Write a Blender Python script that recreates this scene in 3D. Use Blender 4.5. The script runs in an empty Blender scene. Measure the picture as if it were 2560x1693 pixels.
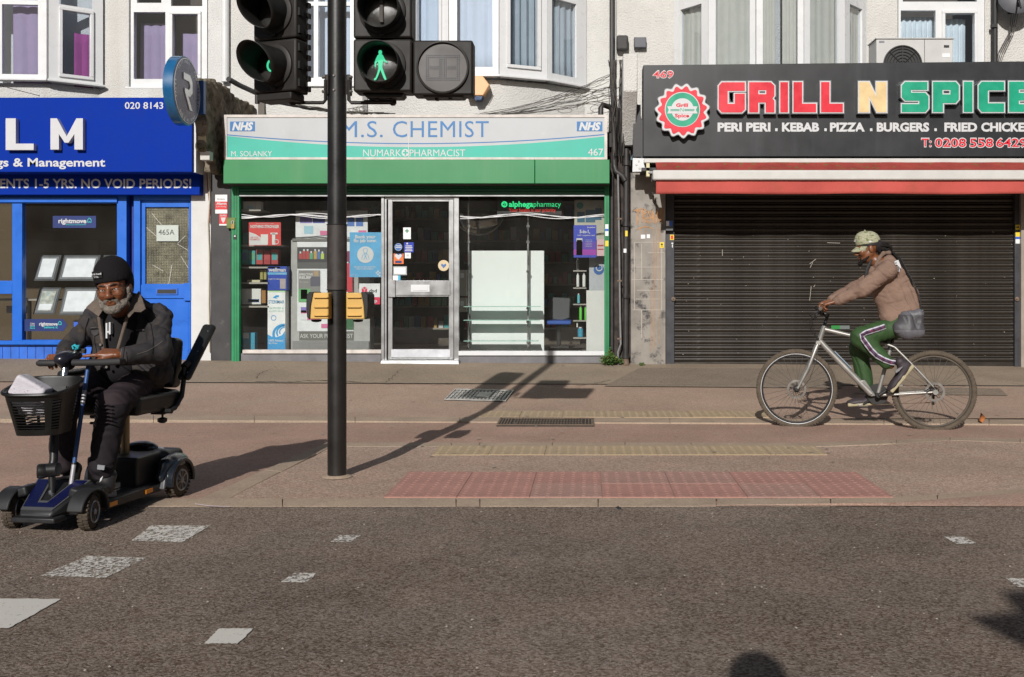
import bpy, bmesh, math, random
import numpy as np
from mathutils import Vector, Matrix, Euler
random.seed(7)
scene = bpy.context.scene
col = scene.collection
F, VX, VY, H = 2489.0, 1470.0, 720.0, 1.15      # focal length in photo pixels, vanishing point, eye height

# ------------------------------------------------------------------ camera, world, sun, exposure
cam_d = bpy.data.cameras.new('camera')
cam_d.lens = 35; cam_d.sensor_width = 36; cam_d.sensor_fit = 'HORIZONTAL'
cam_d.shift_x = (1280 - VX) / 2560.0
cam_d.shift_y = -(846.5 - VY) / 2560.0
cam_d.clip_start = 0.05; cam_d.clip_end = 2000
cam = bpy.data.objects.new('camera', cam_d); col.objects.link(cam)
cam.location = (0, 0, H); cam.rotation_euler = (math.pi/2, 0, 0)
scene.camera = cam

world = bpy.data.worlds.new("World"); scene.world = world; world.use_nodes = True
wn = world.node_tree.nodes; wl = world.node_tree.links
bg = wn['Background']; bg.inputs[1].default_value = 0.05
sky = wn.new('ShaderNodeTexSky'); sky.sky_type = 'NISHITA'; sky.sun_disc = False
SUN_DIR = Vector((0.15, 1.0, -0.515)).normalized()      # the way the light travels
el = math.asin(-SUN_DIR.z); az = math.atan2(-SUN_DIR.x, -SUN_DIR.y)
sky.sun_elevation = el; sky.sun_rotation = az % (2*math.pi)
sky.air_density = 1.0; sky.dust_density = 1.5
wl.new(sky.outputs[0], bg.inputs[0])
sun_d = bpy.data.lights.new('sun', 'SUN'); sun_d.energy = 5.0; sun_d.angle = math.radians(0.55)
sun_d.color = (1.0, 0.975, 0.94)
sun = bpy.data.objects.new('sun', sun_d); col.objects.link(sun)
sun.rotation_euler = SUN_DIR.to_track_quat('-Z', 'Y').to_euler(); sun.location = (-3, -20, 12)
vs = scene.view_settings
vs.view_transform = 'Standard'; vs.look = 'None'; vs.exposure = -0.22; vs.gamma = 1.0; vs.use_curve_mapping = False
scene.render.engine = 'CYCLES'
scene.cycles.max_bounces = 7; scene.cycles.transparent_max_bounces = 12
scene.cycles.diffuse_bounces = 3; scene.cycles.glossy_bounces = 3
scene.cycles.sample_clamp_indirect = 4.0
scene.cycles.use_denoising = True

# ------------------------------------------------------------------ projection helpers (photo pixel + distance -> place in the street)
def P(x, y, D): return Vector(((x - VX) * D / F, D, H - (y - VY) * D / F))
def X_(x, D): return (x - VX) * D / F
def Z_(y, D): return H - (y - VY) * D / F

PROF = [(-30, -.012), (5.25, -.012), (5.27, .0), (5.45, .0), (6.2, -.002), (7.05, -.036), (7.42, -.032), (7.6, -.03),
        (8.85, -.045), (9.12, -.04), (9.65, -.04), (11.3, .055), (13.05, .162), (60, .2)]
def gz(X, D):
    z = PROF[-1][1]
    for (a, za), (b, zb) in zip(PROF, PROF[1:]):
        if D <= b:
            z = za + (zb - za) * (D - a) / (b - a); break
    t = min(1, max(0, (D - 9.65) / 3.35))
    return z - .0082 * max(-9, min(9, X)) * t
def G(x, y):
    D = F * H / (y - VY)
    for _ in range(30): D = .5 * D + .5 * F * (H - gz(X_(x, D), D)) / (y - VY)
    return Vector((X_(x, D), D, gz(X_(x, D), D)))

# ------------------------------------------------------------------ materials
MATS = {}
def srgb(r, g, b):
    f = lambda c: (c/255/12.92) if c/255 <= .04045 else ((c/255+.055)/1.055)**2.4
    return (f(r), f(g), f(b))
def mat(name, c, rough=.6, metal=0., var=.12, scale=6, bump=0., bscale=60, c2=None, thr=None, streak=0, streak_col=None,
        emis=None, emis_s=1.0, spec=.5, coat=0., patch=0., fleck=0., fleck_scale=120, soft=.12, stretch=None, bdist=.004):
    if name in MATS: return MATS[name]
    m = bpy.data.materials.new(name); m.use_nodes = True; MATS[name] = m
    nt = m.node_tree; N = nt.nodes; L = nt.links; b = N['Principled BSDF']
    b.inputs['Roughness'].default_value = rough; b.inputs['Metallic'].default_value = metal
    b.inputs['Specular IOR Level'].default_value = min(spec, .2) if rough >= .8 else spec
    b.inputs['Coat Weight'].default_value = coat; b.inputs['Coat Roughness'].default_value = .15
    if emis:
        b.inputs['Emission Color'].default_value = (*emis, 1); b.inputs['Emission Strength'].default_value = emis_s
    tc = N.new('ShaderNodeTexCoord'); src = tc.outputs['Object']
    if stretch:
        mp = N.new('ShaderNodeMapping'); mp.inputs['Scale'].default_value = stretch; L.new(src, mp.inputs[0]); src = mp.outputs[0]
    def noise(sc, det=4, rgh=.6, s=None):
        n = N.new('ShaderNodeTexNoise'); n.inputs['Scale'].default_value = sc; n.inputs['Detail'].default_value = det
        n.inputs['Roughness'].default_value = rgh; L.new(s or src, n.inputs[0]); return n.outputs[0]
    def rng(v, a, b_, c_, d_):
        n = N.new('ShaderNodeMapRange'); n.inputs[1].default_value = a; n.inputs[2].default_value = b_
        n.inputs[3].default_value = c_; n.inputs[4].default_value = d_; L.new(v, n.inputs[0]); return n.outputs[0]
    def mix(f, A, B, mode='MIX'):
        n = N.new('ShaderNodeMix'); n.data_type = 'RGBA'; n.blend_type = mode
        if hasattr(f, 'default_value') or hasattr(f, 'links'): L.new(f, n.inputs[0])
        else: n.inputs[0].default_value = f
        for v, i in ((A, 6), (B, 7)):
            if isinstance(v, tuple): n.inputs[i].default_value = (*v[:3], 1)
            else: L.new(v, n.inputs[i])
        return n.outputs[2]
    out = tuple(c)
    nb = noise(scale)
    if var > 0:
        lo = tuple(x*(1-var) for x in c); hi = tuple(min(1, x*(1+var)) for x in c)
        out = mix(rng(nb, .3, .7, 0, 1), lo, hi)
    if c2 is not None:
        t = .5 if thr is None else thr
        out = mix(rng(noise(scale*1.7, 8, .7), t, t+soft, 0, 1), out, tuple(c2))
    if streak:
        mp = N.new('ShaderNodeMapping'); mp.inputs['Scale'].default_value = (streak, streak, streak*.06); L.new(tc.outputs['Object'], mp.inputs[0])
        sn = noise(1.0, 5, .7, mp.outputs[0])
        out = mix(rng(sn, .5, .75, 0, .8), out, tuple(streak_col or (c[0]*.45, c[1]*.45, c[2]*.45)))
    if patch > 0:
        pn = noise(.55, 6, .65); out = mix(rng(pn, .38, .62, 0, 1), mix(patch, out, (0, 0, 0)), mix(patch*.45, out, (.8, .72, .62)))
        pn2 = noise(7., 3, .5); out = mix(rng(pn2, .66, .72, 0, patch*1.3), out, (.03, .025, .02))
    if fleck > 0:
        v = N.new('ShaderNodeTexVoronoi'); v.inputs['Scale'].default_value = fleck_scale; L.new(src, v.inputs[0])
        hs = N.new('ShaderNodeSeparateColor'); L.new(v.outputs['Color'], hs.inputs[0])
        out = mix(rng(hs.outputs[0], .0, 1., 0, 1), mix(fleck, out, (0, 0, 0)), mix(fleck*.55, out, (.75, .7, .62)))
    if isinstance(out, tuple): b.inputs['Base Color'].default_value = (*out, 1)
    else: L.new(out, b.inputs['Base Color'])
    rr = rng(nb, .3, .7, max(0, rough-.07), min(1, rough+.07)); L.new(rr, b.inputs['Roughness'])
    if bump > 0:
        bn = N.new('ShaderNodeBump'); bn.inputs['Strength'].default_value = bump; bn.inputs['Distance'].default_value = bdist
        L.new(noise(bscale, 5, .65), bn.inputs['Height']); L.new(bn.outputs[0], b.inputs['Normal'])
    return m
def glass_mat(name, tint=(.9, .93, .92), refl=1.0, rough=0.0, wobble=0, haze=0.):
    m = bpy.data.materials.new(name); m.use_nodes = True; nt = m.node_tree; N = nt.nodes; L = nt.links
    for n in list(N):
        if n.type != 'OUTPUT_MATERIAL': N.remove(n)
    o = [n for n in N if n.type == 'OUTPUT_MATERIAL'][0]
    t = N.new('ShaderNodeBsdfTransparent'); t.inputs[0].default_value = (*tint, 1)
    g = N.new('ShaderNodeBsdfGlossy'); g.inputs['Roughness'].default_value = rough
    fr = N.new('ShaderNodeFresnel'); fr.inputs[0].default_value = 1.52
    ma = N.new('ShaderNodeMath'); ma.operation = 'MULTIPLY'; ma.inputs[1].default_value = refl; ge = N.new('ShaderNodeNewGeometry'); sb = N.new('ShaderNodeMath'); sb.operation = 'SUBTRACT'; sb.inputs[0].default_value = 1; L.new(ge.outputs['Backfacing'], sb.inputs[1])
    fm = N.new('ShaderNodeMath'); fm.operation = 'MULTIPLY'; L.new(fr.outputs[0], fm.inputs[0]); L.new(sb.outputs[0], fm.inputs[1]); L.new(fm.outputs[0], ma.inputs[0])
    mx = N.new('ShaderNodeMixShader'); L.new(ma.outputs[0], mx.inputs[0]); L.new(t.outputs[0], mx.inputs[1]); L.new(g.outputs[0], mx.inputs[2])
    if wobble:
        nz = N.new('ShaderNodeTexNoise'); nz.inputs['Scale'].default_value = 2.5; tc = N.new('ShaderNodeTexCoord'); L.new(tc.outputs['Object'], nz.inputs[0])
        bp = N.new('ShaderNodeBump'); bp.inputs['Strength'].default_value = wobble; bp.inputs['Distance'].default_value = .01
        L.new(nz.outputs[0], bp.inputs['Height']); L.new(bp.outputs[0], g.inputs['Normal'])
    if haze:      # pale dusty haze added over the panes to lighten the dark interior
        df = N.new('ShaderNodeBsdfDiffuse'); df.inputs[0].default_value = (.62, .58, .52, 1); m2 = N.new('ShaderNodeMixShader'); tcd = N.new('ShaderNodeTexCoord'); nd = N.new('ShaderNodeTexNoise'); nd.inputs['Scale'].default_value = 1.6; nd.inputs['Detail'].default_value = 7; L.new(tcd.outputs['Object'], nd.inputs[0])
        rg_ = N.new('ShaderNodeMapRange'); rg_.inputs[1].default_value = .35; rg_.inputs[2].default_value = .7; rg_.inputs[3].default_value = haze*.45; rg_.inputs[4].default_value = haze*1.5; L.new(nd.outputs[0], rg_.inputs[0]); L.new(rg_.outputs[0], m2.inputs[0])
        L.new(mx.outputs[0], m2.inputs[1]); L.new(df.outputs[0], m2.inputs[2]); mx = m2
    L.new(mx.outputs[0], o.inputs[0]); MATS[name] = m; return m

# ------------------------------------------------------------------ mesh builder
class MB:
    def __init__(s, M=None): s.v = []; s.f = []; s.M = M
    def add(s, vs_, fs):
        n = len(s.v)
        for p in vs_:
            p = Vector(p); s.v.append(s.M @ p if s.M is not None else p)
        s.f += [tuple(i+n for i in f) for f in fs]; return s
    def hexa(s, a):   # 8 corners: bottom 0-3 ccw, top 4-7
        return s.add(a, [(3,2,1,0),(4,5,6,7),(0,1,5,4),(1,2,6,5),(2,3,7,6),(3,0,4,7)])
    def box(s, x0, y0, z0, x1, y1, z1):
        x0, x1 = min(x0,x1), max(x0,x1); y0, y1 = min(y0,y1), max(y0,y1); z0, z1 = min(z0,z1), max(z0,z1)
        return s.hexa([(x0,y0,z0),(x1,y0,z0),(x1,y1,z0),(x0,y1,z0),(x0,y0,z1),(x1,y0,z1),(x1,y1,z1),(x0,y1,z1)])
    def fb(s, x0, y0, x1, y1, D, depth):      # facade box: photo pixel corners of its front face at distance D
        return s.box(X_(x0, D), D, Z_(y1, D), X_(x1, D), D+depth, Z_(y0, D))
    def tube(s, pts, r, n=10, cap=True):
        pts = [Vector(p) for p in pts]; rs = r if isinstance(r, (list, tuple)) else [r]*len(pts)
        rings = []; up = None
        for i, p in enumerate(pts):
            d = (pts[min(i+1, len(pts)-1)] - pts[max(i-1, 0)]).normalized()
            if up is None:
                up = Vector((0,0,1)) if abs(d.z) < .9 else Vector((1,0,0))
            u = (up - d*up.dot(d)).normalized(); up = u; w = d.cross(u)
            rings.append([p + rs[i]*(math.cos(2*math.pi*k/n)*u + math.sin(2*math.pi*k/n)*w) for k in range(n)])
        vs_ = [q for R in rings for q in R]; fs = []
        for i in range(len(pts)-1):
            for k in range(n):
                a = i*n+k; b = i*n+(k+1) % n; fs.append((a, b, b+n, a+n))
        if cap: fs.append(tuple(range(n))[::-1]); fs.append(tuple(len(vs_)-n+k for k in range(n)))
        return s.add(vs_, fs)
    def torus(s, c, axis, R, r, n=48, m=10, squash=1.0):
        c = Vector(c); a = Vector(axis).normalized(); u = a.orthogonal().normalized(); w = a.cross(u); vs_ = []; fs = []
        for i in range(n):
            t = 2*math.pi*i/n; d = math.cos(t)*u + math.sin(t)*w
            for k in range(m):
                q = 2*math.pi*k/m; vs_.append(c + d*(R + r*math.cos(q)) + a*(r*squash*math.sin(q)))
        for i in range(n):
            for k in range(m):
                A = i*m+k; B = i*m+(k+1) % m; C = ((i+1) % n)*m+(k+1) % m; D_ = ((i+1) % n)*m+k; fs.append((A, D_, C, B))
        return s.add(vs_, fs)
    def lathe(s, c, axis, prof, n=32, cap=True):     # prof: (distance along axis, radius)
        c = Vector(c); a = Vector(axis).normalized(); u = a.orthogonal().normalized(); w = a.cross(u); vs_ = []; fs = []
        for (h, r) in prof:
            for k in range(n):
                t = 2*math.pi*k/n; vs_.append(c + a*h + r*(math.cos(t)*u + math.sin(t)*w))
        for i in range(len(prof)-1):
            for k in range(n):
                A = i*n+k; B = i*n+(k+1) % n; fs.append((A, B, B+n, A+n))
        if cap: fs.append(tuple(range(n))[::-1]); fs.append(tuple((len(prof)-1)*n+k for k in range(n)))
        return s.add(vs_, fs)
    def prism(s, pts, d):          # planar outline + extrusion vector
        pts = [Vector(p) for p in pts]; d = Vector(d); n = len(pts)
        fs = [tuple(range(n)), tuple(range(2*n-1, n-1, -1))] + [(i, i+n, (i+1) % n + n, (i+1) % n) for i in range(n)]
        return s.add(pts + [p + d for p in pts], fs)
    def fprism(s, px, D, depth): return s.prism([P(x, y, D) for x, y in px], (0, depth, 0))
    def grid(s, fn, nu, nv):
        vs_ = [fn(i/nu, j/nv) for j in range(nv+1) for i in range(nu+1)]
        return s.add(vs_, [(j*(nu+1)+i, j*(nu+1)+i+1, (j+1)*(nu+1)+i+1, (j+1)*(nu+1)+i) for j in range(nv) for i in range(nu)])
    def ball(s, c, r, n=14, m=8):
        c = Vector(c); r = Vector(r) if isinstance(r, (tuple, list)) else Vector((r, r, r)); vs_ = []; fs = []
        for j in range(m+1):
            t = math.pi*j/m
            for i in range(n):
                q = 2*math.pi*i/n; vs_.append(c + Vector((r.x*math.sin(t)*math.cos(q), r.y*math.sin(t)*math.sin(q), r.z*math.cos(t))))
        for j in range(m):
            for i in range(n):
                a = j*n+i; b = j*n+(i+1) % n; fs.append((a, a+n, b+n, b))
        return s.add(vs_, fs)

ORG = {}
def wloc(o): return ORG.get(o.name, Vector((0, 0, 0)))
def props(o, label=None, cat=None, group=None, kind=None):
    if label: o['label'] = label
    if cat: o['category'] = cat
    if group: o['group'] = group
    if kind: o['kind'] = kind
    return o
def thing(name, label, cat, loc=(0, 0, 0), group=None):
    o = bpy.data.objects.new(name, None); col.objects.link(o); o.location = loc; o.empty_display_size = .1
    ORG[o.name] = Vector(loc); return props(o, label, cat, group)
def link_mesh(name, me, m, parent, bevel=0, solid=0, smooth=True):
    o = bpy.data.objects.new(name, me); col.objects.link(o)
    if isinstance(m, (list, tuple)):
        for q in m: me.materials.append(q)
    elif m is not None and not me.materials: me.materials.append(m)
    if smooth and me.polygons:
        me.polygons.foreach_set('use_smooth', [True]*len(me.polygons)); me.set_sharp_from_angle(angle=math.radians(35))
    if parent is not None:
        o.parent = parent; ORG[o.name] = wloc(parent)
    if solid:
        md = o.modifiers.new('thickness', 'SOLIDIFY'); md.thickness = solid; md.offset = 0
    if bevel:
        md = o.modifiers.new('bevel', 'BEVEL'); md.width = bevel; md.segments = 2; md.limit_method = 'ANGLE'; md.angle_limit = math.radians(40)
    return o
def part(name, mb, m, parent=None, label=None, bevel=0, solid=0, smooth=True, kind=None):
    off = wloc(parent) if parent is not None else Vector((0, 0, 0))
    me = bpy.data.meshes.new(name); me.from_pydata([tuple(v - off) for v in mb.v], [], mb.f); me.update()
    bm = bmesh.new(); bm.from_mesh(me); bmesh.ops.recalc_face_normals(bm, faces=bm.faces[:]); bm.to_mesh(me); bm.free()
    o = link_mesh(name, me, m, parent, bevel, solid, smooth)
    return props(o, label, kind=kind)
def solo(name, label, cat, mb, m, group=None, **k):      # a thing that is one mesh, its origin at its own place
    lo = Vector([min(v[i] for v in mb.v) for i in range(3)]); hi = Vector([max(v[i] for v in mb.v) for i in range(3)])
    c = (lo + hi)/2; c.z = lo.z
    mb.v = [v - c for v in mb.v]
    o = part(name, mb, m, None, **k); o.location = c; ORG[o.name] = c
    return props(o, label, cat, group)
def struct(name, mb, m, parent=None, **k):
    o = part(name, mb, m, parent, **k)
    if parent is None: o['kind'] = 'structure'
    return o
def copy_tree(o, loc=None, parent=None):
    c = o.copy(); col.objects.link(c)
    if parent is not None: c.parent = parent
    ORG[c.name] = Vector(loc) if loc is not None else wloc(o)
    if loc is not None: c.location = loc
    for ch in list(o.children): copy_tree(ch, None, c)
    return c

# ------------------------------------------------------------------ lettering
def _txt(body, bold=0., shear=0., space=1.):
    c = bpy.data.curves.new('text', 'FONT'); c.body = body; c.offset = bold; c.resolution_u = 3; c.shear = shear; c.space_character = space
    o = bpy.data.objects.new('text', c); me = bpy.data.meshes.new_from_object(o)
    v = np.array([tuple(q.co) for q in me.vertices]) if me.vertices else np.zeros((1, 3)); f = [tuple(p.vertices) for p in me.polygons]
    bpy.data.objects.remove(o); bpy.data.curves.remove(c); bpy.data.meshes.remove(me); return v, f
CAP = float(_txt('H')[0][:, 1].max())
def text_mb(body, x0, x1, yb, yt, D, bold=.0, shear=0., space=1., thick=0.003):
    v, f = _txt(body, bold, shear, space)
    a, b = v[:, 0].min(), v[:, 0].max(); k = (yb - yt)/CAP; mb = MB(); n = len(v)
    px = x0 + (v[:, 0]-a)/(b-a)*(x1-x0); py = yb - v[:, 1]*k
    mb.add([P(px[i], py[i], D) for i in range(n)], [q[::-1] for q in f]); return mb
def text(parent, body, x0, x1, yb, yt, D, m, bold=0., shear=0., space=1., name='lettering', label=None):
    return part(name, text_mb(body, x0, x1, yb, yt, D, bold, shear, space), m, parent, label, smooth=False)
def loops_mb(loops, D, depth, offset=0., bevel=0.):   # loops of photo pixels, even-odd filled, extruded towards the street
    c = bpy.data.curves.new('shape', 'CURVE'); c.dimensions = '2D'; c.fill_mode = 'BOTH'; c.extrude = depth/2; c.offset = offset; c.bevel_depth = bevel
    for lp in loops:
        s = c.splines.new('POLY'); s.points.add(len(lp)-1); s.use_cyclic_u = True
        for i, (x, y) in enumerate(lp): s.points[i].co = (X_(x, D), Z_(y, D), 0, 1)
    o = bpy.data.objects.new('shape', c); me = bpy.data.meshes.new_from_object(o)
    mb = MB(); mb.add([(q.co.x, D + depth/2 - q.co.z, q.co.y) for q in me.vertices], [tuple(p.vertices) for p in me.polygons])
    bpy.data.objects.remove(o); bpy.data.curves.remove(c); bpy.data.meshes.remove(me); return mb

# ------------------------------------------------------------------ organic shapes: distance fields turned into one continuous mesh
import openvdb
class Body:
    def __init__(s, R=None, t=(0, 0, 0)): s.p = []; s.R = np.array(R) if R is not None else np.eye(3); s.t = np.array(t, float)
    def frame(s, R, t): s.R = np.array(R); s.t = np.array(t, float); return s
    def w(s, p): return s.R @ np.array(tuple(p), float) + s.t
    def cap(s, a, b, ra, rb=None, k=.015, sub=False, fl=(1, 1)):
        a, b = s.w(a), s.w(b); rb = ra if rb is None else rb; m = max(ra, rb)
        s.p.append(('c', np.minimum(a, b)-m, np.maximum(a, b)+m, a, b, ra, rb, k, sub)); return s
    def ell(s, c, r, R=None, k=.015, sub=False):
        c = s.w(c); R = s.R @ (np.array(R) if R is not None else np.eye(3)); m = max(r)
        s.p.append(('e', c-m, c+m, c, np.array(r, float), R, k, sub)); return s
    def bx(s, c, h, rnd=.01, R=None, k=.01, sub=False):
        c = s.w(c); R = s.R @ (np.array(R) if R is not None else np.eye(3)); m = float(np.linalg.norm(h))+rnd
        s.p.append(('b', c-m, c+m, c, np.array(h, float), R, rnd, k, sub)); return s
    def path(s, pts, rs, k=.015):
        for i in range(len(pts)-1): s.cap(pts[i], pts[i+1], rs[i], rs[i+1], k)
        return s
    def mesh(s, vox, warp=None):
        lo = np.min([q[1] for q in s.p if not q[-1]], axis=0)-4*vox; hi = np.max([q[2] for q in s.p if not q[-1]], axis=0)+4*vox
        n = np.ceil((hi-lo)/vox).astype(int)+1
        A = np.full(n, .05, np.float32); ax = [lo[i]+vox*np.arange(n[i]) for i in range(3)]
        for q in s.p:
            k = q[-2]; pad = k+4*vox
            i0 = np.clip(np.floor((q[1]-pad-lo)/vox).astype(int), 0, n-1); i1 = np.clip(np.ceil((q[2]+pad-lo)/vox).astype(int)+1, 1, n)
            if np.any(i1 <= i0): continue
            X, Y, Z = np.meshgrid(*[ax[i][i0[i]:i1[i]].astype(np.float32) for i in range(3)], indexing='ij')
            if q[0] == 'c':
                a, b, ra, rb = q[3:7]; ab = b-a; L2 = max(1e-9, float(ab@ab))
                h = np.clip(((X-a[0])*ab[0]+(Y-a[1])*ab[1]+(Z-a[2])*ab[2])/L2, 0, 1)
                d = np.sqrt((X-a[0]-h*ab[0])**2+(Y-a[1]-h*ab[1])**2+(Z-a[2]-h*ab[2])**2)-(ra+(rb-ra)*h)
            else:
                c, r, R = q[3:6]; px, py, pz = X-c[0], Y-c[1], Z-c[2]
                x = R[0,0]*px+R[1,0]*py+R[2,0]*pz; y = R[0,1]*px+R[1,1]*py+R[2,1]*pz; z = R[0,2]*px+R[1,2]*py+R[2,2]*pz
                if q[0] == 'e':
                    k0 = np.sqrt((x/r[0])**2+(y/r[1])**2+(z/r[2])**2); k1 = np.sqrt((x/r[0]**2)**2+(y/r[1]**2)**2+(z/r[2]**2)**2)+1e-6
                    d = k0*(k0-1)/k1
                else:
                    dx, dy, dz = abs(x)-r[0], abs(y)-r[1], abs(z)-r[2]
                    d = np.sqrt(np.maximum(dx,0)**2+np.maximum(dy,0)**2+np.maximum(dz,0)**2)+np.minimum(np.maximum(dx,np.maximum(dy,dz)),0)-q[6]
            sl = tuple(slice(i0[i], i1[i]) for i in range(3)); O = A[sl]
            if q[-1]:
                d = -d; h = np.clip(.5-.5*(d-O)/(-k), 0, 1) if False else np.clip(.5+.5*(d-O)/k, 0, 1)
                A[sl] = O*(1-h)+d*h+k*h*(1-h)
            else:
                h = np.clip(.5+.5*(d-O)/k, 0, 1); A[sl] = d*(1-h)+O*h-k*h*(1-h)
        if warp is not None:
            X, Y, Z = np.meshgrid(*[a_.astype(np.float32) for a_ in ax], indexing='ij'); A += warp(X, Y, Z).astype(np.float32)
        g = openvdb.FloatGrid(); g.copyFromArray(A)
        pts, quads = g.convertToQuads(isovalue=0.0)
        return np.asarray(pts)*vox+lo, np.asarray(quads)
def org(name, body, vox, m, parent, warp=None, label=None, pick=None, smooth_it=1):
    pts, q = body.mesh(vox, warp); off = np.array(wloc(parent)) if parent is not None else np.zeros(3)
    me = bpy.data.meshes.new(name); me.vertices.add(len(pts)); me.vertices.foreach_set('co', (pts-off).astype(np.float32).ravel())
    n = len(q); me.loops.add(4*n); me.polygons.add(n)
    me.loops.foreach_set('vertex_index', q[:, ::-1].astype(np.int32).ravel())
    me.polygons.foreach_set('loop_start', np.arange(0, 4*n, 4, dtype=np.int32)); me.update(calc_edges=True)
    ms = m if isinstance(m, (list, tuple)) else [m]
    for x in ms: me.materials.append(x)
    if pick is not None:
        cen = pts[q].mean(axis=1); me.polygons.foreach_set('material_index', pick(cen).astype(np.int32))
    me.polygons.foreach_set('use_smooth', np.ones(n, bool))
    bm = bmesh.new(); bm.from_mesh(me)
    for _ in range(smooth_it): bmesh.ops.smooth_vert(bm, verts=bm.verts[:], factor=.5, use_axis_x=True, use_axis_y=True, use_axis_z=True)
    bmesh.ops.recalc_face_normals(bm, faces=bm.faces[:]); bm.to_mesh(me); bm.free()
    o = bpy.data.objects.new(name, me); col.objects.link(o)
    if parent is not None: o.parent = parent; ORG[o.name] = wloc(parent)
    return props(o, label)
from mathutils.bvhtree import BVHTree
def surf(obj):
    off = wloc(obj); me = obj.data
    return BVHTree.FromPolygons([v.co+off for v in me.vertices], [tuple(p.vertices) for p in me.polygons])
def on_surf(bvh, x, y, lift=.002, fallback=5.2):      # the point of a garment's own surface that the photo shows at this pixel
    d = (P(x, y, 5)-Vector((0, 0, H))).normalized(); hit = bvh.ray_cast(Vector((0, 0, H))+d*1.0, d)
    return hit[0]+hit[1]*(lift if hit[1].dot(d) < 0 else -lift) if hit[0] is not None else P(x, y, fallback)
def folds(amp, fr, d=(0, 0, 1), seed=0.):
    def f(X, Y, Z):
        w = 1.7*np.sin(X*fr*.37+seed+1.3*np.sin(Z*fr*.31))+1.5*np.sin(Y*fr*.43+2*seed)+1.2*np.sin(Z*fr*.29+seed)
        return amp*np.sin((X*d[0]+Y*d[1]+Z*d[2])*fr+w)*(.6+.4*np.sin(X*fr*.21+Z*fr*.17+seed))
    return f
def creases(amp, fr, d, seed=0.):      # narrow valleys between soft rolls, as cloth bunches
    d = Vector(d).normalized()
    def f(X, Y, Z):
        t = (X*d.x+Y*d.y+Z*d.z)*fr + 1.6*np.sin(X*fr*.33+seed*1.7)+1.3*np.sin(Y*fr*.41+seed)+1.1*np.sin(Z*fr*.27+2.3*seed)
        m = np.clip(.5+.9*np.sin(X*fr*.19+Z*fr*.23+seed*3), 0, 1)
        return amp*m*(1.3*np.exp(-(np.sin(t*.5)/.34)**2)-.25)
    return f
def rotm(yaw=0, pitch=0, roll=0):   # local -y is forward; yaw turns towards +x, pitch nods down, roll tips towards +x
    return np.array((Matrix.Rotation(yaw, 3, 'Z') @ Matrix.Rotation(pitch, 3, 'X') @ Matrix.Rotation(roll, 3, 'Y')))
# ================================================================== THE SETTING: ground, road, kerbs, tactile paving
m_road = mat('road_asphalt', (0.1678, 0.09755, 0.0597), rough=.85, var=.22, scale=1.3, bump=.9, bscale=95, fleck=.42, fleck_scale=125, patch=.22, c2=(0.2266, 0.133, 0.08157), thr=.55, soft=.2, bdist=.012)
m_track = mat('red_asphalt', (0.4041, 0.2379, 0.1689), rough=.9, var=.14, scale=1.6, bump=.5, bscale=120, fleck=.28, fleck_scale=140, patch=.09, c2=(0.3703, 0.2453, 0.1783), thr=.5, soft=.25)
m_island = mat('buff_asphalt', (0.4585, 0.2908, 0.2035), rough=.9, var=.14, scale=1.8, bump=.6, bscale=110, fleck=.42, fleck_scale=110, patch=.09, c2=(0.4211, 0.3058, 0.2219), thr=.5, soft=.25)
m_foot = mat('footway_asphalt', (0.4139, 0.2728, 0.194), rough=.9, var=.12, scale=.9, bump=.4, bscale=110, fleck=.25, fleck_scale=110, patch=.09, c2=(0.3727, 0.2728, 0.1957), thr=.5, soft=.25)
m_fore = mat('grey_asphalt', (0.3098, 0.2307, 0.1584), rough=.9, var=.14, scale=1.2, bump=.4, bscale=110, fleck=.22, fleck_scale=110, patch=.09)
m_patch = mat('dark_patch_asphalt', (0.2472, 0.1872, 0.1338), rough=.9, var=.12, scale=2, bump=.4, bscale=110, fleck=.25, fleck_scale=110)
m_kerb = mat('kerb_granite', (0.3811, 0.281, 0.2005), rough=.85, var=.14, scale=4, bump=.3, bscale=80, fleck=.18, fleck_scale=150)
m_redtile = mat('red_tactile', (.405, .205, .165), rough=.85, var=.16, scale=3, bump=.3, bscale=90, fleck=.1)
m_redtile2 = mat('red_tactile_worn', (.385, .218, .178), rough=.85, var=.16, scale=3, bump=.3, bscale=90, fleck=.12)
m_buff = mat('buff_tactile', (0.4039, 0.3001, 0.184), rough=.85, var=.14, scale=3, bump=.3, bscale=90, fleck=.1)
m_buff2 = mat('buff_tactile_worn', (0.3997, 0.2965, 0.1883), rough=.85, var=.14, scale=3, bump=.3, bscale=90, fleck=.1)
m_dark = mat('joint_dark', (.05, .042, .035), rough=.95)

def resample(pl, n):
    out = []
    for i in range(n+1):
        t = i/n*(len(pl)-1); k = min(int(t), len(pl)-2); f = t-k
        out.append((pl[k][0]*(1-f)+pl[k+1][0]*f, pl[k][1]*(1-f)+pl[k+1][1]*f))
    return out
def strip_mb(A, B, nu, nv, off=0., mb=None):
    a, b = resample(A, nu), resample(B, nu); mb = mb or MB()
    def fn(u, v):
        i = round(u*nu); p, q = G(*a[i]), G(*b[i]); r = p.lerp(q, v); return Vector((r.x, r.y, gz(r.x, r.y)+off))
    return mb.grid(fn, nu, nv)
def sheet_D(x0, x1, Ds, off=0., n=24):
    xs = [x0+(x1-x0)*i/n for i in range(n+1)]; mb = MB()
    return mb.grid(lambda u, v: Vector((xs[round(u*n)], Ds[round(v*(len(Ds)-1))], gz(xs[round(u*n)], Ds[round(v*(len(Ds)-1))])+off)), n, len(Ds)-1)

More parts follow.
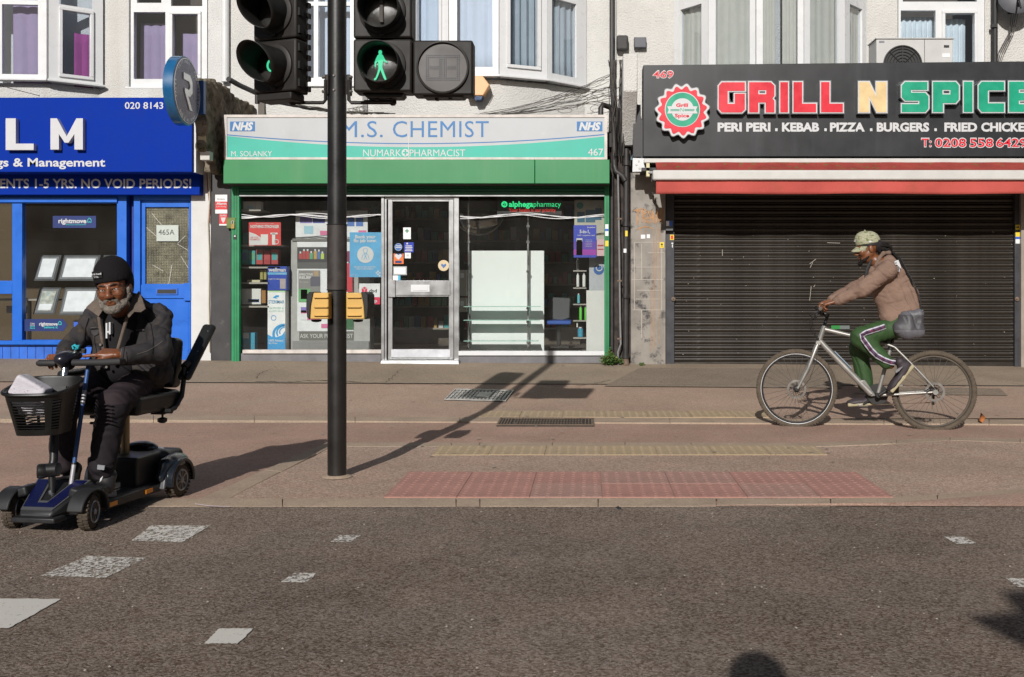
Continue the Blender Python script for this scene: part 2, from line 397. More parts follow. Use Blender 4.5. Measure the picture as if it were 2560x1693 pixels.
struct('ground', MB().grid(lambda u, v: Vector((-300+600*u, -300+600*v, -.16)), 4, 4), m_dark)
struct('road', sheet_D(-40, 40, [-16, -8, -2, 1, 2, 3, 4, 5, 5.262], 0, 60), m_road)
track = struct('cycle_track', sheet_D(-14, 14, [5.44, 5.6, 5.9, 6.2, 6.6, 7.05, 7.42, 7.6, 8.0, 8.4, 8.87], -.006, 30), m_track)
foot = struct('pavement', sheet_D(-14, 14, [9.1, 9.4, 9.65, 10, 10.4, 10.8, 11.3], -.002, 30), m_foot)
fore = struct('shop_forecourt', sheet_D(-14, 14, [11.3, 11.7, 12.2, 12.6, 13.05, 13.6], .004, 30), m_fore)
KF = [(1200, 1268), (2060, 1268), (2235, 1262), (2400, 1250), (2560, 1237), (2720, 1225)]
KB = [(1200, 1248), (2060, 1248), (2235, 1246), (2400, 1235), (2560, 1223), (2720, 1212)]
RB = [(1200, 1117), (1640, 1117), (2039, 1118), (2200, 1113), (2357, 1101), (2560, 1107), (2720, 1112)]
RF = [(1200, 1107), (1640, 1107), (2000, 1109), (2200, 1103), (2357, 1094), (2560, 1098), (2720, 1103)]
island = struct('crossing_island', strip_mb([(566, 1249), (1200, 1249)], [(829, 1116), (1200, 1116)], 20, 10, .0), m_island)
struct('crossing_island_east', strip_mb(KB, RB, 34, 10, .0), m_island)
struct('side_road_edge', strip_mb([(1750, 1270), (2150, 1270), (2560, 1272), (2900, 1270)], [(1750, 1269), (2235, 1262), (2560, 1237), (2900, 1212)], 24, 3, .012), m_track)
struct('repaired_asphalt', strip_mb([(1510, 967), (2105, 972)], [(1600, 921), (2085, 924)], 10, 4, .008), m_patch)
struct('repaired_asphalt', strip_mb([(2130, 985), (2520, 990)], [(2180, 968), (2500, 972)], 10, 4, .004), m_patch)

def kerb(name, front, back, L=.9, up=.004, seed=1):
    root = bpy.data.objects.new(name, None); col.objects.link(root); root['kind'] = 'structure'; ORG[root.name] = Vector((0,0,0))
    a, b = resample(front, 160), resample(back, 160); pa = [G(*p) for p in a]; pb = [G(*p) for p in b]
    acc = 0; start = 0; rnd = random.Random(seed)
    for i in range(1, len(pa)):
        acc += (pa[i]-pa[i-1]).length
        if acc >= L or i == len(pa)-1:
            def corner(q, w, du): # small joint
                return Vector((q.x+du, q.y, gz(q.x, q.y)+up+w))
            w = rnd.uniform(-.0015, .0015)
            A, B_, C, D_ = pa[start], pa[i], pb[i], pb[start]
            mb = MB().hexa([A+Vector((.0015,0,-.12)), B_+Vector((-.0015,0,-.12)), C+Vector((-.0015,0,-.12)), D_+Vector((.0015,0,-.12)),
                            corner(A, w, .0015), corner(B_, w, -.0015), corner(C, w, -.0015), corner(D_, w, .0015)])
            part('kerb_stone', mb, m_kerb, root, bevel=.004); start = i; acc = 0
    return root
kerb('front_kerb', [(-160, 1268), (1200, 1268)], [(-160, 1248), (1200, 1248)])
kerb('curved_kerb', KF, KB, .6, seed=2)
kerb('diagonal_kerb', [(497, 1249), (818, 1107)], [(567, 1249), (832, 1116)], .9, .005, seed=3)
kerb('island_back_kerb', [(826, 1117), (1200, 1117)], [(820, 1107), (1200, 1107)], .9, .003, seed=4)
kerb('island_back_kerb', RB, RF, .5, .003, seed=5)
kerb('pavement_kerb', [(-120, 1049), (1000, 1055), (1500, 1058), (2000, 1060), (2700, 1063)], [(-120, 1037), (1000, 1044), (1500, 1046), (2000, 1048), (2700, 1051)], .9, .007, seed=6)

def tile_mesh(name, w, d, dz, m):
    mb = MB(); g = .0014
    mb.hexa([(g,g,-.04),(w-g,g,-.04),(w-g,d-g,-.04),(g,d-g,-.04),(g,g,0),(w-g,g,0),(w-g,d-g,dz),(g,d-g,dz)])
    for i in range(6):
        for j in range(6):
            cx, cy = w*(i+.5)/6, d*(j+.5)/6; z = dz*cy/d
            vs_ = [(cx+r*math.cos(k*math.pi/4), cy+r*math.sin(k*math.pi/4), z+h) for r, h in ((.0165, -.001), (.0105, .0022)) for k in range(8)]
            mb.add(vs_, [(k, (k+1)%8, 8+(k+1)%8, 8+k) for k in range(8)]+[tuple(range(8, 16))])
    me = bpy.data.meshes.new(name); me.from_pydata([tuple(v) for v in mb.v], [], mb.f); me.update(); me.materials.append(m); return me
def tiles(root, X0, X1, n, Ds, mats, up=.006):
    w = (X1-X0)/n; rnd = random.Random(n+int(Ds[0]*10))
    for r in range(len(Ds)-1):
        d = Ds[r+1]-Ds[r]; dz = gz(0, Ds[r+1])-gz(0, Ds[r])
        ms = [tile_mesh('tactile_tile', w, d, dz, q) for q in mats]
        for i in range(n):
            o = bpy.data.objects.new('tactile_tile', ms[rnd.random() < .35]); col.objects.link(o); o.parent = root
            o.location = (X0+i*w, Ds[r], gz(X0+i*w, Ds[r])+up+rnd.uniform(-.0012, .0012))
def tact(name):
    o = bpy.data.objects.new(name, None); col.objects.link(o); o['kind'] = 'structure'; ORG[o.name] = Vector((0,0,0)); return o
tiles(tact('red_tactile_paving'), -1.118, 1.673, 7, [5.452, 5.83, 6.215], [m_redtile, m_redtile2])
tiles(tact('front_buff_tactile_paving'), -1.108, 1.694, 7, [7.045, 7.425], [m_buff, m_buff2])
tiles(tact('back_buff_tactile_paving'), -1.03, 1.75, 7, [9.13, 9.6], [m_buff2, m_buff])

# worn white road paint
m_paint = bpy.data.materials.new('worn_road_paint'); m_paint.use_nodes = True
def worn(m, c, t, sc):
    nt = m.node_tree; N = nt.nodes; L = nt.links; b = N['Principled BSDF']; b.inputs['Base Color'].default_value = (*c, 1); b.inputs['Roughness'].default_value = .7
    tc = N.new('ShaderNodeTexCoord'); n = N.new('ShaderNodeTexNoise'); n.inputs['Scale'].default_value = sc; n.inputs['Detail'].default_value = 5; n.inputs['Roughness'].default_value = .75
    L.new(tc.outputs['Object'], n.inputs[0]); r = N.new('ShaderNodeMapRange'); r.inputs[1].default_value = t-.05; r.inputs[2].default_value = t+.03; L.new(n.outputs[0], r.inputs[0])
    L.new(r.outputs[0], b.inputs['Alpha'])
worn(m_paint, (.66, .62, .56), .49, 62)
m_paint2 = bpy.data.materials.new('firm_road_paint'); m_paint2.use_nodes = True; worn(m_paint2, (.60, .57, .51), .36, 62)
m_paint3 = bpy.data.materials.new('patchy_road_paint'); m_paint3.use_nodes = True; worn(m_paint3, (.66, .62, .56), .505, 66)
marks = [([(378,1315),(526,1316),(455,1358),(329,1354)], m_paint), ([(219,1392),(366,1397),(263,1447),(99,1442)], m_paint3),
 ([(-14,1499),(152,1500),(22,1573),(-120,1579)], m_paint2), ([(850,1340),(902,1340),(877,1357),(825,1357)], m_paint3),
 ([(735,1435),(792,1435),(768,1459),(702,1458)], m_paint), ([(548,1574),(634,1574),(595,1612),(511,1612)], m_paint2),
 ([(2359,1344),(2410,1345),(2442,1361),(2392,1362)], m_paint), ([(2513,1447),(2590,1449),(2610,1472),(2545,1470)], m_paint3)]
for q, m in marks:
    rj = random.Random(int(q[0][0]+999)); cor = [G(x, y) for x, y in q]; pts = []
    for i in range(4):
        for k in range(16): pts.append(cor[i].lerp(cor[(i+1) % 4], k/16)+Vector((rj.gauss(0, .0016), rj.gauss(0, .0022), .004)))
    struct('road_marking', MB().add(pts, [tuple(range(64))]), m, smooth=False)
m_chalk = mat('pink_chalk', (.5, .4, .4), rough=.9)
struct('chalk_line', MB().add([G(*p)+Vector((0,0,.012)) for p in [(487,1264),(520,1269),(575,1272),(575,1274),(520,1271.5),(487,1266)]], [(0,1,4,5),(1,2,3,4)]), m_chalk)
# cracks in the forecourt
def crack(pl, w, parent):
    mb = MB(); rnd = random.Random(int(pl[0][0])); pts = resample(pl, 26); q = []
    for i, (x, y) in enumerate(pts):
        p = G(x+rnd.uniform(-4, 4), y+rnd.uniform(-1.4, 1.4)); p.z += .0085 if y < 962 else .004; q.append((p, w*rnd.uniform(.5, 1.3)))
    for (p, a), (r, b) in zip(q, q[1:]):
        mb.add([p+Vector((0,-a,0)), r+Vector((0,-b,0)), r+Vector((0,b,0)), p+Vector((0,a,0))], [(0,1,2,3)])
    part('crack', mb, m_dark, parent, smooth=False)
crack([(640, 955), (720, 957), (800, 952), (960, 960)], .013, fore); crack([(690, 917), (650, 935), (640, 948)], .008, fore)
crack([(1008, 920), (985, 940), (962, 960)], .012, fore); crack([(1527, 950), (1500, 958), (1440, 965)], .009, fore); crack([(960, 960), (1130, 963)], .01, fore)
m_edge = mat('pale_edge', (.3, .25, .2), rough=.9)
struct('edging_strip', sheet_D(-14, 14, [11.285, 11.31], .010, 30), m_edge)

# inspection covers
m_steel = mat('worn_steel', (.42, .40, .37), rough=.5, metal=.5, var=.2, scale=9, c2=(.28, .25, .22), thr=.55)
m_iron = mat('rusty_iron', (.17, .12, .085), rough=.7, metal=.3, var=.3, scale=9)
m_black = mat('dull_black', (.02, .019, .018), rough=.6)
def cover(name, label, quad, m, nx, ny, gap_m):
    a, b, c, d = [G(*p) for p in quad]; base = (a+b+c+d)/4
    t = thing(name, label, 'manhole cover', base)
    def at(u, v, h=.0): p = a.lerp(b, u).lerp(d.lerp(c, u), v); return Vector((p.x, p.y, gz(p.x, p.y)+.006+h))
    part('recess', MB().hexa([at(0,0,-.05),at(1,0,-.05),at(1,1,-.05),at(0,1,-.05),at(0,0,.001),at(1,0,.001),at(1,1,.001),at(0,1,.001)]), gap_m, t)
    fr = MB()
    for (u0, v0, u1, v1) in ((0,0,1,.06),(0,.94,1,1),(0,.06,.02,.94),(.98,.06,1,.94)):
        fr.hexa([at(u0,v0,0),at(u1,v0,0),at(u1,v1,0),at(u0,v1,0),at(u0,v0,.007),at(u1,v0,.007),at(u1,v1,.007),at(u0,v1,.007)])
    part('rim', fr, m, t)
    return t, at
t, at = cover('access_cover', 'pale steel access cover with raised chevron treads in the pavement', [(1110,1001),(1265,1005),(1285.5,977.5),(1138.7,974)], m_steel, 0, 0, m_black)
tr = MB()
for i in range(15):
    for j in range(5):
        if 7 <= i <= 10 and 1 <= j <= 3 and (i, j) != (8, 2): continue
        u, v = .035+i*.062, .09+j*.165
        for s_ in (0, 1):
            tr.hexa([at(u+.0+s_*.028,v,.001),at(u+.02+s_*.028,v,.001),at(u+.02+(1-s_)*.028,v+.12,.001),at(u+(1-s_)*.028,v+.12,.001),at(u+s_*.028,v,.006),at(u+.02+s_*.028,v,.006),at(u+.02+(1-s_)*.028,v+.12,.006),at(u+(1-s_)*.028,v+.12,.006)])
tr.hexa([at(.46,.3,.001),at(.68,.3,.001),at(.68,.72,.001),at(.46,.72,.001),at(.46,.3,.006),at(.68,.3,.006),at(.68,.72,.006),at(.46,.72,.006)])
part('tread', tr, m_steel, t)
t, at = cover('access_cover', 'brown iron cover with ribbed ends across the pavement kerb', [(1241,1065),(1485,1065.5),(1484.5,1048),(1251,1047)], m_iron, 0, 0, m_dark)
tr = MB()
for u in (.035, .065, .095, .125, .94, .97, .905): tr.hexa([at(u,.08,.001),at(u+.012,.08,.001),at(u+.012,.92,.001),at(u,.92,.001),at(u,.08,.007),at(u+.012,.08,.007),at(u+.012,.92,.007),at(u,.92,.007)])
for i in range(24):
    for v in (.08, .36, .62, .86):
        u = .16+i*.0305; tr.hexa([at(u,v,.001),at(u+.014,v,.001),at(u+.022,v+.1,.001),at(u+.008,v+.1,.001),at(u,v,.006),at(u+.014,v,.006),at(u+.022,v+.1,.006),at(u+.008,v+.1,.006)])
part('rib', tr, m_iron, t)

# ================================================================== BUILDINGS
m_render = mat('pebbledash_white', (0.6714, 0.6617, 0.639), rough=.9, var=.06, scale=2, bump=1.0, bscale=55, c2=(0.5433, 0.5267, 0.4936), thr=.60, soft=.1, bdist=.02, streak=1.1, streak_col=(0.535, 0.4958, 0.4326))
m_render2 = mat('pebbledash_worn', (0.651, 0.6362, 0.6041), rough=.9, var=.07, scale=2, bump=1.0, bscale=45, c2=(0.402, 0.3591, 0.3013), thr=.68, soft=.05, bdist=.025)
m_render3 = mat('pebbledash_chipped', (0.6554, 0.6323, 0.5941), rough=.9, var=.07, scale=3, bump=1.0, bscale=40, c2=(0.2889, 0.2565, 0.2047), thr=.66, soft=.05, bdist=.03)
m_upvc = mat('white_upvc', (0.6552, 0.6552, 0.6552), rough=.3, var=.02)
m_gl = glass_mat('clear_glass', (.93, .95, .95), 1.0)
m_glup = glass_mat('upper_glass', (.9, .93, .96), 1.9, wobble=.15)
m_gls = glass_mat('shop_glass', (.95, .96, .95), 1.3, wobble=.05, haze=.010)
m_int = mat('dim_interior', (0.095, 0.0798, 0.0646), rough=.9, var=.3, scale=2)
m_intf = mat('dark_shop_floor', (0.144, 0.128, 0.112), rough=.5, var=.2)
m_stone = mat('mossy_stone', (.20, .165, .125), rough=.95, var=.5, scale=6, bump=1.0, bscale=18, bdist=.03, c2=(.035, .042, .010), thr=.50, soft=.16, streak=3, streak_col=(.05,.04,.03))
m_stoneb = mat('painted_stone', (.5, .42, .28), rough=.85, var=.15, scale=6, bump=.4, bscale=40)
m_blk = mat('black_painted_pier', (.035, .033, .034), rough=.55, var=.35, scale=4, bump=.3, bscale=40, c2=(.09, .085, .08), thr=.6)
m_wht = mat('white_painted_pier', (0.5957, 0.5877, 0.5716), rough=.8, var=.06, scale=4, bump=.4, bscale=35, c2=(0.414, 0.3806, 0.3473), thr=.7)
UW = 14.2

def wall_cells(x0, y0, x1, y1, holes, D, depth):
    xs = sorted({x0, x1, *[h[0] for h in holes], *[h[2] for h in holes]}); ys = sorted({y0, y1, *[h[1] for h in holes], *[h[3] for h in holes]}); mb = MB()
    for a, b in zip(xs, xs[1:]):
        run = None
        for c, d in list(zip(ys, ys[1:]))+[(None, None)]:
            solid = c is not None and not any(h[0] <= a and b <= h[2] and h[1] <= c and d <= h[3] for h in holes)
            if solid: run = (run[0], d) if run else (c, d)
            elif run: mb.fb(a, run[0], b, run[1], D, depth); run = None
    return mb
class Panel:      # an upright window wall between two plan points, addressed in photo pixels
    def __init__(s, A, B):
        s.A, s.B = Vector((*A, 0)), Vector((*B, 0)); s.d = (s.B-s.A); s.L = s.d.length; s.d.normalize(); s.n = Vector((s.d.y, -s.d.x, 0))
    def u(s, px):
        k = px-VX; return (k*s.A.y-s.A.x*F)/(s.d.x*F-k*s.d.y)
    def rect(s, r):
        u0, u1 = s.u(r[0]), s.u(r[2]); D = (s.A+s.d*(u0+u1)/2).y; return u0, Z_(r[3], D), u1, Z_(r[1], D)
    def box(s, mb, u0, z0, u1, z1, n0, n1):
        c = [s.A+s.d*u+s.n*n for u, n in ((u0, n0), (u1, n0), (u1, n1), (u0, n1))]
        return mb.hexa([q+Vector((0,0,z0)) for q in c]+[q+Vector((0,0,z1)) for q in c])
def window(parent, A, B, z0, z1, panes, casements=(), m=None, gm=None, sill=True, name='window', label=None):
    m = m or m_upvc; gm = gm or m_glup; pn = Panel(A, B); R = []
    for r in panes:
        u0, a, u1, b = pn.rect(r); R.append((max(.02, u0), a, min(pn.L-.02, u1), min(b, z1-.05)))
    us = sorted({0, pn.L, *[r[0] for r in R], *[r[2] for r in R]}); zs = sorted({z0, z1, *[r[1] for r in R], *[r[3] for r in R]})
    mb = MB()
    for a, b in zip(us, us[1:]):
        run = None
        for c, d in list(zip(zs, zs[1:]))+[(None, None)]:
            sol = c is not None and not any(r[0]-1e-6 <= a and b <= r[2]+1e-6 and r[1]-1e-6 <= c and d <= r[3]+1e-6 for r in R)
            if sol: run = (run[0], d) if run else (c, d)
            elif run: pn.box(mb, a, run[0], b, run[1], -.035, .035); run = None
    w = part(name, mb, m, parent, label)
    for i, r in enumerate(R):
        if i in casements:
            f = MB(); t = .045
            pn.box(f, r[0]-t, r[1]-t, r[2]+t, r[1]-.0, .035, .062); pn.box(f, r[0]-t, r[3], r[2]+t, r[3]+t, .035, .062)
            pn.box(f, r[0]-t, r[1], r[0], r[3], .035, .062); pn.box(f, r[2], r[1], r[2]+t, r[3], .035, .062)
            part('casement', f, m, w, bevel=.006)
        g = MB(); pn.box(g, r[0], r[1], r[2], r[3], -.004, .004); part('pane', g, gm, w, smooth=False)
    if sill:
        s_ = MB(); pn.box(s_, -.02, z0-.03, pn.L+.02, z0-.001, -.03, .085); part('sill', s_, m, w, bevel=.006)
    return w
def pt(px, D): return (X_(px, D), D)
def curtain(label, A, B, z0, z1, m, off=.16, amp=.02, waves=9, group=None, cat='curtain', name='curtain', slant=0):
    pn = Panel(A, B); mb = MB(); n = waves*6; rnd = random.Random(int(z0*100+waves+A[0]*50)); ph = rnd.random()*6
    def fn(u, v):
        uu = u*pn.L + slant*(1-v)*pn.L*(u-.5); q = pn.A+pn.d*uu-pn.n*(off+amp*math.sin(u*waves*6.28+ph+.6*math.sin(u*17))*(1.2-.5*v)); return Vector((q.x, q.y, z0+(z1-z0)*v))
    mb.grid(fn, n, 6); return solo(name, label, cat, mb, m, group, solid=.003)

m_purple = mat('lilac_curtain', (0.357, 0.27, 0.3864), rough=.9, var=.06)
m_purple2 = mat('plum_curtain', (.35, .08, .24), rough=.9, var=.08)
m_net = mat('net_curtain', (.62, .66, .72), rough=.95, var=.05)
m_grey = mat('grey_curtain', (.42, .45, .46), rough=.95, var=.06)
m_cream = mat('cream_curtain', (.56, .52, .43), rough=.95, var=.06)
m_whitec = mat('white_net', (.68, .72, .72), rough=.95, var=.06)

# ---- estate agent's building (left)
bA = thing('terrace_building', 'white pebbledashed building above the blue estate agent shop', 'building', (X_(260, 13), 13, .2))
wt = 6.4
hA = (322, -600, 520, 219)
part('upper_wall', wall_cells(-420, -700, 575, 250, [hA], UW, .25), m_render, bA)
part('downpipe', MB().tube([P(563, -300, UW-.05), P(563, 205, UW-.05)], .055, 12), m_upvc, bA)
zb = 4.03
# bay body below/behind the glazing
c = [pt(-300, 13.6), pt(119, 13.76), pt(256, UW)]
bay = MB(); bay.prism([Vector((c[0][0], c[0][1]+.06, 3.2)), Vector((c[1][0]-.02, c[1][1]+.06, 3.2)), Vector((c[2][0]-.05, UW-.002, 3.2)), Vector((c[0][0], UW-.002, 3.2))], (0, 0, zb-3.2-.045))
part('bay_base', bay, m_render, bA)
window(bA, pt(-300, 13.6), pt(119, 13.76), zb, wt, [(-250,13,-60,187),(-40,13,2,187),(8,13,98,187),(-250,-300,-60,0),(8,-300,98,2)])
window(bA, pt(121, 13.765), pt(256, UW-.02), zb, wt, [(155,32,224,190),(146,-300,231,18)], (0,))
window(bA, pt(322, UW+.08), pt(520, UW+.08), Z_(217, UW), wt, [(337,32,416,199),(435,38,498,190),(345,-300,406,9),(430,-300,508,17)], (1,))
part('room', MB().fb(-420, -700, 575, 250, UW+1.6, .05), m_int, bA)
curtain('lilac curtain behind the front pane of the left bay window', pt(28, 13.8), pt(125, 13.85), zb-.05, 5.2, m_purple, .05, .012, 3)
curtain('plum curtain in the angled side pane of the left bay window', pt(186, 14.02), pt(244, 14.18), zb-.05, 4.75, m_purple2, .05, .01, 2)
curtain('creased lilac curtain in the left pane of the flat window', pt(352, UW+.3), pt(420, UW+.3), 3.9, 5.0, m_purple, .0, .012, 3, slant=.1)
curtain('pale lilac curtain in the right pane of the flat window', pt(455, UW+.3), pt(512, UW+.3), 3.9, 4.85, m_purple, .0, .012, 2)

# ---- chemist's building (middle)
bB = thing('terrace_building', 'cream rendered building above the green chemist shop', 'building', (X_(1040, 13), 13, .18))
hB = (760, -600, 892, 219)
part('upper_wall', wall_cells(576, -700, 1541, 330, [hB], UW, .25), m_render2, bB)
bayc = [pt(935, UW), pt(1012, 13.70), pt(1124, 13.42), pt(1247, 13.42), pt(1366, 13.70), pt(1462, UW)]
zc = 4.015
mb = MB(); mb.prism([Vector((x, y+.07 if y < 14 else UW-.003, 3.1)) for x, y in bayc], (0, 0, zc-3.1-.045)); part('bay_base', mb, m_render2, bB)
window(bB, bayc[0], bayc[1], zc, wt, [(950,8,1002,180)])
window(bB, bayc[1], bayc[2], zc, wt, [(1044,-260,1102,168)], (0,))
window(bB, bayc[2], bayc[3], zc, wt, [(1143,-260,1232,169)])
window(bB, bayc[3], bayc[4], zc, wt, [(1273,-260,1342,166)], (0,))
window(bB, bayc[4], bayc[5], zc, wt, [(1376,4,1437,190)])
window(bB, pt(760, UW+.05), pt(892, UW+.05), Z_(212, UW), wt, [(768,16,786,196),(797,16,877,194),(768,-300,786,6),(797,-300,877,6)])
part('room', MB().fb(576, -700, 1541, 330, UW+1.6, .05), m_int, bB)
curtain('pale blue net curtain across the centre of the middle bay', pt(1120, 13.50), pt(1250, 13.50), zc-.05, 6.2, m_net, .05, .012, 5)
curtain('bluish net curtain left of centre in the middle bay', pt(1020, 13.78), pt(1122, 13.55), zc-.05, 6.2, m_net, .05, .015, 4)
curtain('gathered grey curtain behind the right casement of the middle bay', pt(1262, 13.52), pt(1366, 13.78), zc-.05, 6.2, m_grey, .06, .03, 6)
curtain('leaning grey curtain in the angled right pane of the middle bay', pt(1376, 13.79), pt(1446, 14.16), zc-.05, 6.2, m_grey, .02, .015, 5, slant=.06)
curtain('net curtain in the narrow flat window behind the signal pole', pt(762, UW+.25), pt(890, UW+.25), 3.9, 6.2, m_net, 0, .012, 5)
# ---- grill's building (right)
bC = thing('terrace_building', 'chipped pale rendered building above the black grill shop', 'building', (X_(2080, 13), 13, .13))
hC = (2244, -600, 2462, 170)
part('upper_wall', wall_cells(1542, -700, 2900, 330, [hC], UW, .25), m_render3, bC)
bayd = [pt(1690, UW), pt(1774, 13.70), pt(1890, 13.42), pt(2007, 13.42), pt(2106, 13.70), pt(2160, UW)]
mb = MB(); mb.prism([Vector((x, y+.07 if y < 14 else UW-.003, 3.1)) for x, y in bayd], (0, 0, 4.0-3.1-.045)); part('bay_base', mb, m_render3, bC)
for (i, r) in enumerate([(1705,18,1758,200),(1791,-260,1876,200),(1906,-260,1993,200),(2021,-260,2092,200),(2119,18,2150,200)]):
    window(bC, bayd[i], bayd[i+1], 3.9, wt, [(r[0], r[1], r[2], 172)])
window(bC, pt(2244, UW+.06), pt(2462, UW+.06), 3.95, wt, [(2250,28,2337,168),(2360,36,2433,166),(2255,-300,2440,6)], (1,))
part('room', MB().fb(1542, -700, 2900, 330, UW+1.6, .05), m_int, bC)
for (a, b, da, db, lb) in [(1704,1766,14.16,13.84,'cream curtain in the far left pane of the right bay'),(1784,1884,13.8,13.56,'cream curtain in the second pane of the right bay'),
    (1901,1938,13.54,13.54,'narrow cream curtain left of the gap in the right bay centre pane'),(1956,2000,13.54,13.54,'narrow cream curtain right of the gap in the right bay centre pane'),
    (2012,2100,13.56,13.8,'cream curtain in the fourth pane of the right bay'),(2114,2150,13.84,14.17,'cream curtain in the far right pane of the right bay')]:
    curtain(lb, pt(a, da), pt(b, db), 3.9, 6.2, m_cream, .01, .005, 5)
curtain('white net curtain in the left pane above the air conditioner', pt(2248, UW+.22), pt(2340, UW+.22), 3.8, Z_(33, UW), m_whitec, 0, .02, 7)
curtain('white net curtain drawn part way in the right pane above the air conditioner', pt(2358, UW+.22), pt(2414, UW+.22), 3.8, Z_(38, UW), m_whitec, 0, .02, 4)

# ---- flat roofs of the shops and party piers
m_felt = mat('roof_felt', (.06, .058, .055), rough=.9)
for root, a, b in ((bA, -420, 498), (bB, 577, 1538), (bC, 1596, 2900)):
    mb = MB().box(X_(a, 13), 12.92, 2.98, X_(b, 13), UW-.002, 3.16); part('flat_roof', mb, m_felt, root)
def pier(root, x0, x1, y0, y1, m, D=13.0, depth=.5, name='pier', **k):
    return part(name, MB().fb(x0, y0, x1, y1, D, depth), m, root, **k)
pier(bA, 478, 527, 380, 905, m_wht); pier(bB, 528, 577, 380, 907, m_blk, 12.995)
# left console: a projecting stone party wall with a sloping mossy cap
xl, xr = X_(490, 12.4), X_(517, 12.4)
cw = MB(); side = [(12.40, 2.83), (12.40, 3.62), (12.46, 3.80), (12.62, 3.86), (12.9, 3.80), (UW-.004, 3.78), (UW-.004, 2.6), (12.75, 2.6)]
sb_ = Body()
for (ya, yb, za_, zb_) in ((12.42, 12.75, 2.85, 3.76), (12.70, 13.2, 2.62, 3.80), (13.2, UW-.05, 2.62, 3.74)):
    sb_.bx(((xl+xr)/2, (ya+yb)/2, (za_+zb_)/2), ((xr-xl)/2-.02, (yb-ya)/2+.02, (zb_-za_)/2-.02), .02, k=.05)
org('party_wall', sb_, .014, m_stone, bA, warp=lambda X, Y, Z: .016*np.sin(Y*9+2*np.sin(Z*7))*np.sin(Z*8+X*9)+.008*np.sin(Y*31+Z*17)+.006*np.sin(Z*43-Y*23))
fr = MB().prism([P(491, 293, 12.39), P(512, 293, 12.39), P(516, 375, 12.39), P(497, 375, 12.39)], (0, .012, 0)); part('painted_face', fr, m_stoneb, bA)
part('junction_box', MB().fb(500, 378, 524, 400, 12.4, .12), mat('grimy_white', (.5,.48,.44), rough=.6, var=.2), bA, bevel=.005)
# cables and pipe over the console
m_cable = mat('black_cable', (.02, .02, .02), rough=.6)
m_cable2 = mat('grey_cable', (.11, .095, .08), rough=.7)
part('gutter_pipe', MB().tube([P(571, 198, 13.2), P(600, 214, 13.5), P(648, 236, 14.1)], .035, 10), m_cable, bB)
# right console
m_rust = mat('rusty_red', (.22, .07, .045), rough=.85, var=.4, scale=10)
cw = MB(); xl, xr = X_(1558, 12.4), X_(1594, 12.4)
side = [(12.40, 3.60), (12.40, 4.07), (UW-.004, 4.10), (UW-.004, 3.0), (12.95, 3.0), (12.62, 3.42)]
cw.prism([Vector((xl, y, z)) for y, z in side], (xr-xl, 0, 0)); part('party_wall', cw, m_render2, bC, bevel=.015)
part('bracket_board', MB().fb(1583, 262, 1602, 392, 12.75, .25), m_blk, bC)
part('side_board', MB().fb(1602, 300, 1611, 400, 12.74, .25), m_blk, bC)
m_dirtyb = mat('sooty_brick', (.055, .045, .04), rough=.9, var=.5, scale=8, bump=.5, bscale=25, c2=(.2, .17, .14), thr=.64)
pier(bB, 1524, 1545, 270, 912, m_dirtyb, 13.03); pier(bC, 1545, 1577, 270, 914, m_dirtyb, 13.05)
# marble pier with graffiti
m_marble = mat('stained_marble', (.25, .225, .195), rough=.35, var=.2, scale=3, c2=(.045, .043, .045), thr=.53, soft=.1, streak=2.2, streak_col=(.32, .28, .24))
part('marble_pier', MB().fb(1577, 432, 1664, 916, 12.98, .4), m_marble, bC, bevel=.004)
m_marb2 = mat('pale_marble', (.3, .26, .22), rough=.4, var=.15, scale=3)
pier(bC, 2553, 2900, 432, 925, m_marb2, 12.98)
m_graf = mat('orange_graffiti', (.36, .19, .08), rough=.5, var=.3, scale=20)
m_graf2 = mat('pale_scratch', (.38, .34, .29), rough=.6)
g = MB(); rnd = random.Random(3)
def stroke(mb, pts, w, D=12.977):
    for (x0, y0), (x1, y1) in zip(pts, pts[1:]):
        d = Vector((x1-x0, y1-y0)); 
        if d.length < .01: continue
        n = Vector((-d.y, d.x)).normalized()*w/2
        mb.add([P(x0+n.x, y0+n.y, D), P(x1+n.x, y1+n.y, D), P(x1-n.x, y1-n.y, D), P(x0-n.x, y0-n.y, D)], [(0,1,2,3)])
for L_ in [[(1584,527),(1606,521)],[(1594,524),(1593,562)],[(1606,556),(1608,523),(1618,528),(1609,540),(1621,558)],[(1624,560),(1630,524),(1636,558)],[(1626,545),(1635,545)],[(1640,560),(1641,524),(1651,556),(1653,520)],[(1656,560),(1657,522)],
           [(1592,574),(1606,568),(1622,567),(1632,573)]]: stroke(g, L_, 3.2, 12.976-.0007*rnd.random())
for x, y0, y1 in [(1634,575,868),(1637,600,872),(1641,560,700),(1648,570,860),(1650,560,640),(1627,720,880),(1600,560,600),(1612,555,585)]:
    stroke(g, [(x, y0), (x+rnd.uniform(-2,2), (y0+y1)/2), (x+rnd.uniform(-2,2), y1)], 1.1, 12.9755-.001*rnd.random())
part('graffiti', g, m_graf, bC, smooth=False)
text(bC, 'TRANK', 1590, 1658, 557, 526, 12.9745, m_graf, 0, name='graffiti')
g = MB()
for (x0, y0, x1, y1) in [(1586,606,1660,606),(1586,606,1586,775),(1654,606,1654,775),(1604,610,1604,700),(1580,699,1658,699),(1592,726,1652,726),(1590,668,1656,668),(1582,775,1652,775),(1604,775,1604,846),(1620,632,1660,632),(1590,748,1650,748)]:
    stroke(g, [(x0, y0), (x1, y1)], 2.0, 12.9762-.0008*rnd.random())
part('scratch', g, m_graf2, bC, smooth=False)
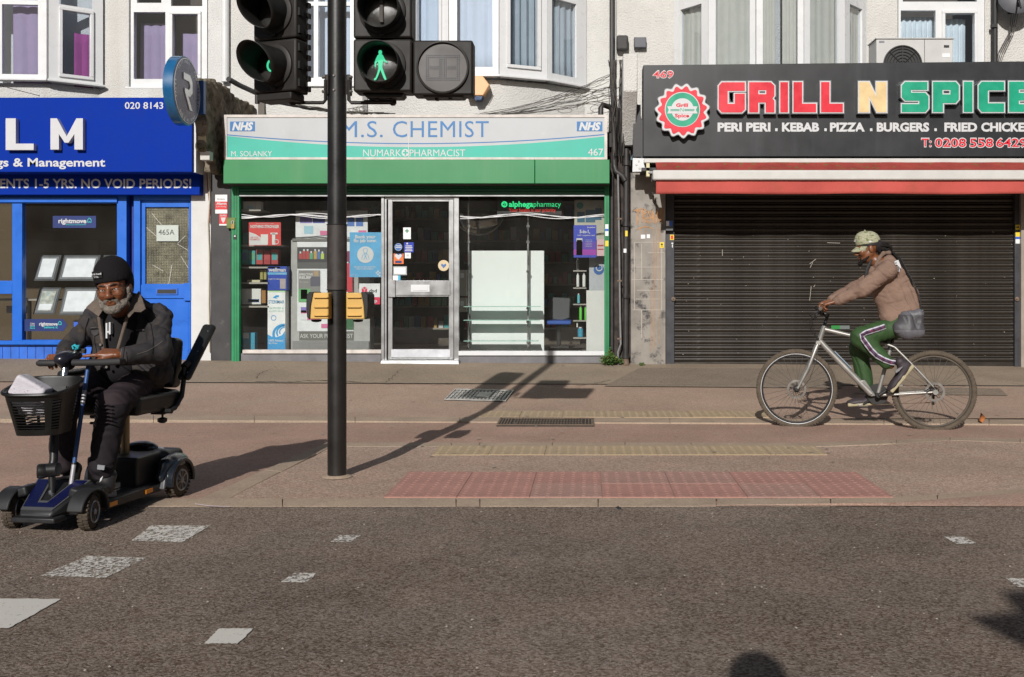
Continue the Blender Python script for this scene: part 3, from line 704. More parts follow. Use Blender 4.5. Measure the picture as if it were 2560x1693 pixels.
m_yel = mat('yellow_sticker', (.75, .55, .03), rough=.5); m_sw = mat('white_sticker', (.75, .75, .74), rough=.5); m_sblue = mat('blue_sticker', (.03, .1, .5), rough=.5); m_sred = mat('red_sticker', (.6, .03, .03), rough=.5)
m_sgrn = mat('green_sticker', (.3, .5, .08), rough=.5)
def sticker(label, r, D, m, extra=(), cat='sticker', name='sticker', group=None):
    t = thing(name, label, cat, P((r[0]+r[2])/2, r[3], D), group)
    part('backing', MB().fb(*r, D, .002), m, t, smooth=False)
    for q, mm in extra: part('print', MB().fb(*q, D-.002, .0015), mm, t, smooth=False)
    return t
sticker('small yellow sticker at the right edge of the marble pier', (1649,606,1660,620), 12.972, m_yel, [((1652,609,1657,613), m_black), ((1652,615,1658,616), m_black)])
sticker('white sticker under the orange graffiti on the marble pier', (1602,587,1613,597), 12.972, m_sw); sticker('torn white sticker right of another under the graffiti', (1617,586,1625,596), 12.972, m_sw)

# ---- opposite terrace: stands behind the camera, seen only mirrored in the glass
op = thing('opposite_terrace', 'long brick terrace across the road, reflected in the shop glass', 'building', (0, -15, 0))
m_opp = mat('opposite_brick', (.16, .10, .075), rough=.9, var=.25, scale=3); m_oppw = mat('opposite_window', (.05, .06, .07), rough=.2)
m_oppt = mat('opposite_trim', (.5, .47, .42), rough=.8)
part('wall', MB().box(-30, -21, -.1, 30, -15, 5.6), m_opp, op); part('parapet', MB().box(-30, -15.1, 5.6, 30, -14.95, 5.85), m_oppt, op)
w = MB(); s_ = MB()
for i in range(-9, 10):
    w.box(i*3.1-.6, -14.99, 3.6, i*3.1+.6, -14.96, 4.9); s_.box(i*3.1-.7, -14.99, 3.5, i*3.1+.7, -14.9, 3.58)
    w.box(i*3.1-1.2, -14.99, .5, i*3.1+1.2, -14.96, 2.5); s_.box(i*3.1-1.45, -14.99, 2.6, i*3.1+1.45, -14.85, 3.1)
part('window', w, m_oppw, op, kind='stuff'); part('fascia', s_, m_oppt, op, kind='stuff')

m_gum = mat('gum_spot', (.36,.31,.26), rough=.9); m_grit = mat('dark_grit', (.05,.04,.03), rough=.9); m_oil = mat('oil_stain', (.085,.068,.055), rough=.6)
rg = random.Random(31)
for nm, mm, n_, rr_, zz_ in (('gum_spots', m_gum, 150, (.008,.02), .0125), ('grit', m_grit, 260, (.003,.009), .0135)):
    mb = MB()
    for i in range(n_):
        D_ = rg.uniform(6.3, 12.9); X0 = rg.uniform(-.62, .48)*D_; r_ = rg.uniform(*rr_); k = 7; ph = rg.random()
        c_ = Vector((X0, D_, gz(X0, D_)+zz_)); mb.add([c_+Vector((r_*rg.uniform(.7,1.2)*math.cos(6.283*j/k+ph), r_*rg.uniform(.7,1.2)*math.sin(6.283*j/k+ph), 0)) for j in range(k)], [tuple(range(k))])
    o = part(nm, mb, mm, None, smooth=False); o['kind'] = 'stuff'; props(o, 'scattered pale gum spots on the pavements' if nm == 'gum_spots' else 'scattered dark grit on the pavements', 'litter')
mb = MB()
for i in range(260):
    D_ = 2.4+2.8*rg.random(); X0 = rg.uniform(-.6, .46)*D_; r_ = rg.uniform(.002, .006); c_ = Vector((X0, D_, gz(X0, D_)+.004))
    mb.add([c_+Vector((r_,0,0)), c_+Vector((0,r_,0)), c_+Vector((-r_,0,0)), c_+Vector((0,-r_,0)), c_+Vector((0,0,r_*.8))], [(0,1,4),(1,2,4),(2,3,4),(3,0,4)])
o = part('pale_chippings', mb, m_gum, None, smooth=False); o['kind'] = 'stuff'; props(o, 'pale loose chippings scattered over the dark road', 'gravel')
# ================================================================== SHOP 1: blue estate agent
m_blue = mat('royal_blue_panel', (0.0008, 0.027, 0.288), rough=.6, var=.05, spec=.08)
m_bluep = mat('blue_gloss_paint', (0.008, 0.1235, 0.558), rough=.4, var=.08, scale=3, bump=.15, bscale=12, c2=(0.006, 0.095, 0.45), thr=.55)
m_bluep2 = mat('weathered_blue_boards', (.02, .12, .52), rough=.55, var=.2, scale=5, c2=(.12, .14, .4), thr=.6)
m_letter = mat('white_letter', (0.5564, 0.5564, 0.5719), rough=.35, var=.02)
m_white = mat('white_print', (0.5452, 0.5452, 0.5452), rough=.5, var=.02)
t = thing('shop_sign', 'large royal blue fascia sign with raised white LM letters', 'shop sign', P(100, 430, 12.55))
part('board', MB().fb(-260, 244, 480, 430, 12.55, .3), m_blue, t, bevel=.004)
part('end_cap', MB().box(X_(480, 12.55)+.002, 12.6, Z_(430, 12.55), X_(480, 12.55)+.03, 12.85, Z_(300, 12.55)), m_upvc, t)
def block(parent, pts, x0, y0, x1, y1, D, depth, m, holes=(), name='letter', **k):
    mp = lambda q: [(x0+(x1-x0)*a, y1-(y1-y0)*b) for a, b in q]
    return part(name, loops_mb([mp(pts)]+[mp(h) for h in holes], D, depth, **k), m, parent, smooth=False)
block(t, [(0,0),(0,1),(.36,1),(.36,.2),(1,.2),(1,0)], 14, 296, 84, 375, 12.48, .068, m_letter)
block(t, [(0,0),(0,1),(.2,1),(.5,.42),(.8,1),(1,1),(1,0),(.74,0),(.74,.5),(.56,.22),(.44,.22),(.26,.5),(.26,0)], 126, 296, 207, 374, 12.48, .068, m_letter)
text(t, '020 8143', 312, 408, 272, 256, 12.547, m_white, .012)
text(t, 'gs & Management', -10, 263, 416, 396, 12.547, m_white, .022)
t = thing('shop_sign', 'narrow blue shutter box sign lettered NO VOID PERIODS', 'shop sign', P(100, 487, 12.86))
part('board', MB().fb(-260, 432, 499, 487, 12.86, .13), m_blue, t, bevel=.004)
text(t, 'ENTS 1-5 YRS. NO VOID PERIODS!', 0, 478, 470, 448, 12.857, m_white, .02)
# round projecting sign
t = thing('projecting_sign', 'round blue rimmed projecting sign with a silver letter R', 'shop sign', (-4.8, 11.92, 3.05))
m_teal = mat('teal_blue_rim', (.01, .10, .24), rough=.3, coat=.4); m_plum = mat('dull_violet_face', (.10, .09, .15), rough=.3); m_silv = mat('brushed_silver', (0.75, 0.75, 0.75), rough=.35, metal=.6)
cx, cy, cz = -4.80, 11.92, Z_(228, 11.92); Rr = .41
part('rim', MB().lathe((cx-.12, cy, cz), (1, 0, 0), [(0, Rr), (.115, Rr), (.12, Rr-.012)], 56), m_teal, t)
part('face', MB().lathe((cx-.001, cy, cz), (1, 0, 0), [(0, Rr-.02), (.004, Rr-.02)], 56), m_plum, t)
part('ring', MB().torus((cx+.004, cy, cz), (1, 0, 0), Rr-.03, .004, 56, 6), m_silv, t)
def side_mb(v, f, y0, z0, ky, kz, x, n=0):
    mb = MB(); mb.add([(x, y0 + p[0]*ky, z0 + p[1]*kz) for p in v], [q[::-1] for q in f]); return mb
Rsh = [(-.13,.2),(.06,.2),(.13,.13),(.13,.0),(.06,-.06),(.0,-.06),(.13,-.22),(.05,-.22),(-.1,-.02),(-.1,.02),(.03,.02),(.06,.05),(.06,.08),(.03,.12),(-.13,.12)]
part('letter', MB().prism([(cx+.004, cy+a, cz+b) for a, b in Rsh], (.01, 0, 0)), m_silv, t, smooth=False)
mbt = MB()
def ring_text(body, r, a0, a1, size, flip=1):
    n = len(body)
    for i, ch in enumerate(body):
        if ch == ' ': continue
        v, f = _txt(ch, .01); w_ = v[:, 0].mean(); a = a0+(a1-a0)*i/(n-1)
        ca, sa = math.cos(a), math.sin(a); k = size
        q = []
        for p in v:
            lx, ly = (p[0]-w_)*k, (p[1])*k
            if flip > 0: yy = (r+ly)*math.cos(a) + lx*math.sin(a); zz = (r+ly)*math.sin(a) - lx*math.cos(a)
            else: yy = (r-ly)*math.cos(a) - lx*math.sin(a); zz = (r-ly)*math.sin(a) + lx*math.cos(a)
            q.append((cx+.0045, cy+yy, cz+zz))
        mbt.add(q, f)
ring_text('SALES . LETTINGS . MANAGEMENT', .33, math.radians(200), math.radians(-20), .05)
ring_text('020 8143 8240', .365, math.radians(232), math.radians(308), .055, -1)
part('lettering', mbt, m_silv, t, smooth=False)
part('bracket', MB().box(X_(499, 12.37), 12.30, Z_(287, 12.37), X_(514, 12.37), 12.39, Z_(204, 12.37)), mat('blue_bracket', (.01,.07,.22), rough=.4), t, bevel=.006)
part('arm', MB().tube([(cx-.06, cy+.3, cz), (cx-.02, 12.36, cz)], .03, 8), m_teal, t)

# shopfront joinery
t = thing('shopfront', 'blue painted timber shopfront of the estate agent with large panes', 'shopfront', P(150, 898, 13))
D0 = 13.0
holesA = [(-120,508,30,702),(-120,735,30,852),(55,508,292,850)]
part('frame', wall_cells(-260, 487, 316, 900, holesA+[(-120,865,316,900)], D0, .1), m_bluep, t, bevel=.004)
part('head_rail', MB().fb(-260, 494, 292, 506, 12.97, .028), m_bluep, t, bevel=.003)
part('stall_riser', MB().fb(-120, 866, 316, 900, 13.03, .05), m_bluep2, t)
for i in range(21): part('riser_board', MB().fb(-118+i*20.8, 867, -118+i*20.8+19.6, 899, 13.018, .011), m_bluep2, t)
part('sill', MB().fb(-120, 852, 300, 862, 12.95, .05), m_bluep, t, bevel=.004)
for r in holesA: part('pane', MB().fb(*r, 13.05, .006), m_gls, t, smooth=False)
part('jamb', MB().fb(316, 487, 334, 903, 13.12, .08), mat('shaded_navy', (.006,.03,.25), rough=.5), t)
t = thing('street_door', 'blue door with cracked wired glass and 465A note', 'door', P(405, 903, 13))
part('door_frame', wall_cells(334, 487, 478, 904, [(350,500,476,904)], 13.0, .12), m_bluep, t, bevel=.004)
part('leaf', wall_cells(350, 500, 476, 902, [(363,518,472,710)], 13.04, .05), m_bluep, t, bevel=.003)
m_wired = glass_mat('wired_glass', (.84, .84, .80), .8, .25, .3); part('pane', MB().fb(363, 518, 472, 710, 13.06, .008), m_wired, t, smooth=False)
part('lock_rail', MB().fb(352, 712, 460, 746, 13.02, .02), m_bluep, t, bevel=.003)
part('lock_box', MB().fb(459, 708, 479, 752, 13.0, .04), m_bluep, t, bevel=.003)
lp = part('letterbox', MB().fb(389, 721, 444, 737, 13.005, .016), m_bluep2, t, bevel=.002); part('flap', MB().fb(393, 724, 440, 734, 13.003, .003), m_cable, lp)
wr = MB()
for i in range(1, 17): wr.fb(363+i*6.4, 518, 363.5+i*6.4, 710, 13.058, .001)
for i in range(1, 29): wr.fb(363, 518+i*6.6, 472, 518.5+i*6.6, 13.0585, .001)
part('wire_mesh', wr, mat('wire_grey', (.10,.095,.08), rough=.5), t, kind='stuff')
part('backing', MB().fb(360, 515, 474, 712, 13.075, .004), mat('frosted_back', (.42,.40,.33), rough=.8, var=.55, scale=3, c2=(.12,.11,.09), thr=.5, soft=.15, fleck=.3, fleck_scale=90), t)
ck = MB()
for L_ in [[(379,533),(395,552),(404,562)],[(366,569),(390,590),(400,598)],[(380,662),(408,678)],[(421,714),(430,662)],[(443,610),(470,626)],[(452,640),(471,671)],[(445,608),(463,590)]]: stroke(ck, L_, .7, 13.056)
part('crack', ck, mat('crack_white', (.7,.7,.66), rough=.5), t, smooth=False)
n = sticker('paper note reading 465A on the cracked door glass', (391,563,446,603), 13.05, mat('pale_paper', (.5,.54,.5), rough=.8), cat='notice', name='paper_notice')
text(n, '465A', 396, 436, 587, 574, 13.047, mat('pencil_grey', (.1,.11,.1), rough=.8), 0)
# things in the window
m_navy = mat('navy_sticker', (.004, .02, .13), rough=.5); m_aqua = mat('aqua_print', (.05, .5, .5), rough=.5)
def house(parent, x, y, s, D, m, w=2.2): 
    mb = MB(); pts = [(x+s*.1,y+s),(x+s*.1,y+s*.4),(x+s*.5,y),(x+s*.9,y+s*.4),(x+s*.9,y+s),(x+s*.62,y+s),(x+s*.5,y+s*.8),(x+s*.38,y+s),(x+s*.1,y+s)]
    stroke(mb, pts, w*.7, D); part('emblem', mb, m, parent, smooth=False)
n = sticker('navy rightmove banner high in the blue shop window', (132,540,240,570), 13.045, m_navy, cat='window sign', name='window_sign')
text(n, 'rightmove', 146, 216, 558, 547, 13.042, m_white, .03); house(n, 218, 545, 11, 13.042, m_aqua); text(n, 'believe your move starts here', 165, 215, 563, 560, 13.042, m_aqua, .01)
n = sticker('navy arrow banner reading rightmove believe it low in the window', (60,798,158,828), 13.045, m_navy, cat='window sign', name='window_sign')
part('arrow_tip', MB().fprism([(158,798),(168,813),(158,828)], 13.045, .002), m_navy, n, smooth=False)
text(n, 'rightmove', 98, 144, 814, 806, 13.042, m_white, .03); house(n, 145, 803, 9, 13.042, m_aqua); text(n, 'believe it', 110, 144, 821, 815, 13.042, m_aqua, .01)
for i, s_ in enumerate(['Your', 'move', 'starts', 'here']): text(n, s_, 75, 87, 810+i*4, 807+i*4, 13.042, m_white if i < 2 else m_aqua, .02)
sticker('small blue round-edged sticker at the foot of the blue shop window', (184,805,196,821), 13.045, m_sblue)
m_clear = mat('acrylic_grey', (.09, .095, .1), rough=.2); m_lit = mat('glowing_paper', (.72, .74, .78), rough=.8, emis=(.75,.8,.9), emis_s=.05); m_hphoto = mat('house_photo', (.4, .42, .38), rough=.6, var=.5, scale=14, c2=(.25,.45,.6), thr=.55)  # the paper has a faint glow built in, with no lamp behind
def frame_card(label, r, photo=False, lean=17):
    t = thing('property_display', label, 'display frame', P((r[0]+r[2])/2, r[3], 13.2), 'acrylic frames hanging in the estate agent window')
    def q(x, y, d=0.):      # the card leans back towards its top
        f = (r[3]-y)/(r[3]-r[1]); D = 13.22+f*.17+d; return Vector((X_(x, 13.22), D, Z_(y, 13.22+f*.0)))
    def plate(x0, y0, x1, y1, d, th): return MB().hexa([q(x0,y1,d),q(x1,y1,d),q(x1,y1,d+th),q(x0,y1,d+th),q(x0,y0,d),q(x1,y0,d),q(x1,y0,d+th),q(x0,y0,d+th)])
    part('acrylic', plate(r[0], r[1], r[2], r[3], 0, .01), m_clear, t)
    part('border', plate(r[0]+4, r[1]+4, r[2]-4, r[3]-4, -.006, .004), mat('border_grey', (.16,.165,.18), rough=.4), t)
    b = part('paper', plate(r[0]+10, r[1]+9, r[2]-9, r[3]-9, -.012, .004), m_hphoto if photo else m_lit, t)
    if photo: part('photo_edge', plate(r[0]+12, r[3]-26, r[2]-11, r[3]-11, -.015, .002), m_lit, b)
frame_card('small leaning frame with a plain sheet, upper left in the blue window', (83,637,137,702)); frame_card('wide leaning frame with a blank sheet, upper row of the blue window', (144,637,236,702))
frame_card('leaning frame half hidden behind the beanie, upper row', (244,637,300,702)); frame_card('small leaning frame showing a house photograph', (82,719,136,786), True)
frame_card('wide leaning frame with a blank sheet, lower row of the blue window', (146,719,236,788))
m_desk = mat('desk_laminate', (.3, .27, .23), rough=.6)
t = thing('desk', 'pale desk edge inside the estate agent', 'desk', P(40, 870, 14.5))
part('top', MB().fb(-150, 747, 130, 752, 14.4, .7), m_desk, t); part('leg', MB().fb(68, 752, 74, 880, 14.5, .05), m_desk, t); part('leg', MB().fb(-60, 752, -54, 880, 14.5, .05), m_desk, t)
part('modesty_panel', MB().fb(16, 765, 66, 783, 14.6, .02), mat('dim_white', (.35,.35,.34), rough=.7), t)
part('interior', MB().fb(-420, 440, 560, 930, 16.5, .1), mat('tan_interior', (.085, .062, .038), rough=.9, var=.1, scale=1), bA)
part('shop_floor', MB().box(X_(-420,13), 13.12, .17, X_(560,13)-.05, 16.5, .2), m_intf, bA)
part('inner_wall', MB().box(X_(545,13)-.04, 13.1, .2, X_(545,13), 16.5, 2.98), m_int, bA)

# notices on the black pier
n = sticker('white and red alarm notice on the black pier', (538,487,568,534), 12.99, m_sw, [((538,504,568,524), m_sred)], 'notice', 'wall_notice')
text(n, 'Alarm', 541, 566, 512, 506, 12.9865, m_white, .03); text(n, '24 Hour Recording', 540, 565, 518, 515, 12.9865, m_white, .01); text(n, 'Systems', 543, 562, 499, 496, 12.9865, m_cable)
n = sticker('small red guard dog notice below the alarm notice', (548,535,568,564), 12.99, m_sw, [((548,535,568,560), m_sred)], 'notice', 'wall_notice')
text(n, 'GUARD', 550, 566, 541, 537, 12.9865, m_white, .02); part('print', MB().fprism([(552,544),(564,544),(562,552),(558,558),(554,552)], 12.987, .001), m_white, n, smooth=False)
t = thing('key_box', 'olive green metal lock box with brass padlock beside the pier', 'lock box', P(578, 572, 12.93))
part('box', MB().fb(566, 544, 588, 571, 12.93, .065), mat('olive_box', (.12,.17,.03), rough=.5, var=.3, scale=20), t, bevel=.005)
pd = part('padlock', MB().fb(577, 560, 586, 572, 12.915, .014), mat('brass', (.4,.28,.1), rough=.35, metal=.8), t, bevel=.003); part('shackle', MB().tube([P(578.5,560,12.92),P(579,554,12.92),P(581.5,552,12.92),P(584,554,12.92),P(584.5,560,12.92)], .006, 6), m_steel, pd)
t = thing('wall_cable', 'coiled pale cable hanging down the white pier', 'cable', P(520, 560, 12.98))
rnd = random.Random(5)
cp = [P(512+9*math.cos(a*.5), 418+9*math.sin(a*.5)*1.2, 12.97-.002*a) for a in range(26)]
part('coil', MB().tube(cp, .008, 6), mat('cream_cable', (.5,.45,.36), rough=.6), t)
part('run', MB().tube([P(521,430,12.96),P(524,500,12.975),P(520,560,12.975),P(523,640,12.975),P(522,760,12.975),P(524,880,12.975)], .009, 6), mat('cream_cable', (.5,.45,.36)), t)
part('run', MB().tube([P(517,425,12.96),P(519,470,12.975),P(525,520,12.975),P(524,558,12.975)], .006, 6), m_rust, t)

# ================================================================== SHOP 2: chemist
m_signw = mat('aged_white_sign', (0.4235, 0.4343, 0.4436), rough=.4, var=.04, scale=3, c2=(0.4914, 0.4956, 0.4793), thr=.62)
m_tealp = mat('teal_print', (.03, .40, .30), rough=.45, var=.08, scale=2); m_blp = mat('blue_print', (0.014, 0.1368, 0.357), rough=.45)
m_alu = mat('aluminium', (0.351, 0.351, 0.351), rough=.35, metal=.7, var=.1, scale=5); m_frame = mat('dirty_white_trim', (.55, .5, .46), rough=.5, var=.2, scale=8)
m_green = mat('green_shutter_box', (0.02009, 0.2052, 0.06412), rough=.4, var=.06, scale=1.5, streak=1.6, streak_col=(0.05803, 0.2257, 0.08364)); m_greend = mat('green_painted_rail', (.01, .22, .08), rough=.45, var=.15)
m_greens = mat('dark_green_slat', (.006, .10, .042), rough=.4)
t = thing('shop_sign', 'white and teal chemist fascia sign lettered M.S. CHEMIST', 'shop sign', P(1040, 398, 12.7))
Ds = 12.7
part('board', MB().fb(566, 293, 1512, 394, Ds+.012, .25), m_signw, t)
part('frame', wall_cells(560, 287, 1518, 399, [(567,293.5,1511,393.5)], Ds, .28), m_frame, t)
part('panel_joint', MB().fb(1020.5, 294, 1022, 394, Ds+.0095, .001), m_frame, t)
def curve_y(x): u = (x-1040)/472; return 347-u*u*(36 if x < 1040 else 33)-u*u*u*u*0
xs = [567+i*(944)/40 for i in range(41)]
D1 = Ds+.0105
mb = MB(); lo = [(x, 393.5) for x in xs]; hi = [(x, curve_y(x)+ (22-8*((x-1040)/472)**2) if 0 else curve_y(x)+14-((x-1040)/472)**2*3) for x in xs]
hi = [(x, 368-((x-1040)/472)**2*(28 if x < 1040 else 27)) for x in xs]
for i in range(40): mb.add([P(*lo[i], D1), P(*lo[i+1], D1), P(*hi[i+1], D1), P(*hi[i], D1)], [(0,1,2,3)])
part('teal_panel', mb, m_tealp, t, smooth=False)
mb = MB(); ln = [(x, 358-((x-1040)/472)**2*(22 if x < 1040 else 23)) for x in xs]
for i in range(40): mb.add([P(ln[i][0], ln[i][1]+2.5, D1), P(ln[i+1][0], ln[i+1][1]+2.5, D1), P(*ln[i+1], D1), P(*ln[i], D1)], [(0,1,2,3)])
part('blue_line', mb, m_blp, t, smooth=False)
text(t, 'M.S.', 852, 957, 343, 303, D1-.001, m_blp, -.001, space=1.06); text(t, 'CHEMIST', 982, 1222, 343, 303, D1-.001, m_blp, -.001, space=1.06)
text(t, 'M. SOLANKY', 578, 680, 391, 378, D1-.003, m_white, .0); text(t, '467', 1470, 1508, 389, 372, D1-.003, m_white, .008)
text(t, 'NUMARK', 908, 1003, 391, 374, D1-.003, m_white, .0); text(t, 'PHARMACIST', 1024, 1163, 391, 374, D1-.003, m_white, .0)
part('emblem', MB().lathe(P(1013.5, 382, D1-.002), (0,-1,0), [(0, .048), (.001, .048)], 20), m_white, t, smooth=False)
part('emblem', MB().fb(1011.5, 375, 1015.5, 389, D1-.0045, .001).fb(1007, 380, 1011.4, 384, D1-.0045, .001).fb(1015.6, 380, 1020, 384, D1-.0045, .001), m_tealp, t, smooth=False)
for x0, x1 in ((575, 637), (1442, 1506)):
    b = part('health_badge', MB().fb(x0, 304, x1, 328, D1-.003, .002), m_blp, t, smooth=False)
    part('badge_print', text_mb('NHS', x0+5, x1-4, 325, 307, D1-.0045, .05, .25), m_white, b, smooth=False)
t = thing('shutter_box', 'long green shutter housing over the chemist window', 'shutter box', P(1040, 460, 12.7))
for a, b in ((558, 1336.5), (1337.5, 1524)): part('cover', MB().fb(a, 399, b, 459, 12.68, .3), m_green, t, bevel=.006)
part('underside', MB().fb(560, 459.3, 1522, 461, 12.7, .28), m_dark, t)
t = thing('roller_shutter', 'rolled up dark green shutter slats under the green housing', 'roller shutter', P(1040, 490, 12.98))
for i in range(3): part('slat', MB().fb(598, 461+i*9, 1511, 469.4+i*9, 12.93, .03), m_greens, t, bevel=.006)
part('bottom_rail', MB().fb(598, 488, 1511, 491, 12.925, .05), m_alu, t)
for a, b in ((578, 598), (1511, 1523)):
    g_ = part('guide_rail', MB().fb(a, 459, b, 905, 12.94, .08), m_greend, t, bevel=.004)
    for k in (1, 2): part('rail_groove', MB().fb(a+(b-a)*k/3, 462, a+(b-a)*k/3+1, 903, 12.9385, .0012), m_dark, g_)
# shopfront
t = thing('shopfront', 'aluminium framed glass shopfront of the chemist on a grey plinth', 'shopfront', P(1040, 905, 13))
m_plinth = mat('grey_plinth', (.17, .165, .17), rough=.8, var=.2, scale=4, c2=(.4,.36,.3), thr=.68, bump=.3)
part('plinth', MB().fb(598, 884, 952, 906, 12.99, .15), m_plinth, t); part('plinth', MB().fb(1146, 889, 1514, 908, 12.99, .15), m_plinth, t)
part('sill', MB().fb(606, 875, 953, 884, 12.96, .12), m_frame, t, bevel=.003); part('sill', MB().fb(1146, 878, 1511, 889, 12.96, .12), m_upvc, t, bevel=.003)
part('pane', MB().fb(599, 491, 953, 875, 13.02, .006), m_gls, t, smooth=False); part('pane', MB().fb(1147, 491, 1511, 878, 13.02, .006), m_gls, t, smooth=False)
part('mullion', MB().fb(953, 491, 960, 900, 12.97, .08), m_alu, t, bevel=.002); part('mullion', MB().fb(961.5, 491, 966.5, 900, 12.985, .06), m_alu, t, bevel=.002); part('mullion', MB().fb(1135, 491, 1147, 900, 12.97, .08), m_alu, t, bevel=.002)
part('head_rail', MB().fb(966.6, 491, 1134.8, 498, 12.98, .06), m_alu, t)
d = thing('shop_door', 'aluminium shop door with stickers and white letter plate', 'door', P(1050, 900, 13))
part('leaf', wall_cells(970, 499, 1134, 898, [(981,504,1122,701),(981,742,1122,873)], 12.99, .045), m_alu, d, bevel=.003)
part('kick_plate', MB().fb(978, 874, 1125, 893, 12.983, .006), mat('pale_aluminium', (.62,.63,.66), rough=.35, metal=.3), d)
part('pane', MB().fb(981, 504, 1122, 701, 13.01, .006), m_gls, d, smooth=False); part('pane', MB().fb(981, 742, 1122, 873, 13.01, .006), m_gls, d, smooth=False)
part('mid_rail', MB().fb(989, 703, 1125, 738, 12.975, .014), m_alu, d, bevel=.002); part('lock_case', MB().fb(970, 700, 988, 743, 12.965, .024), m_alu, d, bevel=.003)
lp = part('letter_plate', MB().fb(1027, 712, 1074, 730, 12.968, .007), m_upvc, d, bevel=.002); part('flap', MB().fb(1032, 715, 1069, 727, 12.962, .005), m_upvc, lp, bevel=.003)
st = solo('doorstep', 'worn steel covered doorstep under the chemist door', 'doorstep', MB().hexa([(X_(948,12.85),12.83,Z_(914,12.85)-.02),(X_(1150,12.85),12.83,Z_(914,12.85)-.02),(X_(1150,12.85),13.0,Z_(914,12.85)-.02),(X_(948,12.85),13.0,Z_(914,12.85)-.02),
     (X_(952,12.85),12.87,Z_(901,12.85)),(X_(1146,12.85),12.87,Z_(901,12.85)),(X_(1146,12.85),13.0,Z_(901,12.85)),(X_(952,12.85),13.0,Z_(901,12.85))]), m_alu, bevel=.006)
# interior shell
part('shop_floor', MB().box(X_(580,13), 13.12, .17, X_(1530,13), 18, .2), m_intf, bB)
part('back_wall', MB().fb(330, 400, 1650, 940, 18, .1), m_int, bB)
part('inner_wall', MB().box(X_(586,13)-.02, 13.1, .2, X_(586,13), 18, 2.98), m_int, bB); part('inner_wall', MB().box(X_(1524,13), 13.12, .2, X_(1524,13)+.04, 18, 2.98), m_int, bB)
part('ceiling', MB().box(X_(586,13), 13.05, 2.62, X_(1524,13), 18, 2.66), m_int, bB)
# shelves with stock deep inside
m_shelf = mat('dim_shelf', (0.256, 0.224, 0.176), rough=.7)
packs = [mat('pack_%s' % n_, c_, rough=.5) for n_, c_ in (('white', (.5,.5,.5)), ('green', (.08,.3,.16)), ('blue', (.06,.14,.35)), ('red', (.35,.04,.04)), ('amber', (.4,.25,.06)), ('teal', (.03,.28,.28)))]
rnd = random.Random(11)
for k, (xa, xb, D) in enumerate([(780, 960, 16.8), (985, 1125, 16.4), (1160, 1300, 17.0), (1330, 1450, 16.6)]):
    t = thing('shelf_unit', ['dim shelving unit of packets deep behind the left window', 'dim shelving unit of packets seen through the glass door', 'dim shelving unit behind the tall white board', 'dim shelving unit behind the grey office chair'][k], 'shelves', P((xa+xb)/2, 860, D))
    part('back', MB().fb(xa, 500, xb, 862, D+.3, .03), m_int, t)
    for j in range(6):
        y = 545+j*55; part('shelf', MB().fb(xa, y, xb, y+4, D, .3), m_shelf, t)
        x = xa+3
        while x < xb-14:
            w_ = rnd.uniform(7, 16); h_ = rnd.uniform(14, 32); part('packet', MB().fb(x, y-h_, x+w_, y-.5, D+.05, .1), rnd.choice(packs), t, smooth=False); x += w_+rnd.uniform(1, 5)
# left window display
m_shl = mat('grey_shelf', (.32, .3, .27), rough=.6)
t = thing('window_shelving', 'stepped grey shelves at the left end of the chemist window', 'shelves', P(645, 875, 13.3))
for y, x1 in ((524, 652), (612, 702), (667, 700), (706, 672), (765, 672)): part('shelf', MB().fb(600, y, x1, y+4, 13.2, .38), m_shl, t)
part('upright', MB().fb(601, 500, 604, 875, 13.56, .03), m_shl, t)
def pack(label, r, D, m, depth=.12, prints=(), words_=(), name='medicine_box', cat='box', group=None, bevel=.002):
    t = thing(name, label, cat, P((r[0]+r[2])/2, r[3], D), group)
    part('carton', MB().fb(*r, D, depth), m, t, bevel=bevel)
    for q, mm in prints: part('print', MB().fb(*q, D-.0015, .0012), mm, t, smooth=False)
    for w_ in words_: part('lettering', text_mb(*w_[:5], D-.003, *(w_[6:] if len(w_) > 6 else (.01,))), w_[5], t, smooth=False)
    return t
pw, pg, pb, pr, pa, pt_ = packs
m_cw = mat('carton_white', (.6,.6,.58), rough=.6, var=.05)
pack('pair of white cartons on the top shelf of the left window', (608,504,651,528), 13.25, m_cw, prints=[((618,514,634,522), mat('pale_blue_print',(.3,.5,.6))), ((637,505,638,528), m_shl)])
for i in range(5): pack('teal and red tub carton on the second shelf, %s from the left' % ['first','second','third','fourth','fifth'][i], (602+i*19, 624+(i%2)*3, 619+i*19, 661), 13.28, [pt_, pt_, pr, mat('pack_crimson',(.3,.02,.03)), pr][i], .12, [((604+i*19, 632, 617+i*19, 650), [pb, pg, pt_, pr, pt_][i])])
pack('dark green carton tucked behind the red poster', (608,582,622,610), 13.3, pt_); pack('tall yellow carton on the third shelf', (650,675,657,699), 13.3, mat('pack_olive',(.3,.27,.08)))
pack('second yellow carton on the third shelf', (659,675,666,699), 13.3, mat('pack_olive',(.3,.27,.08))); pack('flat cream carton lying on the third shelf', (618,700,650,706), 13.28, mat('pack_cream',(.5,.46,.3)))
pack('white shipping carton with a blue outlined label', (602,722,652,761), 13.28, m_cw, .2, [((620,748,648,756), pb), ((621,749,647,755), m_cw)]); pack('amber carton beside the white shipping carton', (653,726,664,758), 13.3, mat('pack_brown',(.28,.13,.03)))
pack('blue and white pack on the floor of the left window', (606,832,637,874), 13.25, mat('pack_sky',(.02,.25,.38)), prints=[((607,833,622,846), m_cw)])
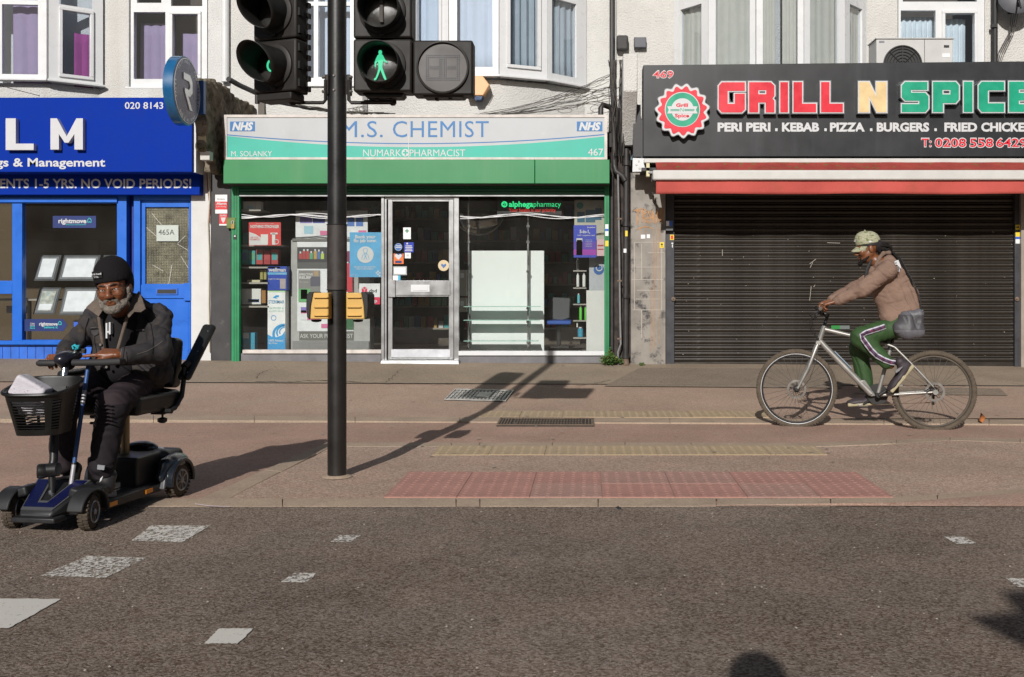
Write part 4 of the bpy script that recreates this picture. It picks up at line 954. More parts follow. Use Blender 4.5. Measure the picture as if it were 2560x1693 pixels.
t = pack('red and white NOTHING STRONGER poster', (622,556,702,614), 13.06, mat('poster_red',(.55,.03,.03), rough=.5), .006, name='poster', cat='poster', bevel=0,
     words_=[('NOTHING STRONGER', 626, 698, 570, 563, m_white, .04), ('ASK YOUR', 626, 646, 596, 592, mat('poster_red',(.5,.04,.04)), .01), ('PHARMACIST', 626, 650, 601, 597, mat('poster_red',(.5,.04,.04)), .01), ('From the makers of pain relief', 640, 684, 560, 558, m_white, .0)])
part('print', MB().fprism([(623,580),(640,586),(660,600),(668,613),(623,613)], 13.0585, .001), m_white, t, smooth=False)
part('print', MB().fb(652,586,670,612, 13.055, .002).fb(680,584,688,612, 13.055, .002).fb(676,582,694,586, 13.055, .002), m_cw, t, smooth=False)
part('print', MB().torus(P(691, 605, 13.056), (0,1,0), .03, .006, 16, 5), m_white, t, smooth=False)
pack('dark blue wellman box standing on a tall white box', (669,666,717,726), 13.2, mat('wellman_blue',(.01,.05,.36), rough=.4), .15, [((669,681,717,687), mat('print_sky',(.1,.35,.6))), ((700,697,714,722), mat('print_face',(.35,.3,.3)))],
     [('wellman', 671, 714, 679, 670, m_white, .03), ('health & vitality', 671, 700, 699, 696, m_white, .01), ('Original', 690, 712, 685, 683, m_white, .0)])
t = pack('tall white sea water nasal spray box with a blue wave', (669,727,713,875), 13.2, mat('carton_bright',(.72,.73,.74), rough=.5), .17, [((669,846,713,875), mat('wave_blue',(.02,.28,.60))), ((671,727,713,731), mat('print_lime',(.4,.6,.35)))],
     [('STERIMAR', 671, 711, 759, 751, mat('sterimar_blue',(.03,.2,.38)), .01), ('HAYFEVER &', 672, 709, 773, 768, mat('print_mint',(.3,.52,.42)), .01), ('ALLERGY RELIEF', 672, 709, 780, 776, mat('print_mint',(.3,.52,.42)), .0), ('100% Natural', 672, 708, 854, 849, m_white, .02), ('Sea Water', 672, 694, 860, 856, m_white, .02)])
mbw = MB(); m_wave = mat('wave_blue', (.02,.28,.60))
for r0, r1, yc in ((30, 24, 836), (21, 17, 832), (14, 11, 830)):
    pts = [(712-r0*math.sin(a)*1.05, yc-r0*math.cos(a)*.9) for a in [i*.26 for i in range(9)]]; pin = [(712-r1*math.sin(a)*1.05, yc-r1*math.cos(a)*.9) for a in [i*.26 for i in range(9)]]
    for i in range(8): mbw.add([P(*pts[i],13.198), P(*pts[i+1],13.198), P(*pin[i+1],13.198), P(*pin[i],13.198)], [(0,1,2,3)])
mbw.add([P(x, y, 13.1975) for x, y in [(669,836),(680,842),(692,843),(705,838),(712,828),(713,847),(669,847)]], [tuple(range(7))])
part('print', mbw, m_wave, t, smooth=False); part('print', MB().torus(P(684,795,13.198), (0,1,0), .032, .004, 18, 4), m_wave, t, smooth=False)
part('print', MB().fprism([(682,744),(690,738),(698,739),(697,743),(690,744),(694,747),(686,746)], 13.198, .001), m_wave, t, smooth=False)
# display stand
m_stand = mat('grey_stand', (.34,.34,.33), rough=.5); m_poster = mat('poster_white', (.66,.67,.69), rough=.6)
t = thing('display_stand', 'grey pharmacy display stand lettered ASK YOUR PHARMACIST', 'display stand', P(825, 875, 13.35))
part('body', MB().fb(727, 600, 925, 875, 13.36, .25), m_stand, t, bevel=.006); part('top_rail', MB().fb(730, 596, 922, 604, 13.34, .1), mat('stand_dark',(.15,.15,.14)), t, bevel=.01)
part('inner_panel', MB().fb(743, 604, 884, 828, 13.355, .004), m_poster, t, smooth=False)
part('base_band', MB().fb(748, 829, 884, 851, 13.352, .004), mat('band_grey',(.12,.12,.11)), t, smooth=False); text(t, 'ASK YOUR PHARMACIST', 750, 882, 845, 835, 13.349, m_white, .0)
part('foot', MB().fb(731, 853, 922, 874, 13.33, .03), mat('foot_grey',(.2,.2,.2)), t)
def poster(label, r, D, m, prints=(), words_=(), cat='poster'):
    return pack(label, r, D, m, .003, prints, words_, 'poster', cat, bevel=0)
t = poster('dark poster showing a row of medicine bottles', (743,618,818,671), 13.345, mat('poster_black',(.04,.04,.045)), [((743,656,818,671), mat('poster_mid',(.09,.09,.09)))])
for i, (x, h_, c_) in enumerate([(747,14,pr),(756,20,pr),(765,20,pr),(774,15,pg),(784,20,pa),(793,19,pb),(802,14,mat('pack_lime',(.4,.5,.08)))]):
    part('bottle_print', MB().fb(x, 648-h_, x+8, 648, 13.342, .001), c_, t, smooth=False); part('bottle_cap', MB().fb(x+2, 644-h_-1, x+6, 647.9-h_, 13.342, .001), m_white, t, smooth=False)
t = poster('poster of a woman holding a mug lettered EFFECTIVE RELIEF', (746,676,800,740), 13.345, mat('poster_dim',(.2,.2,.19)), [((746,722,776,755), mat('poster_green',(.12,.36,.14))), ((784,678,796,690), mat('hair_blond',(.35,.25,.15))), ((776,692,800,716), mat('coat_slate',(.09,.09,.12))), ((752,724,768,748), pa)],
     [('EFFECTIVE', 748, 782, 689, 684, m_white, .03), ('RELIEF', 748, 778, 697, 691, m_white, .04), ('fast acting', 748, 770, 706, 704, m_white, .0)])
poster('small pink and violet leaflet low on the display stand', (752,768,790,800), 13.345, m_poster, [((752,768,766,782), mat('print_violet',(.2,.15,.45))), ((768,794,800,800), mat('print_pink',(.6,.15,.3))), ((752,776,770,784), mat('print_pink',(.6,.15,.3)))])
poster('pink price strip at the foot of the display stand', (803,810,826,820), 13.344, mat('print_pink',(.6,.15,.3)))
t = poster('white offer board along the top of the display stand', (739,527,919,597), 13.5, m_poster, [((739,527,919,536), m_stand), ((750,537,780,558), mat('print_violet',(.12,.13,.45))), ((782,537,812,558), mat('print_navy',(.05,.07,.3))), ((760,565,783,585), mat('print_pale',(.3,.5,.6))), ((800,577,826,588), mat('print_pink',(.6,.1,.2))),
     ((868,540,886,566), mat('print_blue2',(.07,.16,.45))), ((890,540,908,566), mat('print_blue2',(.07,.16,.45))), ((896,576,916,582), mat('print_pink',(.6,.1,.2)))])
poster('red strip poster between the signal pole and blue flu poster', (866,658,881,730), 13.3, mat('poster_red2',(.5,.03,.05)), [((867,628,874,655), mat('poster_wine',(.2,.02,.06)))])
poster('dark green leaflet right of the signal pole', (866,798,883,824), 13.34, mat('poster_green2',(.03,.12,.05)))
t = poster('sky blue poster reading Book your flu jab now', (874,581,953,693), 13.06, mat('flu_blue',(.08,.33,.58), rough=.5), (), [('Book your', 888, 939, 596, 588, m_white, .03), ('flu jab now.', 884, 942, 605.5, 597.5, m_white, .03), ('Speak to the team for', 886, 940, 669, 665, m_white, .01), ('more information.', 891, 935, 674, 670, m_white, .01), ('Numark', 877, 891, 689, 686, m_white, .0)])
part('print', MB().lathe(P(913.5, 637, 13.0575), (0,-1,0), [(0,.108),(.001,.108)], 30), m_white, t, smooth=False)
fg = MB(); 
for L_ in [[(904,649),(906,640),(911,633),(913,642),(909,650)],[(923,649),(921,640),(916,633),(914,642),(918,650)],[(909,630),(908,624),(913.5,620),(919,624),(918,630),(913.5,634),(909,630)]]: stroke(fg, L_, 1.2, 13.0555)
part('print', fg, mat('flu_blue', (.08,.33,.58)), t, smooth=False)
part('emblem', MB().fb(943,684,947,688,13.0575,.001).fb(947.5,680.5,951,684,13.0575,.001).fb(943,677,947,681,13.0575,.001).fb(939.5,680.5,943,684,13.0575,.001).fb(947.5,688,951,692,13.0575,.001), m_white, t, smooth=False)
t = poster('white and red dpd parcel pickup notice', (898,709,950,761), 13.055, m_poster, [((898,743,950,761), mat('parcel_red',(.62,.02,.08)))], [('dpd', 923, 942, 731, 723, m_cable, .02), ('pickup', 904, 943, 756, 748, m_white, .02)])
part('emblem', MB().fprism([(904,721),(911,717),(918,721),(918,729),(911,733),(904,729)], 13.0535, .001), mat('parcel_red',(.62,.02,.08)), t, smooth=False)
part('emblem_line', MB().fprism([(910.4,724),(904,721),(904.6,720),(911,723),(917.4,720),(918,721),(911.6,724),(911.6,732),(910.4,732)], 13.052, .001), m_white, t, smooth=False)
solo('pegboard_post', 'white perforated post leaning behind the parcel notice', 'post', MB().fb(912, 760, 922, 872, 13.4, .03), m_cw)
# white cables slung across both windows
m_wc = mat('white_cable', (.78,.78,.78), rough=.4)
def slung(label, x0, x1, y, n, amp, waves, seed):
    t = thing('slung_cable', label, 'cable', P((x0+x1)/2, y+8, 12.99)); rnd = random.Random(seed)
    for k in range(n):
        ph = rnd.uniform(-.5, .5); a = amp*rnd.uniform(.5, 1.1)
        pts = [P(x0+(x1-x0)*i/40, y+a*math.sin(i/40*waves*6.28+ph+k*.5)+k*1.2-2+ (0 if 0 < i < 40 else 0), 12.985-.003*k) for i in range(41)]
        part('strand', MB().tube(pts, .0042, 5), m_wc, t)
slung('white cables slung across the left chemist window', 604, 952, 540, 4, 5, 1.6, 1); slung('white cables slung across the right chemist window', 1150, 1511, 541, 3, 6, 1.5, 2)
# door stickers
Dd = 13.003
sticker('white sticker with a green cross high on the door glass', (1008,569,1027,598), Dd, m_sw, [((1016,572,1019,583), pg), ((1012,576,1023,579), pg)])
t = thing('sticker', 'round blue sticker on the chemist door', 'sticker', P(996, 628, Dd)); part('backing', MB().lathe(P(996,618,Dd), (0,-1,0), [(0,.052),(.002,.052)], 20), mat('sticker_blue',(.03,.12,.38)), t, smooth=False); part('print', MB().torus(P(996,618,Dd-.003), (0,1,0), .044, .003, 20, 4), m_white, t, smooth=False); part('print', MB().fb(990,614,1002,616,Dd-.0035,.001).fb(989,618,1003,620,Dd-.0035,.001), m_white, t, smooth=False)
sticker('square royal blue sticker on the chemist door', (1010,606,1034,631), Dd, mat('sticker_royal',(.01,.03,.35)), [((1016,607,1020,611), m_white), ((1014,614,1030,616), m_white), ((1013,618,1031,620), m_white), ((1014,622,1030,624), m_white), ((1012,626,1031,628), m_white)])
sticker('small white square sticker under the royal blue one', (1012,632,1027,646), Dd, m_sw, [((1016,636,1022,641), pw)])
t = sticker('orange and navy heart sticker on the chemist door', (984,634,1009,660), Dd, mat('sticker_orange',(.75,.16,.03)), [((988,634,1006,643), m_navy), ((988,652,1004,658), m_navy)]); 
part('heart', MB().fprism([(996,650),(987,641),(988,636),(992,635),(996,638),(1000,635),(1004,636),(1005,641)], Dd-.0035, .001), m_white, t, smooth=False)
sticker('framed white opening hours card on the chemist door', (983,666,1017,688), Dd, mat('card_grey',(.35,.37,.37)), [((985,669,1014,685), m_sw)], 'notice')
sticker('small white and cyan card at the foot of the door glass', (982,689,1001,702), Dd, m_sw, [((995,689,1001,702), mat('sticker_cyan',(.05,.4,.6)))])
t = thing('sticker', 'round cream sticker with a blue heart on the door glass', 'sticker', P(1109, 678, Dd)); part('backing', MB().lathe(P(1109,664,Dd), (0,-1,0), [(0,.072),(.002,.072)], 24), mat('sticker_cream',(.6,.48,.3)), t, smooth=False); part('heart', MB().fprism([(1109,671),(1102,663),(1104,659),(1109,662),(1114,659),(1116,663)], Dd-.0035, .001), pb, t, smooth=False)
# right window
t = thing('display_rack', 'chrome uprights with glass shelves and a tall white board', 'display rack', P(1260, 878, 13.4))
m_board = mat('white_board', (.74,.77,.76), rough=.6, var=.02); m_chrome = mat('chrome', (.6,.6,.6), rough=.2, metal=1)
part('board', MB().fb(1176, 627, 1360, 878, 13.55, .03), m_board, t)
for x0, x1 in ((1169, 1173), (1318, 1322)):
    u_ = part('upright', MB().fb(x0, 492, x1, 878, 13.42, .03), m_chrome, t)
    for y in (563, 602, 676, 768, 802, 853): part('clip', MB().fb(x0-2, y, x1+2, y+6, 13.41, .01), m_chrome, u_)
m_glsh = mat('green_glass_edge', (.35,.55,.48), rough=.15)
for y, xe in ((766, 1350), (800, 1349), (852, 1345)):
    g_ = part('glass_shelf', MB().fb(1158, y, xe, y+1.8, 13.2, .22), m_glsh, t)
    for x in (1173, 1322): part('bracket', MB().prism([P(x, y+2, 13.25), P(x, y+2, 13.41), P(x, y+20, 13.41)], (.012, 0, 0)), m_chrome, g_)
m_neong = mat('green_led', (.0,.02,.01), emis=(.05,1,.35), emis_s=1.1); m_neonr = mat('red_led', (.02,.0,.0), emis=(1,.06,.04), emis_s=.8)
t = thing('led_sign', 'black sign with glowing green and red pharmacy lettering', 'LED sign', P(1326, 536, 13.25))
part('panel', MB().fb(1243, 480, 1404, 537, 13.25, .04), m_cable, t)
text(t, 'alphega', 1272, 1333, 517, 504, 13.245, m_neong, .03); text(t, 'pharmacy', 1334, 1402, 517, 504, 13.245, m_neong, -.005); text(t, 'Your health is our priority', 1272, 1389, 530, 521, 13.245, m_neonr, .01)
part('emblem', MB().torus(P(1261, 511, 13.244), (0,1,0), .032, .009, 20, 6), m_neong, t); part('emblem', MB().tube([P(1256,510,13.244),P(1266,507,13.244),P(1259,515,13.244)], .006, 6), m_neong, t)
t = thing('security_mirror', 'domed security mirror hanging inside the right window', 'mirror', P(1210, 586, 14)); 
part('dome', MB().lathe(P(1198, 525, 14.2), (0,-1,.12), [(0,.36),(.03,.35),(.08,.28),(.11,.16),(.12,.02)], 40), mat('mirror_skin', (.25,.24,.22), rough=.12, metal=.9), t); part('rim', MB().torus(P(1198,525,14.2), (0,1,-.12), .36, .012, 44, 6), mat('mirror_rim',(.45,.43,.4), rough=.4), t)
t = thing('info_board', 'tall white panel with round blue printed figure at the right end', 'panel', P(1490, 878, 13.3))
part('panel', MB().fb(1466, 726, 1511, 878, 13.3, .03), m_cw, t); part('upper_panel', MB().fb(1473, 640, 1511, 725.5, 13.305, .03), mat('panel_grey',(.38,.4,.43)), t); part('head_panel', MB().fb(1436, 500, 1511, 640, 13.4, .03), mat('panel_cream',(.42,.4,.33)), t)
part('print', MB().lathe(P(1497,674,13.302), (0,-1,0), [(0,.07),(.001,.07)], 20), mat('print_deep',(.02,.1,.32)), t, smooth=False); part('print', MB().torus(P(1498,670,13.299), (0,1,0), .04, .008, 18, 5), m_white, t, smooth=False)
part('print', MB().lathe(P(1450,514,13.397), (0,-1,0), [(0,.045),(.001,.045)], 18), mat('print_sea',(.02,.2,.2)), t, smooth=False)
for q in ((1443,530,1462,556),(1464,525,1488,556),(1488,520,1504,550)): part('print', MB().fb(*q, 13.396, .002), mat('print_petrol',(.02,.1,.17)), t, smooth=False)
t = poster('blue to magenta poster reading 5-in-1', (1434,563,1491,644), 13.06, mat('poster_blue5',(.03,.05,.40)), [((1434,604,1491,624), mat('poster_violet5',(.09,.04,.33))), ((1434,624,1491,638), mat('poster_magenta5',(.28,.03,.32))), ((1441,596,1456,638), m_white), ((1442,600,1455,604), mat('print_lemon',(.6,.55,.1)))],
    [('5-in-1,', 1449, 1475, 583, 575, m_white, .03), ('FAST congestion relief', 1444, 1487, 590, 587, m_white, .01), ('Sudafed', 1468, 1488, 570, 567, m_white, .02)]+[('. relieves', 1461, 1480, 601+i*4, 599+i*4, m_white, .0) for i in range(5)])
sticker('pale pink leaflet at the right end of the chemist window', (1492,598,1511,640), 13.1, mat('pink_leaflet',(.6,.4,.42)), [((1494,612,1509,616), pr), ((1494,622,1509,625), pr)], 'leaflet', 'leaflet')
t = thing('corner_shelves', 'narrow shelves of bottles at the right end of the window', 'shelves', P(1450, 845, 13.4))
for y in (676, 719, 760, 801, 844): part('shelf', MB().fb(1433, y, 1466, y+3, 13.3, .14), m_shl, t)
for i, (x, y0, y1, w_, m_, lb) in enumerate([(1441,682,717,7,m_cw,'white bottle on the second corner shelf'),(1456,682,717,8,m_cw,'white carton on the second corner shelf'),(1443,734,758,7,mat('pack_aqua',(.1,.4,.45)),'aqua bottle on the third corner shelf'),(1448,764,800,7,mat('pack_neon',(.1,.5,.05)),'bright green tube on the fourth corner shelf'),
    (1461,764,800,5,mat('pack_neon',(.1,.5,.05)),'second green tube on the fourth corner shelf'),(1444,818,842,14,mat('pack_sky',(.02,.25,.38)),'sky blue carton on the bottom corner shelf'),(1441,804,818,4,m_cw,'small white bottle behind the sky blue carton'),(1441,646,675,7,mat('pack_smoke',(.12,.12,.12)),'dark bottle on the top corner shelf')]):
    tt = thing('bottle', lb, 'bottle', P(x+w_/2, y1, 13.35)); D=13.36; R_ = w_/2*D/F; zb_, zt = Z_(y1, D), Z_(y0, D)
    part('container', MB().lathe((X_(x+w_/2, D), D, zb_), (0,0,1), [(0,R_),((zt-zb_)*.8,R_),((zt-zb_)*.88,R_*.5)], 12), m_, tt); part('cap', MB().lathe((X_(x+w_/2, D), D, zb_+(zt-zb_)*.88), (0,0,1), [(0,R_*.55),((zt-zb_)*.12,R_*.55)], 10), m_white, tt)
t = thing('office_chair', 'grey office chair with a blue seat edge inside the chemist', 'chair', P(1395, 878, 14.2))
m_chg = mat('chair_grey', (.07,.07,.075), rough=.6)
bb = Body(); 
part('backrest', MB().fprism([(1370,745),(1374,743),(1424,745),(1426,748),(1424,796),(1404,802),(1372,798)], 14.2, .06), m_chg, t, bevel=.015); part('seat', MB().fb(1366,802,1428,812,13.75,.5), mat('chair_blue',(.02,.08,.35), rough=.6), t, bevel=.015); part('post', MB().tube([P(1397,812,14.0), P(1397,862,14.0)], .03, 8), m_cable, t); part('base', MB().tube([P(1372,868,14.0), P(1422,868,14.0)], .02, 6), m_cable, t)
part('base', MB().tube([P(1397,868,13.8), P(1397,862,14.3)], .02, 6), m_cable, t)
for y0, y1, lb in ((675,740,'upper pale stock boxes at the left edge of the right window'), (745,780,'lower stock boxes at the left edge of the right window')):
    t = thing('stock_box', lb, 'box', P(1158, y1, 13.4))
    part('carton', MB().fb(1149, y0, 1166, y1, 13.45, .15), mat('carton_dim',(.3,.28,.24)), t, bevel=.003); part('label', MB().fb(1151, y0+8, 1160, y0+20, 13.447, .002), m_cw, t)
sticker('strip of blue and white stickers on the right green rail', (1513,561,1521,590), 12.936, m_sw, [((1513,572,1521,578), m_sblue)]); sticker('small orange sticker on the right green rail', (1513,602,1521,616), 12.936, m_yel); sticker('torn dark sticker on the left green rail', (583,587,591,599), 12.936, m_cable, [((585,589,589,592), m_sw)])

# alarm box
t = thing('alarm_box', 'faded orange hexagonal alarm box under the middle bay', 'alarm box', P(1200, 250, 13.4))
m_orange = mat('faded_orange', (.72,.42,.2), rough=.5, var=.1)
part('case', MB().fprism([(1165,190),(1207,190),(1224,212),(1208,239),(1165,239)], 13.28, .2), m_orange, t, bevel=.012); part('lens', MB().fprism([(1182,240),(1208,239.5),(1203,250),(1188,251)], 13.30, .15), mat('blue_lens',(.03,.06,.14), rough=.2), t, bevel=.006); part('label', MB().fb(1184,205,1206,225,13.975,.004), m_sw, t)
for i in range(5): part('vent', MB().prism([P(1211+i*2.4, 236-i*4.5, 13.274), P(1216+i*2.2, 230-i*4.5, 13.274), P(1216+i*2.2, 228-i*4.5, 13.274), P(1211+i*2.4, 234-i*4.5, 13.274)], (0,.004,0)), m_brn if 'm_brn' in globals() else mat('vent_brown',(.25,.12,.04)), t)
# ================================================================== SHOP 3: grill
m_char = mat('charcoal_panel', (0.0135, 0.01395, 0.01575), rough=.4, var=.12, scale=2, streak=2.5, streak_col=(0.0315, 0.0315, 0.036)); m_red = mat('letter_red', (.62, .012, .03), rough=.35); m_grn = mat('letter_green', (.005,.30,.17), rough=.35); m_crm = mat('letter_cream', (.68,.50,.25), rough=.4); m_chr = mat('chrome_trim', (.3,.31,.33), rough=.2, metal=.9)
t = thing('shop_sign', 'black fascia sign with raised GRILL N SPICE letters', 'shop sign', P(2080, 392, 12.6))
part('board', MB().prism([P(1608,163,12.6), P(2900,150,12.6), P(2900,391,12.6), P(1608,391,12.6)], (0,.3,0)), m_char, t, bevel=.004)
GL = {'G':([(.12,1),(1,1),(1,.72),(.34,.72),(.34,.28),(.62,.28),(.62,.62),(1,.62),(1,.1),(.88,0),(.12,0),(0,.12),(0,.88)],()),
 'R':([(0,1),(.86,1),(1,.88),(1,.56),(.92,.46),(1,.38),(1,0),(.66,0),(.66,.33),(.36,.33),(.36,0),(0,0)],([(.36,.74),(.68,.74),(.68,.60),(.36,.60)],)),
 'I':([(0,0),(0,1),(1,1),(1,0)],()), 'L':([(0,0),(0,1),(.38,1),(.38,.28),(1,.28),(1,0)],()),
 'N':([(0,0),(0,1),(.36,1),(.64,.48),(.64,1),(1,1),(1,0),(.66,0),(.36,.55),(.36,0)],()),
 'S':([(.12,1),(.96,1),(.96,.74),(.34,.74),(.34,.64),(.88,.64),(1,.52),(1,.12),(.88,0),(0,0),(0,.26),(.66,.26),(.66,.38),(.12,.38),(0,.5),(0,.88)],()),
 'P':([(0,0),(0,1),(.88,1),(1,.88),(1,.42),(.88,.3),(.38,.3),(.38,0)],([(.36,.74),(.68,.74),(.68,.58),(.36,.58)],)),
 'C':([(.12,1),(1,1),(1,.72),(.36,.72),(.36,.28),(1,.28),(1,0),(.12,0),(0,.12),(0,.88)],()),
 'E':([(0,0),(0,1),(1,1),(1,.75),(.36,.75),(.36,.63),(.94,.63),(.94,.38),(.36,.38),(.36,.25),(1,.25),(1,0)],())}
for ch, x0, x1, m in [('G',1797,1862,m_red),('R',1873,1936,m_red),('I',1951,1970,m_red),('L',1984,2040,m_red),('L',2053,2107,m_red),('N',2148,2216,m_crm),('S',2255,2321,m_grn),('P',2333,2397,m_grn),('I',2410,2431,m_grn),('C',2447,2510,m_grn),('E',2523,2590,m_grn)]:
    pts, hs = GL[ch]; sl = (x0-1797)/1000*-2
    L_ = block(t, pts, x0, 206+sl, x1, 281+sl, 12.52, .078, m_chr, hs, offset=.024)
    L2 = block(L_, pts, x0, 206+sl, x1, 281+sl, 12.512, .012, m_white, hs, name='white_border', offset=.014)
    block(L_, pts, x0, 206+sl, x1, 281+sl, 12.507, .006, m, hs, name='face', offset=.001)
for w_, a, b in [('PERI PERI',1794,1926),('.',1938,1944),('KEBAB',1955,2048),('.',2061,2067),('PIZZA',2075,2162),('.',2175,2181),('BURGERS',2192,2323),('.',2336,2342),('FRIED',2361,2443),('CHICKEN',2453,2583)]:
    if w_ == '.': part('lettering', MB().fb(a, 321, b, 328, 12.596, .003), m_white, t, smooth=False)
    else: text(t, w_, a, b, 328, 308, 12.597, m_white, .045)
for w_, a, b, y0, y1 in [('469',1633,1683,178,194),('T:',2304,2328,347,366),('0208',2338,2415,347,367),('558',2425,2483,347,367),('6429',2491,2567,347,367)]:
    text(t, w_, a-1.5, b+1.5, y1+1, y0-1, 12.597, m_white, .05); text(t, w_, a, b, y1, y0, 12.594, m_red, .012)
def scal(r0, r1, n=15, k=10, D=12.5, cx_=1706, cy_=277): 
    return [(cx_+(r0+(r1-r0)*(.5+.5*math.cos(2*math.pi*i/k)))*math.cos(2*math.pi*i/(n*k)-1.4), cy_+(r0+(r1-r0)*(.5+.5*math.cos(2*math.pi*i/k)))*math.sin(2*math.pi*i/(n*k)-1.4)) for i in range(n*k)]
bd = part('badge', loops_mb([scal(62, 70)], 12.5, .1), m_chr, t, smooth=False)
part('white_border', loops_mb([scal(60, 68)], 12.495, .006), m_white, bd, smooth=False); part('red_star', loops_mb([scal(53, 62)], 12.49, .006), m_red, bd, smooth=False)
for r_, m_, D_ in ((44, m_white, 12.487), (42, m_grn, 12.484), (28, m_white, 12.481)): part('disc', MB().lathe(P(1706,274,D_), (0,-1,0), [(0,r_*12.5/F),(.002,r_*12.5/F)], 40), m_, bd, smooth=False)
part('ribbon', MB().fprism([(1668,266),(1744,266),(1740,275),(1744,284),(1668,284),(1672,275)], 12.477, .002), m_white, bd, smooth=False)
part('badge_print', text_mb('Grill', 1690, 1720, 267, 259, 12.475, .04), m_red, bd, smooth=False); part('badge_print', text_mb('Spice', 1687, 1723, 293, 285, 12.475, .03), m_red, bd, smooth=False); part('badge_print', text_mb('N', 1701, 1709, 279, 270, 12.475, 0), m_grn, bd, smooth=False)
part('badge_print', MB().fb(1676,273,1699,274.5,12.474,.001).fb(1711,273,1736,274.5,12.474,.001).fb(1676,276,1699,277.5,12.474,.001).fb(1711,276,1736,277.5,12.474,.001), m_grn, bd, smooth=False)
# awning
t = thing('awning', 'red retractable shop awning with white bars folded almost shut', 'awning', P(2080, 485, 12.3))
m_wbar = mat('white_bar', (0.544, 0.528, 0.496), rough=.4, var=.06, scale=4, c2=(.4,.38,.33), thr=.7); m_cloth = mat('faded_red_canvas', (.45,.085,.07), rough=.85, var=.12, scale=2, c2=(.36,.09,.06), thr=.55, soft=.2, bump=.3, bscale=8, bdist=.02); m_clothm = mat('mossy_red_canvas', (.3,.05,.04), rough=.9, var=.2, scale=5, c2=(.14,.13,.03), thr=.56, soft=.08)
part('cassette', MB().fb(1610, 396, 2900, 407, 12.50, .3), m_wbar, t, bevel=.008)
za, zb2 = Z_(407, 12.6), Z_(428, 12.22)
part('canvas', MB().grid(lambda u, v: Vector((X_(1640,12.4)+u*6.6, 12.55-.36*v, za+.02-(za-zb2+.02)*v-.015*math.sin(v*3.1)+.004*math.sin(u*60))), 60, 6), m_clothm, t)
part('front_bar', MB().fb(1632, 425, 2900, 450, 12.14, .1), m_wbar, t, bevel=.018)
part('valance', MB().grid(lambda u, v: Vector((X_(1640,12.2)+u*6.6, 12.19+.012*math.sin(u*26+v)*v+.006*math.sin(u*71)*v, Z_(449.5,12.2)+(Z_(485,12.2)-Z_(449.5,12.2)+.004*math.sin(u*20))*v)), 120, 5), m_cloth, t, solid=.003)
part('bracket', MB().fprism([(1582,395),(1611,396),(1614,429),(1581,430)], 12.6, .06), m_upvc, t, bevel=.004)
for x, y in ((1597,403),(1591,412),(1599,421)): part('bolt', MB().lathe(P(x,y,12.6), (0,-1,0), [(0,.014),(.01,.012)], 8), m_steel, t)
part('arm', MB().fb(1616, 408, 1624, 441, 12.5, .12), mat('cream_metal', (.6,.53,.32), rough=.5), t); part('arm', MB().tube([P(1624,432,12.4),P(1636,432,12.2)], .018, 8), m_upvc, t); part('crank_loop', MB().tube([P(1628,420,12.35),P(1630,446,12.3),P(1629,455,12.3)], .01, 6), m_cable, t); part('crank_loop', MB().tube([P(1632,480,12.9),P(1632,492,12.9)], .012, 6), m_cable, t)
part('soffit', MB().box(X_(1600,12.9), 12.5, 2.62, X_(2900,13), 13.1, 2.66), m_blk, bC); part('lintel', MB().fb(1600, 430, 2900, 480, 13.2, .3), m_blk, bC)
part('back_wall', MB().fb(1570, 440, 2900, 930, 13.35, .1), m_int, bC)
# roller shutter
m_slat = mat('brown_black_slat', (0.03348, 0.02678, 0.02093), rough=.42, metal=.2, var=.25, scale=3, c2=(0.0837, 0.07533, 0.06529), thr=.62, soft=.15, streak=1.2, streak_col=(0.06277, 0.05441, 0.04603))
t = thing('roller_shutter', 'closed brown black roller shutter with graffiti scratches', 'roller shutter', P(2110, 918, 13.1))
pitch = 14.75; y = 470.0; sm = None; yN = 909
xa, xb = X_(1686, 13.1), X_(2537, 13.1); hz = pitch*13.1/F
prof = [(0,.0),(.004,-.006),(.010,-.009),(.018,-.006),(.024,0.0),(hz*.42,-.012),(hz*.7,-.020),(hz*.9,-.013),(hz*.985,.0)]
n = 0; z = Z_(yN, 13.1)
me = None
while z < Z_(462, 13.1):
    if me is None:
        mb = MB(); 
        pp = [(0,.012)]+[(b, a) for a, b in [(q[0], q[1]) for q in prof]]
        outl = [Vector((0, b, a)) for a, b in prof]+[Vector((0,.014,hz*.985)), Vector((0,.014,0))]
        mb.prism(outl, (xb-xa, 0, 0)); o = part('slat', mb, m_slat, t); me = o.data
        o.location = Vector((xa, 13.1, z))-wloc(t); me.transform(Matrix.Translation(wloc(t)))
        off0 = Vector((xa, 13.1, z))-wloc(t)
    else:
        o = bpy.data.objects.new('slat', me); col.objects.link(o); o.parent = t; o.location = Vector((xa, 13.1+.0015*math.sin(n*2.1), z))-wloc(t)
    z += hz; n += 1
part('bottom_rail', MB().fb(1686, 905.5, 2537, 918, 13.08, .04), m_slat, t, bevel=.004)
m_rail = mat('charcoal_rail', (.04,.04,.045), rough=.45, var=.2)
part('guide_rail', MB().fb(1664.5, 484, 1686, 918, 13.03, .12), m_rail, t, bevel=.004); part('guide_rail', MB().fb(2537, 484, 2552.5, 922, 13.03, .12), m_rail, t, bevel=.004)
for x in (1683, 2542):
    k = part('lock', MB().lathe(P(x, 748, 13.03), (0,-1,0), [(0,.03),(.02,.028),(.025,.015)], 12), m_iron, t); part('keyhole', MB().lathe(P(x, 748, 13.004), (0,-1,0), [(0,.008),(.002,.008)], 8), m_black, k)
sc = MB(); rnd = random.Random(9)
for L_ in [[(2028,716),(2026,736),(2024,752)],[(2038,712),(2034,718)],[(2024,660),(2040,648)],[(2068,607),(2100,608)],[(1806,624),(1806,640)],[(2025,670),(2032,656)]]: stroke(sc, L_, 1.1, 13.07)
